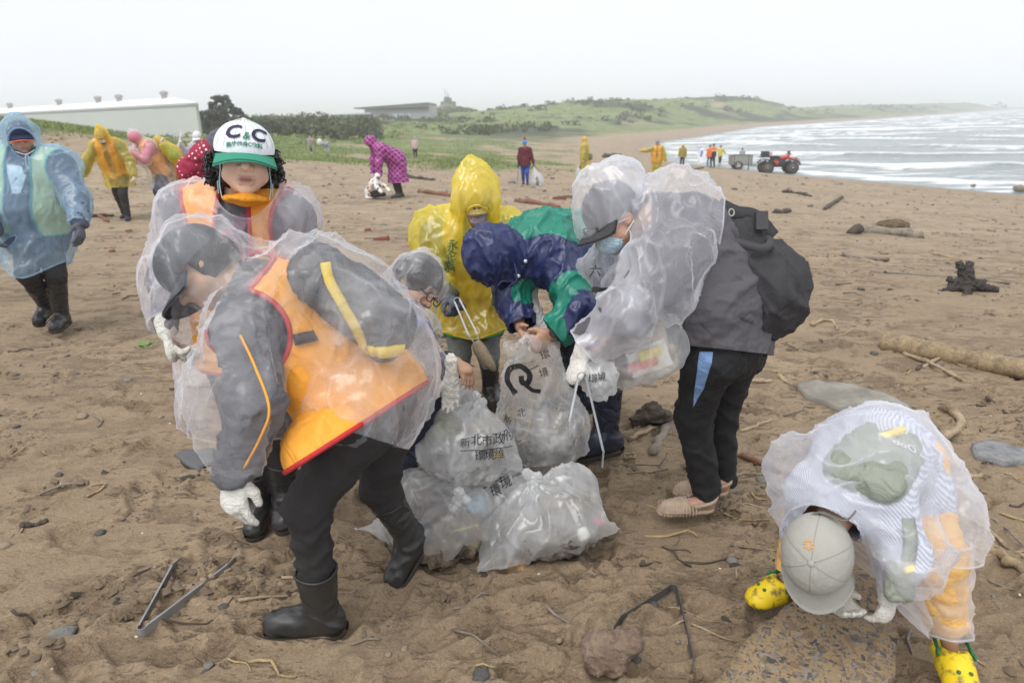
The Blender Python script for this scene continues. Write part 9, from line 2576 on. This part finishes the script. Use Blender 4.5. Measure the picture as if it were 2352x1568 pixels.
    V, T = polygonize([A(cone(U(1372, 1480, D), U(1445, 1475, D), 0.045, 0.043)), A(cone(U(1375, 1510, D), U(1410, 1510, D), 0.05, 0.05), 0.03), S(cone(U(1400, 1440, D - 0.05), U(1440, 1440, D - 0.03), 0.028), 0.03)], 0.007)
    V = folds(V, vnormals(V, T), 0.012, 16, None, 1, 3); V = folds(V, vnormals(V, T), 0.006, 40, None, 1, 5)
    tag(settle(mesh('cracked_rock', V, T, rock([(0.12, 0.085, 0.06), (0.22, 0.15, 0.105), (0.33, 0.27, 0.19)], 'brown_stone', 14, 0.9))), 'cracked brown rock beside the dull tongs at the bottom of the picture', 'rock')
    m = plain((0.22, 0.085, 0.055), 0.85, 'fired_brick', bump=0.4, bs=30, var=0.2)
    for lb, x, y, ang_, hs in (('red brick lying beyond the clear hooded person', 876, 550, -0.25, (0.115, 0.05, 0.03)), ('broken red brick half before the whole brick', 845, 530, 0.3, (0.05, 0.05, 0.025)), ('red brick fragment on the sand by the walkers', 296, 520 + 12, 0.5, (0.05, 0.04, 0.02)), ('orange brick shard near the blue raincoat', 258, 598 - 20, 0.9, (0.035, 0.03, 0.02)), ('red-brown brick block near the grey stones', 1285, 450 + 8, -0.3, (0.16, 0.07, 0.05))):
        g = G(x, y); z0 = gsurf(g[0], g[1])
        Rr = np.array([[math.cos(ang_), math.sin(ang_), 0.12], [-math.sin(ang_), math.cos(ang_), 0.05], [-0.12, 0.02, 1]])
        b_ = MB().box((g[0], g[1], z0 + hs[2] * 0.6), hs, Rr); o = b_.build('brick', m)
        tag(settle(o), lb, 'brick', 'red bricks on the beach')
        bv_ = o.modifiers.new('edge', 'BEVEL'); bv_.width = 0.006; bv_.segments = 2
    SG = rock([(0.105, 0.100, 0.090), (0.19, 0.183, 0.168), (0.29, 0.28, 0.26)], 'grey_stone', 12); SB = rock([(0.16, 0.12, 0.09), (0.27, 0.21, 0.15), (0.36, 0.30, 0.23)], 'buff_stone', 12); SD = rock([(0.042, 0.040, 0.036), (0.085, 0.081, 0.074), (0.14, 0.134, 0.122)], 'dark_stone', 12)
    stones = [('grey-blue stone beyond the red brick', 636 + 0, 525, 0, SG), ('round grey stone behind the yellow coat', 938, 481, 9, SG), ('pale grey stone near the shrubby tuft', 810, 455, 7, SG), ('mottled flat stone on bare sand by the picture corner', 140, 1452, 32, SG), ('grey chip standing on end near the bottom tongs', 478, 1522, 16, SG), ('small black nugget beside the steel tongs', 516, 1398, 13, SD),
              ('blue-grey flat stone by the concrete slab', 1792, 1448, 24, SD), ('pale rounded stone behind the carrier bag', 1492, 884, 17, SB), ('dark flat stone at the bottom of the picture', 1105, 1558, 24, SD), ('small orange-brown shell lump under the knotted sack', 1190, 1302, 36, rock([(0.20, 0.10, 0.035), (0.42, 0.26, 0.11), (0.55, 0.45, 0.30)], 'orange_shell', 26)),
              ('grey pebble near the row of dark stones', 1020, 330 + 130, 6, SG), ('dark stone beside the maroon figure', 1268, 411, 7, SD), ('flat grey stone left of the maroon figure', 1145, 404, 6, SG), ('flat dark stone under the maroon figure', 1240, 419, 8, SD), ('long grey stone below the maroon figure', 1175, 421, 10, SG), ('grey stone before the long grey stone', 1160, 437, 6, SG), ('buff stone right of the maroon figure', 1300, 437, 10, SB), ('dark stone right of the buff stone', 1345 - 40, 455, 10, SD), ('rounded dark rock among the drift by the pointing figure', 1430, 388, 14, SD), ('grey rock among the drift by the pointing figure', 1465, 392, 12, SG), ('grey rock beside the drift pile', 1400, 362 + 10, 9, SG),
              ('black stone on the pale beach', 1687, 436, 8, SD), ('brown lump by the lower track', 1925, 424, 10, SB), ('dark pebble by the lower track', 1845, 400 + 24, 6, SD), ('grey stone near the left walkers feet', 348, 502, 7, SG), ('dark stone near the brick block', 1250, 440, 7, SD), ('grey stone beneath the brick block', 1225, 432, 7, SG), ('small dark stone near the black plank', 850, 415, 5, SD), ('black flat stone by the tuft of grass', 930, 330 + 76, 5, SD), ('grey stone on the sand between capped woman and yellow coat', 880, 518, 8, SG)]
    for i, (lb, x, y, w_, m_) in enumerate(stones):
        if w_ == 0: continue
        g = G(x, y); D = depth_of(g); r_ = w_ * D / FPX
        boulder('stone', (g[0], g[1], gsurf(g[0], g[1]) + r_ * 0.12), r_, m_, lb, 'stone', 'stones scattered over the beach', i + 30, 3 if w_ > 10 else 2, (1, 0.8, 0.55), rot=i * 1.3)
    # scattered twigs, chips and pebbles, each with its own words
    marks = [('the bamboo pole', G(2150, 820)), ('the black stump', G(2215, 668)), ('the long stone slab', G(1960, 915)), ('the stooping child', G(2000, 1300)), ('the tan sandals', G(1600, 1180)), ('the heap of sacks', G(1120, 1150)), ('the black boot', G(700, 1440)), ('the slate plate', G(450, 1065)), ('the steel tongs', G(430, 1370)), ('the blue raincoat', G(130, 740)), ('the red brick', G(876, 550)), ('the yellow coat', G(1090, 880)), ('the fibre mound', G(2050, 530)), ('the quad bike', G(1786, 398)), ('the maroon figure', G(1207, 424)), ('the magenta figure', G(917, 453)), ('the walkers', G(330, 500)), ('the dull tongs', G(1545, 1370)), ('the trailer', G(1698, 389)), ('the navy boot', G(1380, 1030))]
    def near_word(p):
        d = [np.hypot(p[0] - q[0], p[1] - q[1]) for _, q in marks]; i = int(np.argmin(d))
        q = marks[i][1]
        where = 'just before' if p[1] < q[1] - 0.25 * max(0.4, d[i]) else ('just behind' if p[1] > q[1] + 0.25 * max(0.4, d[i]) else 'level with')
        side_ = 'left' if p[0] < q[0] else 'right'
        dist = 'close' if d[i] < 0.5 else ('a stride' if d[i] < 1.4 else 'several strides')
        return f'{dist} {side_} of and {where} {marks[i][0]}'
    rr = np.random.default_rng(40)
    used = set()
    kinds = [('thin pale twig', W_PALE, 'twig'), ('dark crooked twig', W_DARK, 'twig'), ('grey brittle twig', W_GREY, 'twig'), ('straw-coloured reed stalk', REED, 'twig')]
    n = 0
    for _ in range(1500):
        if n >= 270: break
        u_ = rr.random()
        x = 2352 * rr.random(); y = 400 + 1160 * rr.random() ** 1.6
        if x < 1250 and rr.random() < 0.62: continue
        if y < 470 and x > 1500 and rr.random() < 0.5: continue
        if 690 < x < 1420 and 900 < y < 1330: continue
        g = G(x, y)
        if g[1] > 26: continue
        kd = kinds[rr.integers(4)]
        L = (0.05 + 0.22 * rr.random() ** 2) * (1 + 0.04 * g[1]); a = rr.normal(0.15, 0.7)
        size = 'short' if L < 0.1 else ('medium' if L < 0.18 else 'long')
        lb = f'{size} {kd[0]} {near_word(g)}'
        if lb in used: continue
        used.add(lb); n += 1
        r_ = (0.0025 + 0.004 * rr.random()) * (1 + 0.05 * g[1])
        q = [g + np.array([math.cos(a), math.sin(a), 0]) * L * t_ + np.array([0, 0, 0]) + rr.normal(0, L * 0.06, 3) * np.array([1, 1, 0]) for t_ in (-0.5, -0.15, 0.2, 0.5)]
        for v in q: v[2] = gsurf(v[0], v[1]) + r_ * 0.7
        q[rr.integers(4)][2] += L * 0.12 * rr.random()
        o = MB().tube(spline(q, 7), np.linspace(r_, r_ * 0.55, 7), 6).build('twig', kd[1], None, True)
        tag(settle(o), lb, 'twig', 'twigs scattered over the sand')
    n = 0
    for _ in range(700):
        if n >= 150: break
        x = 2352 * rr.random(); y = 395 + 1170 * rr.random() ** 1.8
        if 690 < x < 1420 and 900 < y < 1330: continue
        g = G(x, y)
        if g[1] > 32: continue
        cw, m_ = (('grey', SG), ('buff', SB), ('dark', SD))[rr.integers(3)]
        r_ = (0.008 + 0.022 * rr.random() ** 2.2) * (1 + 0.10 * g[1])
        lb = f"{'tiny' if r_ < 0.014 else ('small' if r_ < 0.03 else 'mid-sized')} {cw} pebble {near_word(g)}"
        if lb in used: continue
        used.add(lb); n += 1
        boulder('pebble', (g[0], g[1], gsurf(g[0], g[1]) + r_ * 0.15), r_, m_, lb, 'pebble', 'pebbles scattered over the sand', n + 200, 2, (1, 0.8, 0.5), rot=n * 0.9)
    # drift line litter near the pointing figure, a heap of dark timber
    for i, (x, y, x2, y2, w_) in enumerate(((1385, 362, 1425, 358, 5), (1400, 380, 1450, 366, 4), (1435, 372, 1462, 380, 6), (1420, 392, 1470, 385, 5), (1590, 392, 1615, 386, 3))):
        stick(['dark beam on the drift heap', 'slanting timber on the drift heap', 'stubby plank on the drift heap', 'lower dark plank of the drift heap', 'thin slat beside the white flag'][i] , [(x, y), ((x + x2) / 2, (y + y2) / 2), (x2, y2)], pxr(w_, (x, y)), pxr(w_ * 0.7, (x2, y2)), W_DARK, 'timber', 'timber', 8)
    # small seedling
    g = G(336, 800); z0 = gsurf(g[0], g[1])
    t = empty('seedling', (g[0], g[1], z0), 'small bright green seedling growing beside the white glove', 'plant')
    gl_ = plain((0.13, 0.30, 0.05), 0.6, 'fresh_leaf')
    for i in range(9):
        a = i * 2.4; L = 0.03 + 0.012 * (i % 3)
        base = np.array([g[0] + 0.05 * math.cos(a) * (i % 4) / 3, g[1] + 0.05 * math.sin(a) * (i % 4) / 3, z0])
        d = np.array([math.cos(a), math.sin(a), 0.9]); d = nrm(d); s_ = nrm(np.cross(d, (0, 0, 1)))
        tip = base + d * (L + 0.035)
        V = [base, base + d * L * 0.6, tip - d * L * 0.5 + s_ * L * 0.5, tip + np.array([0, 0, -0.004]), tip - d * L * 0.5 - s_ * L * 0.5]
        MB().add(np.array(V), [(1, 2, 3, 4)]).tube([base, base + d * L * 0.6], 0.002, 4).build('leaf', gl_, t)
    tr_ = G(1512, 1148)
    # plastic ring left on the sand
    c = G(1388 + 58, 1050 - 0); c[2] = gsurf(c[0], c[1]) + 0.012
    o = MB().tube([c + np.array([0.028 * math.cos(a), 0.028 * math.sin(a), 0.006 * math.sin(a * 3)]) for a in np.linspace(0, 6.283, 20)], 0.005, 6).build('rope_ring', W_PALE, None, True)
    tag(settle(o), 'small pale ring of rope beside the navy boot', 'ring')
if want('S'): sacks()
if want('T'): tools()
if want('V'):
    s_q = quad(); trailer(s_q); flag()
if want('Z'): debris()
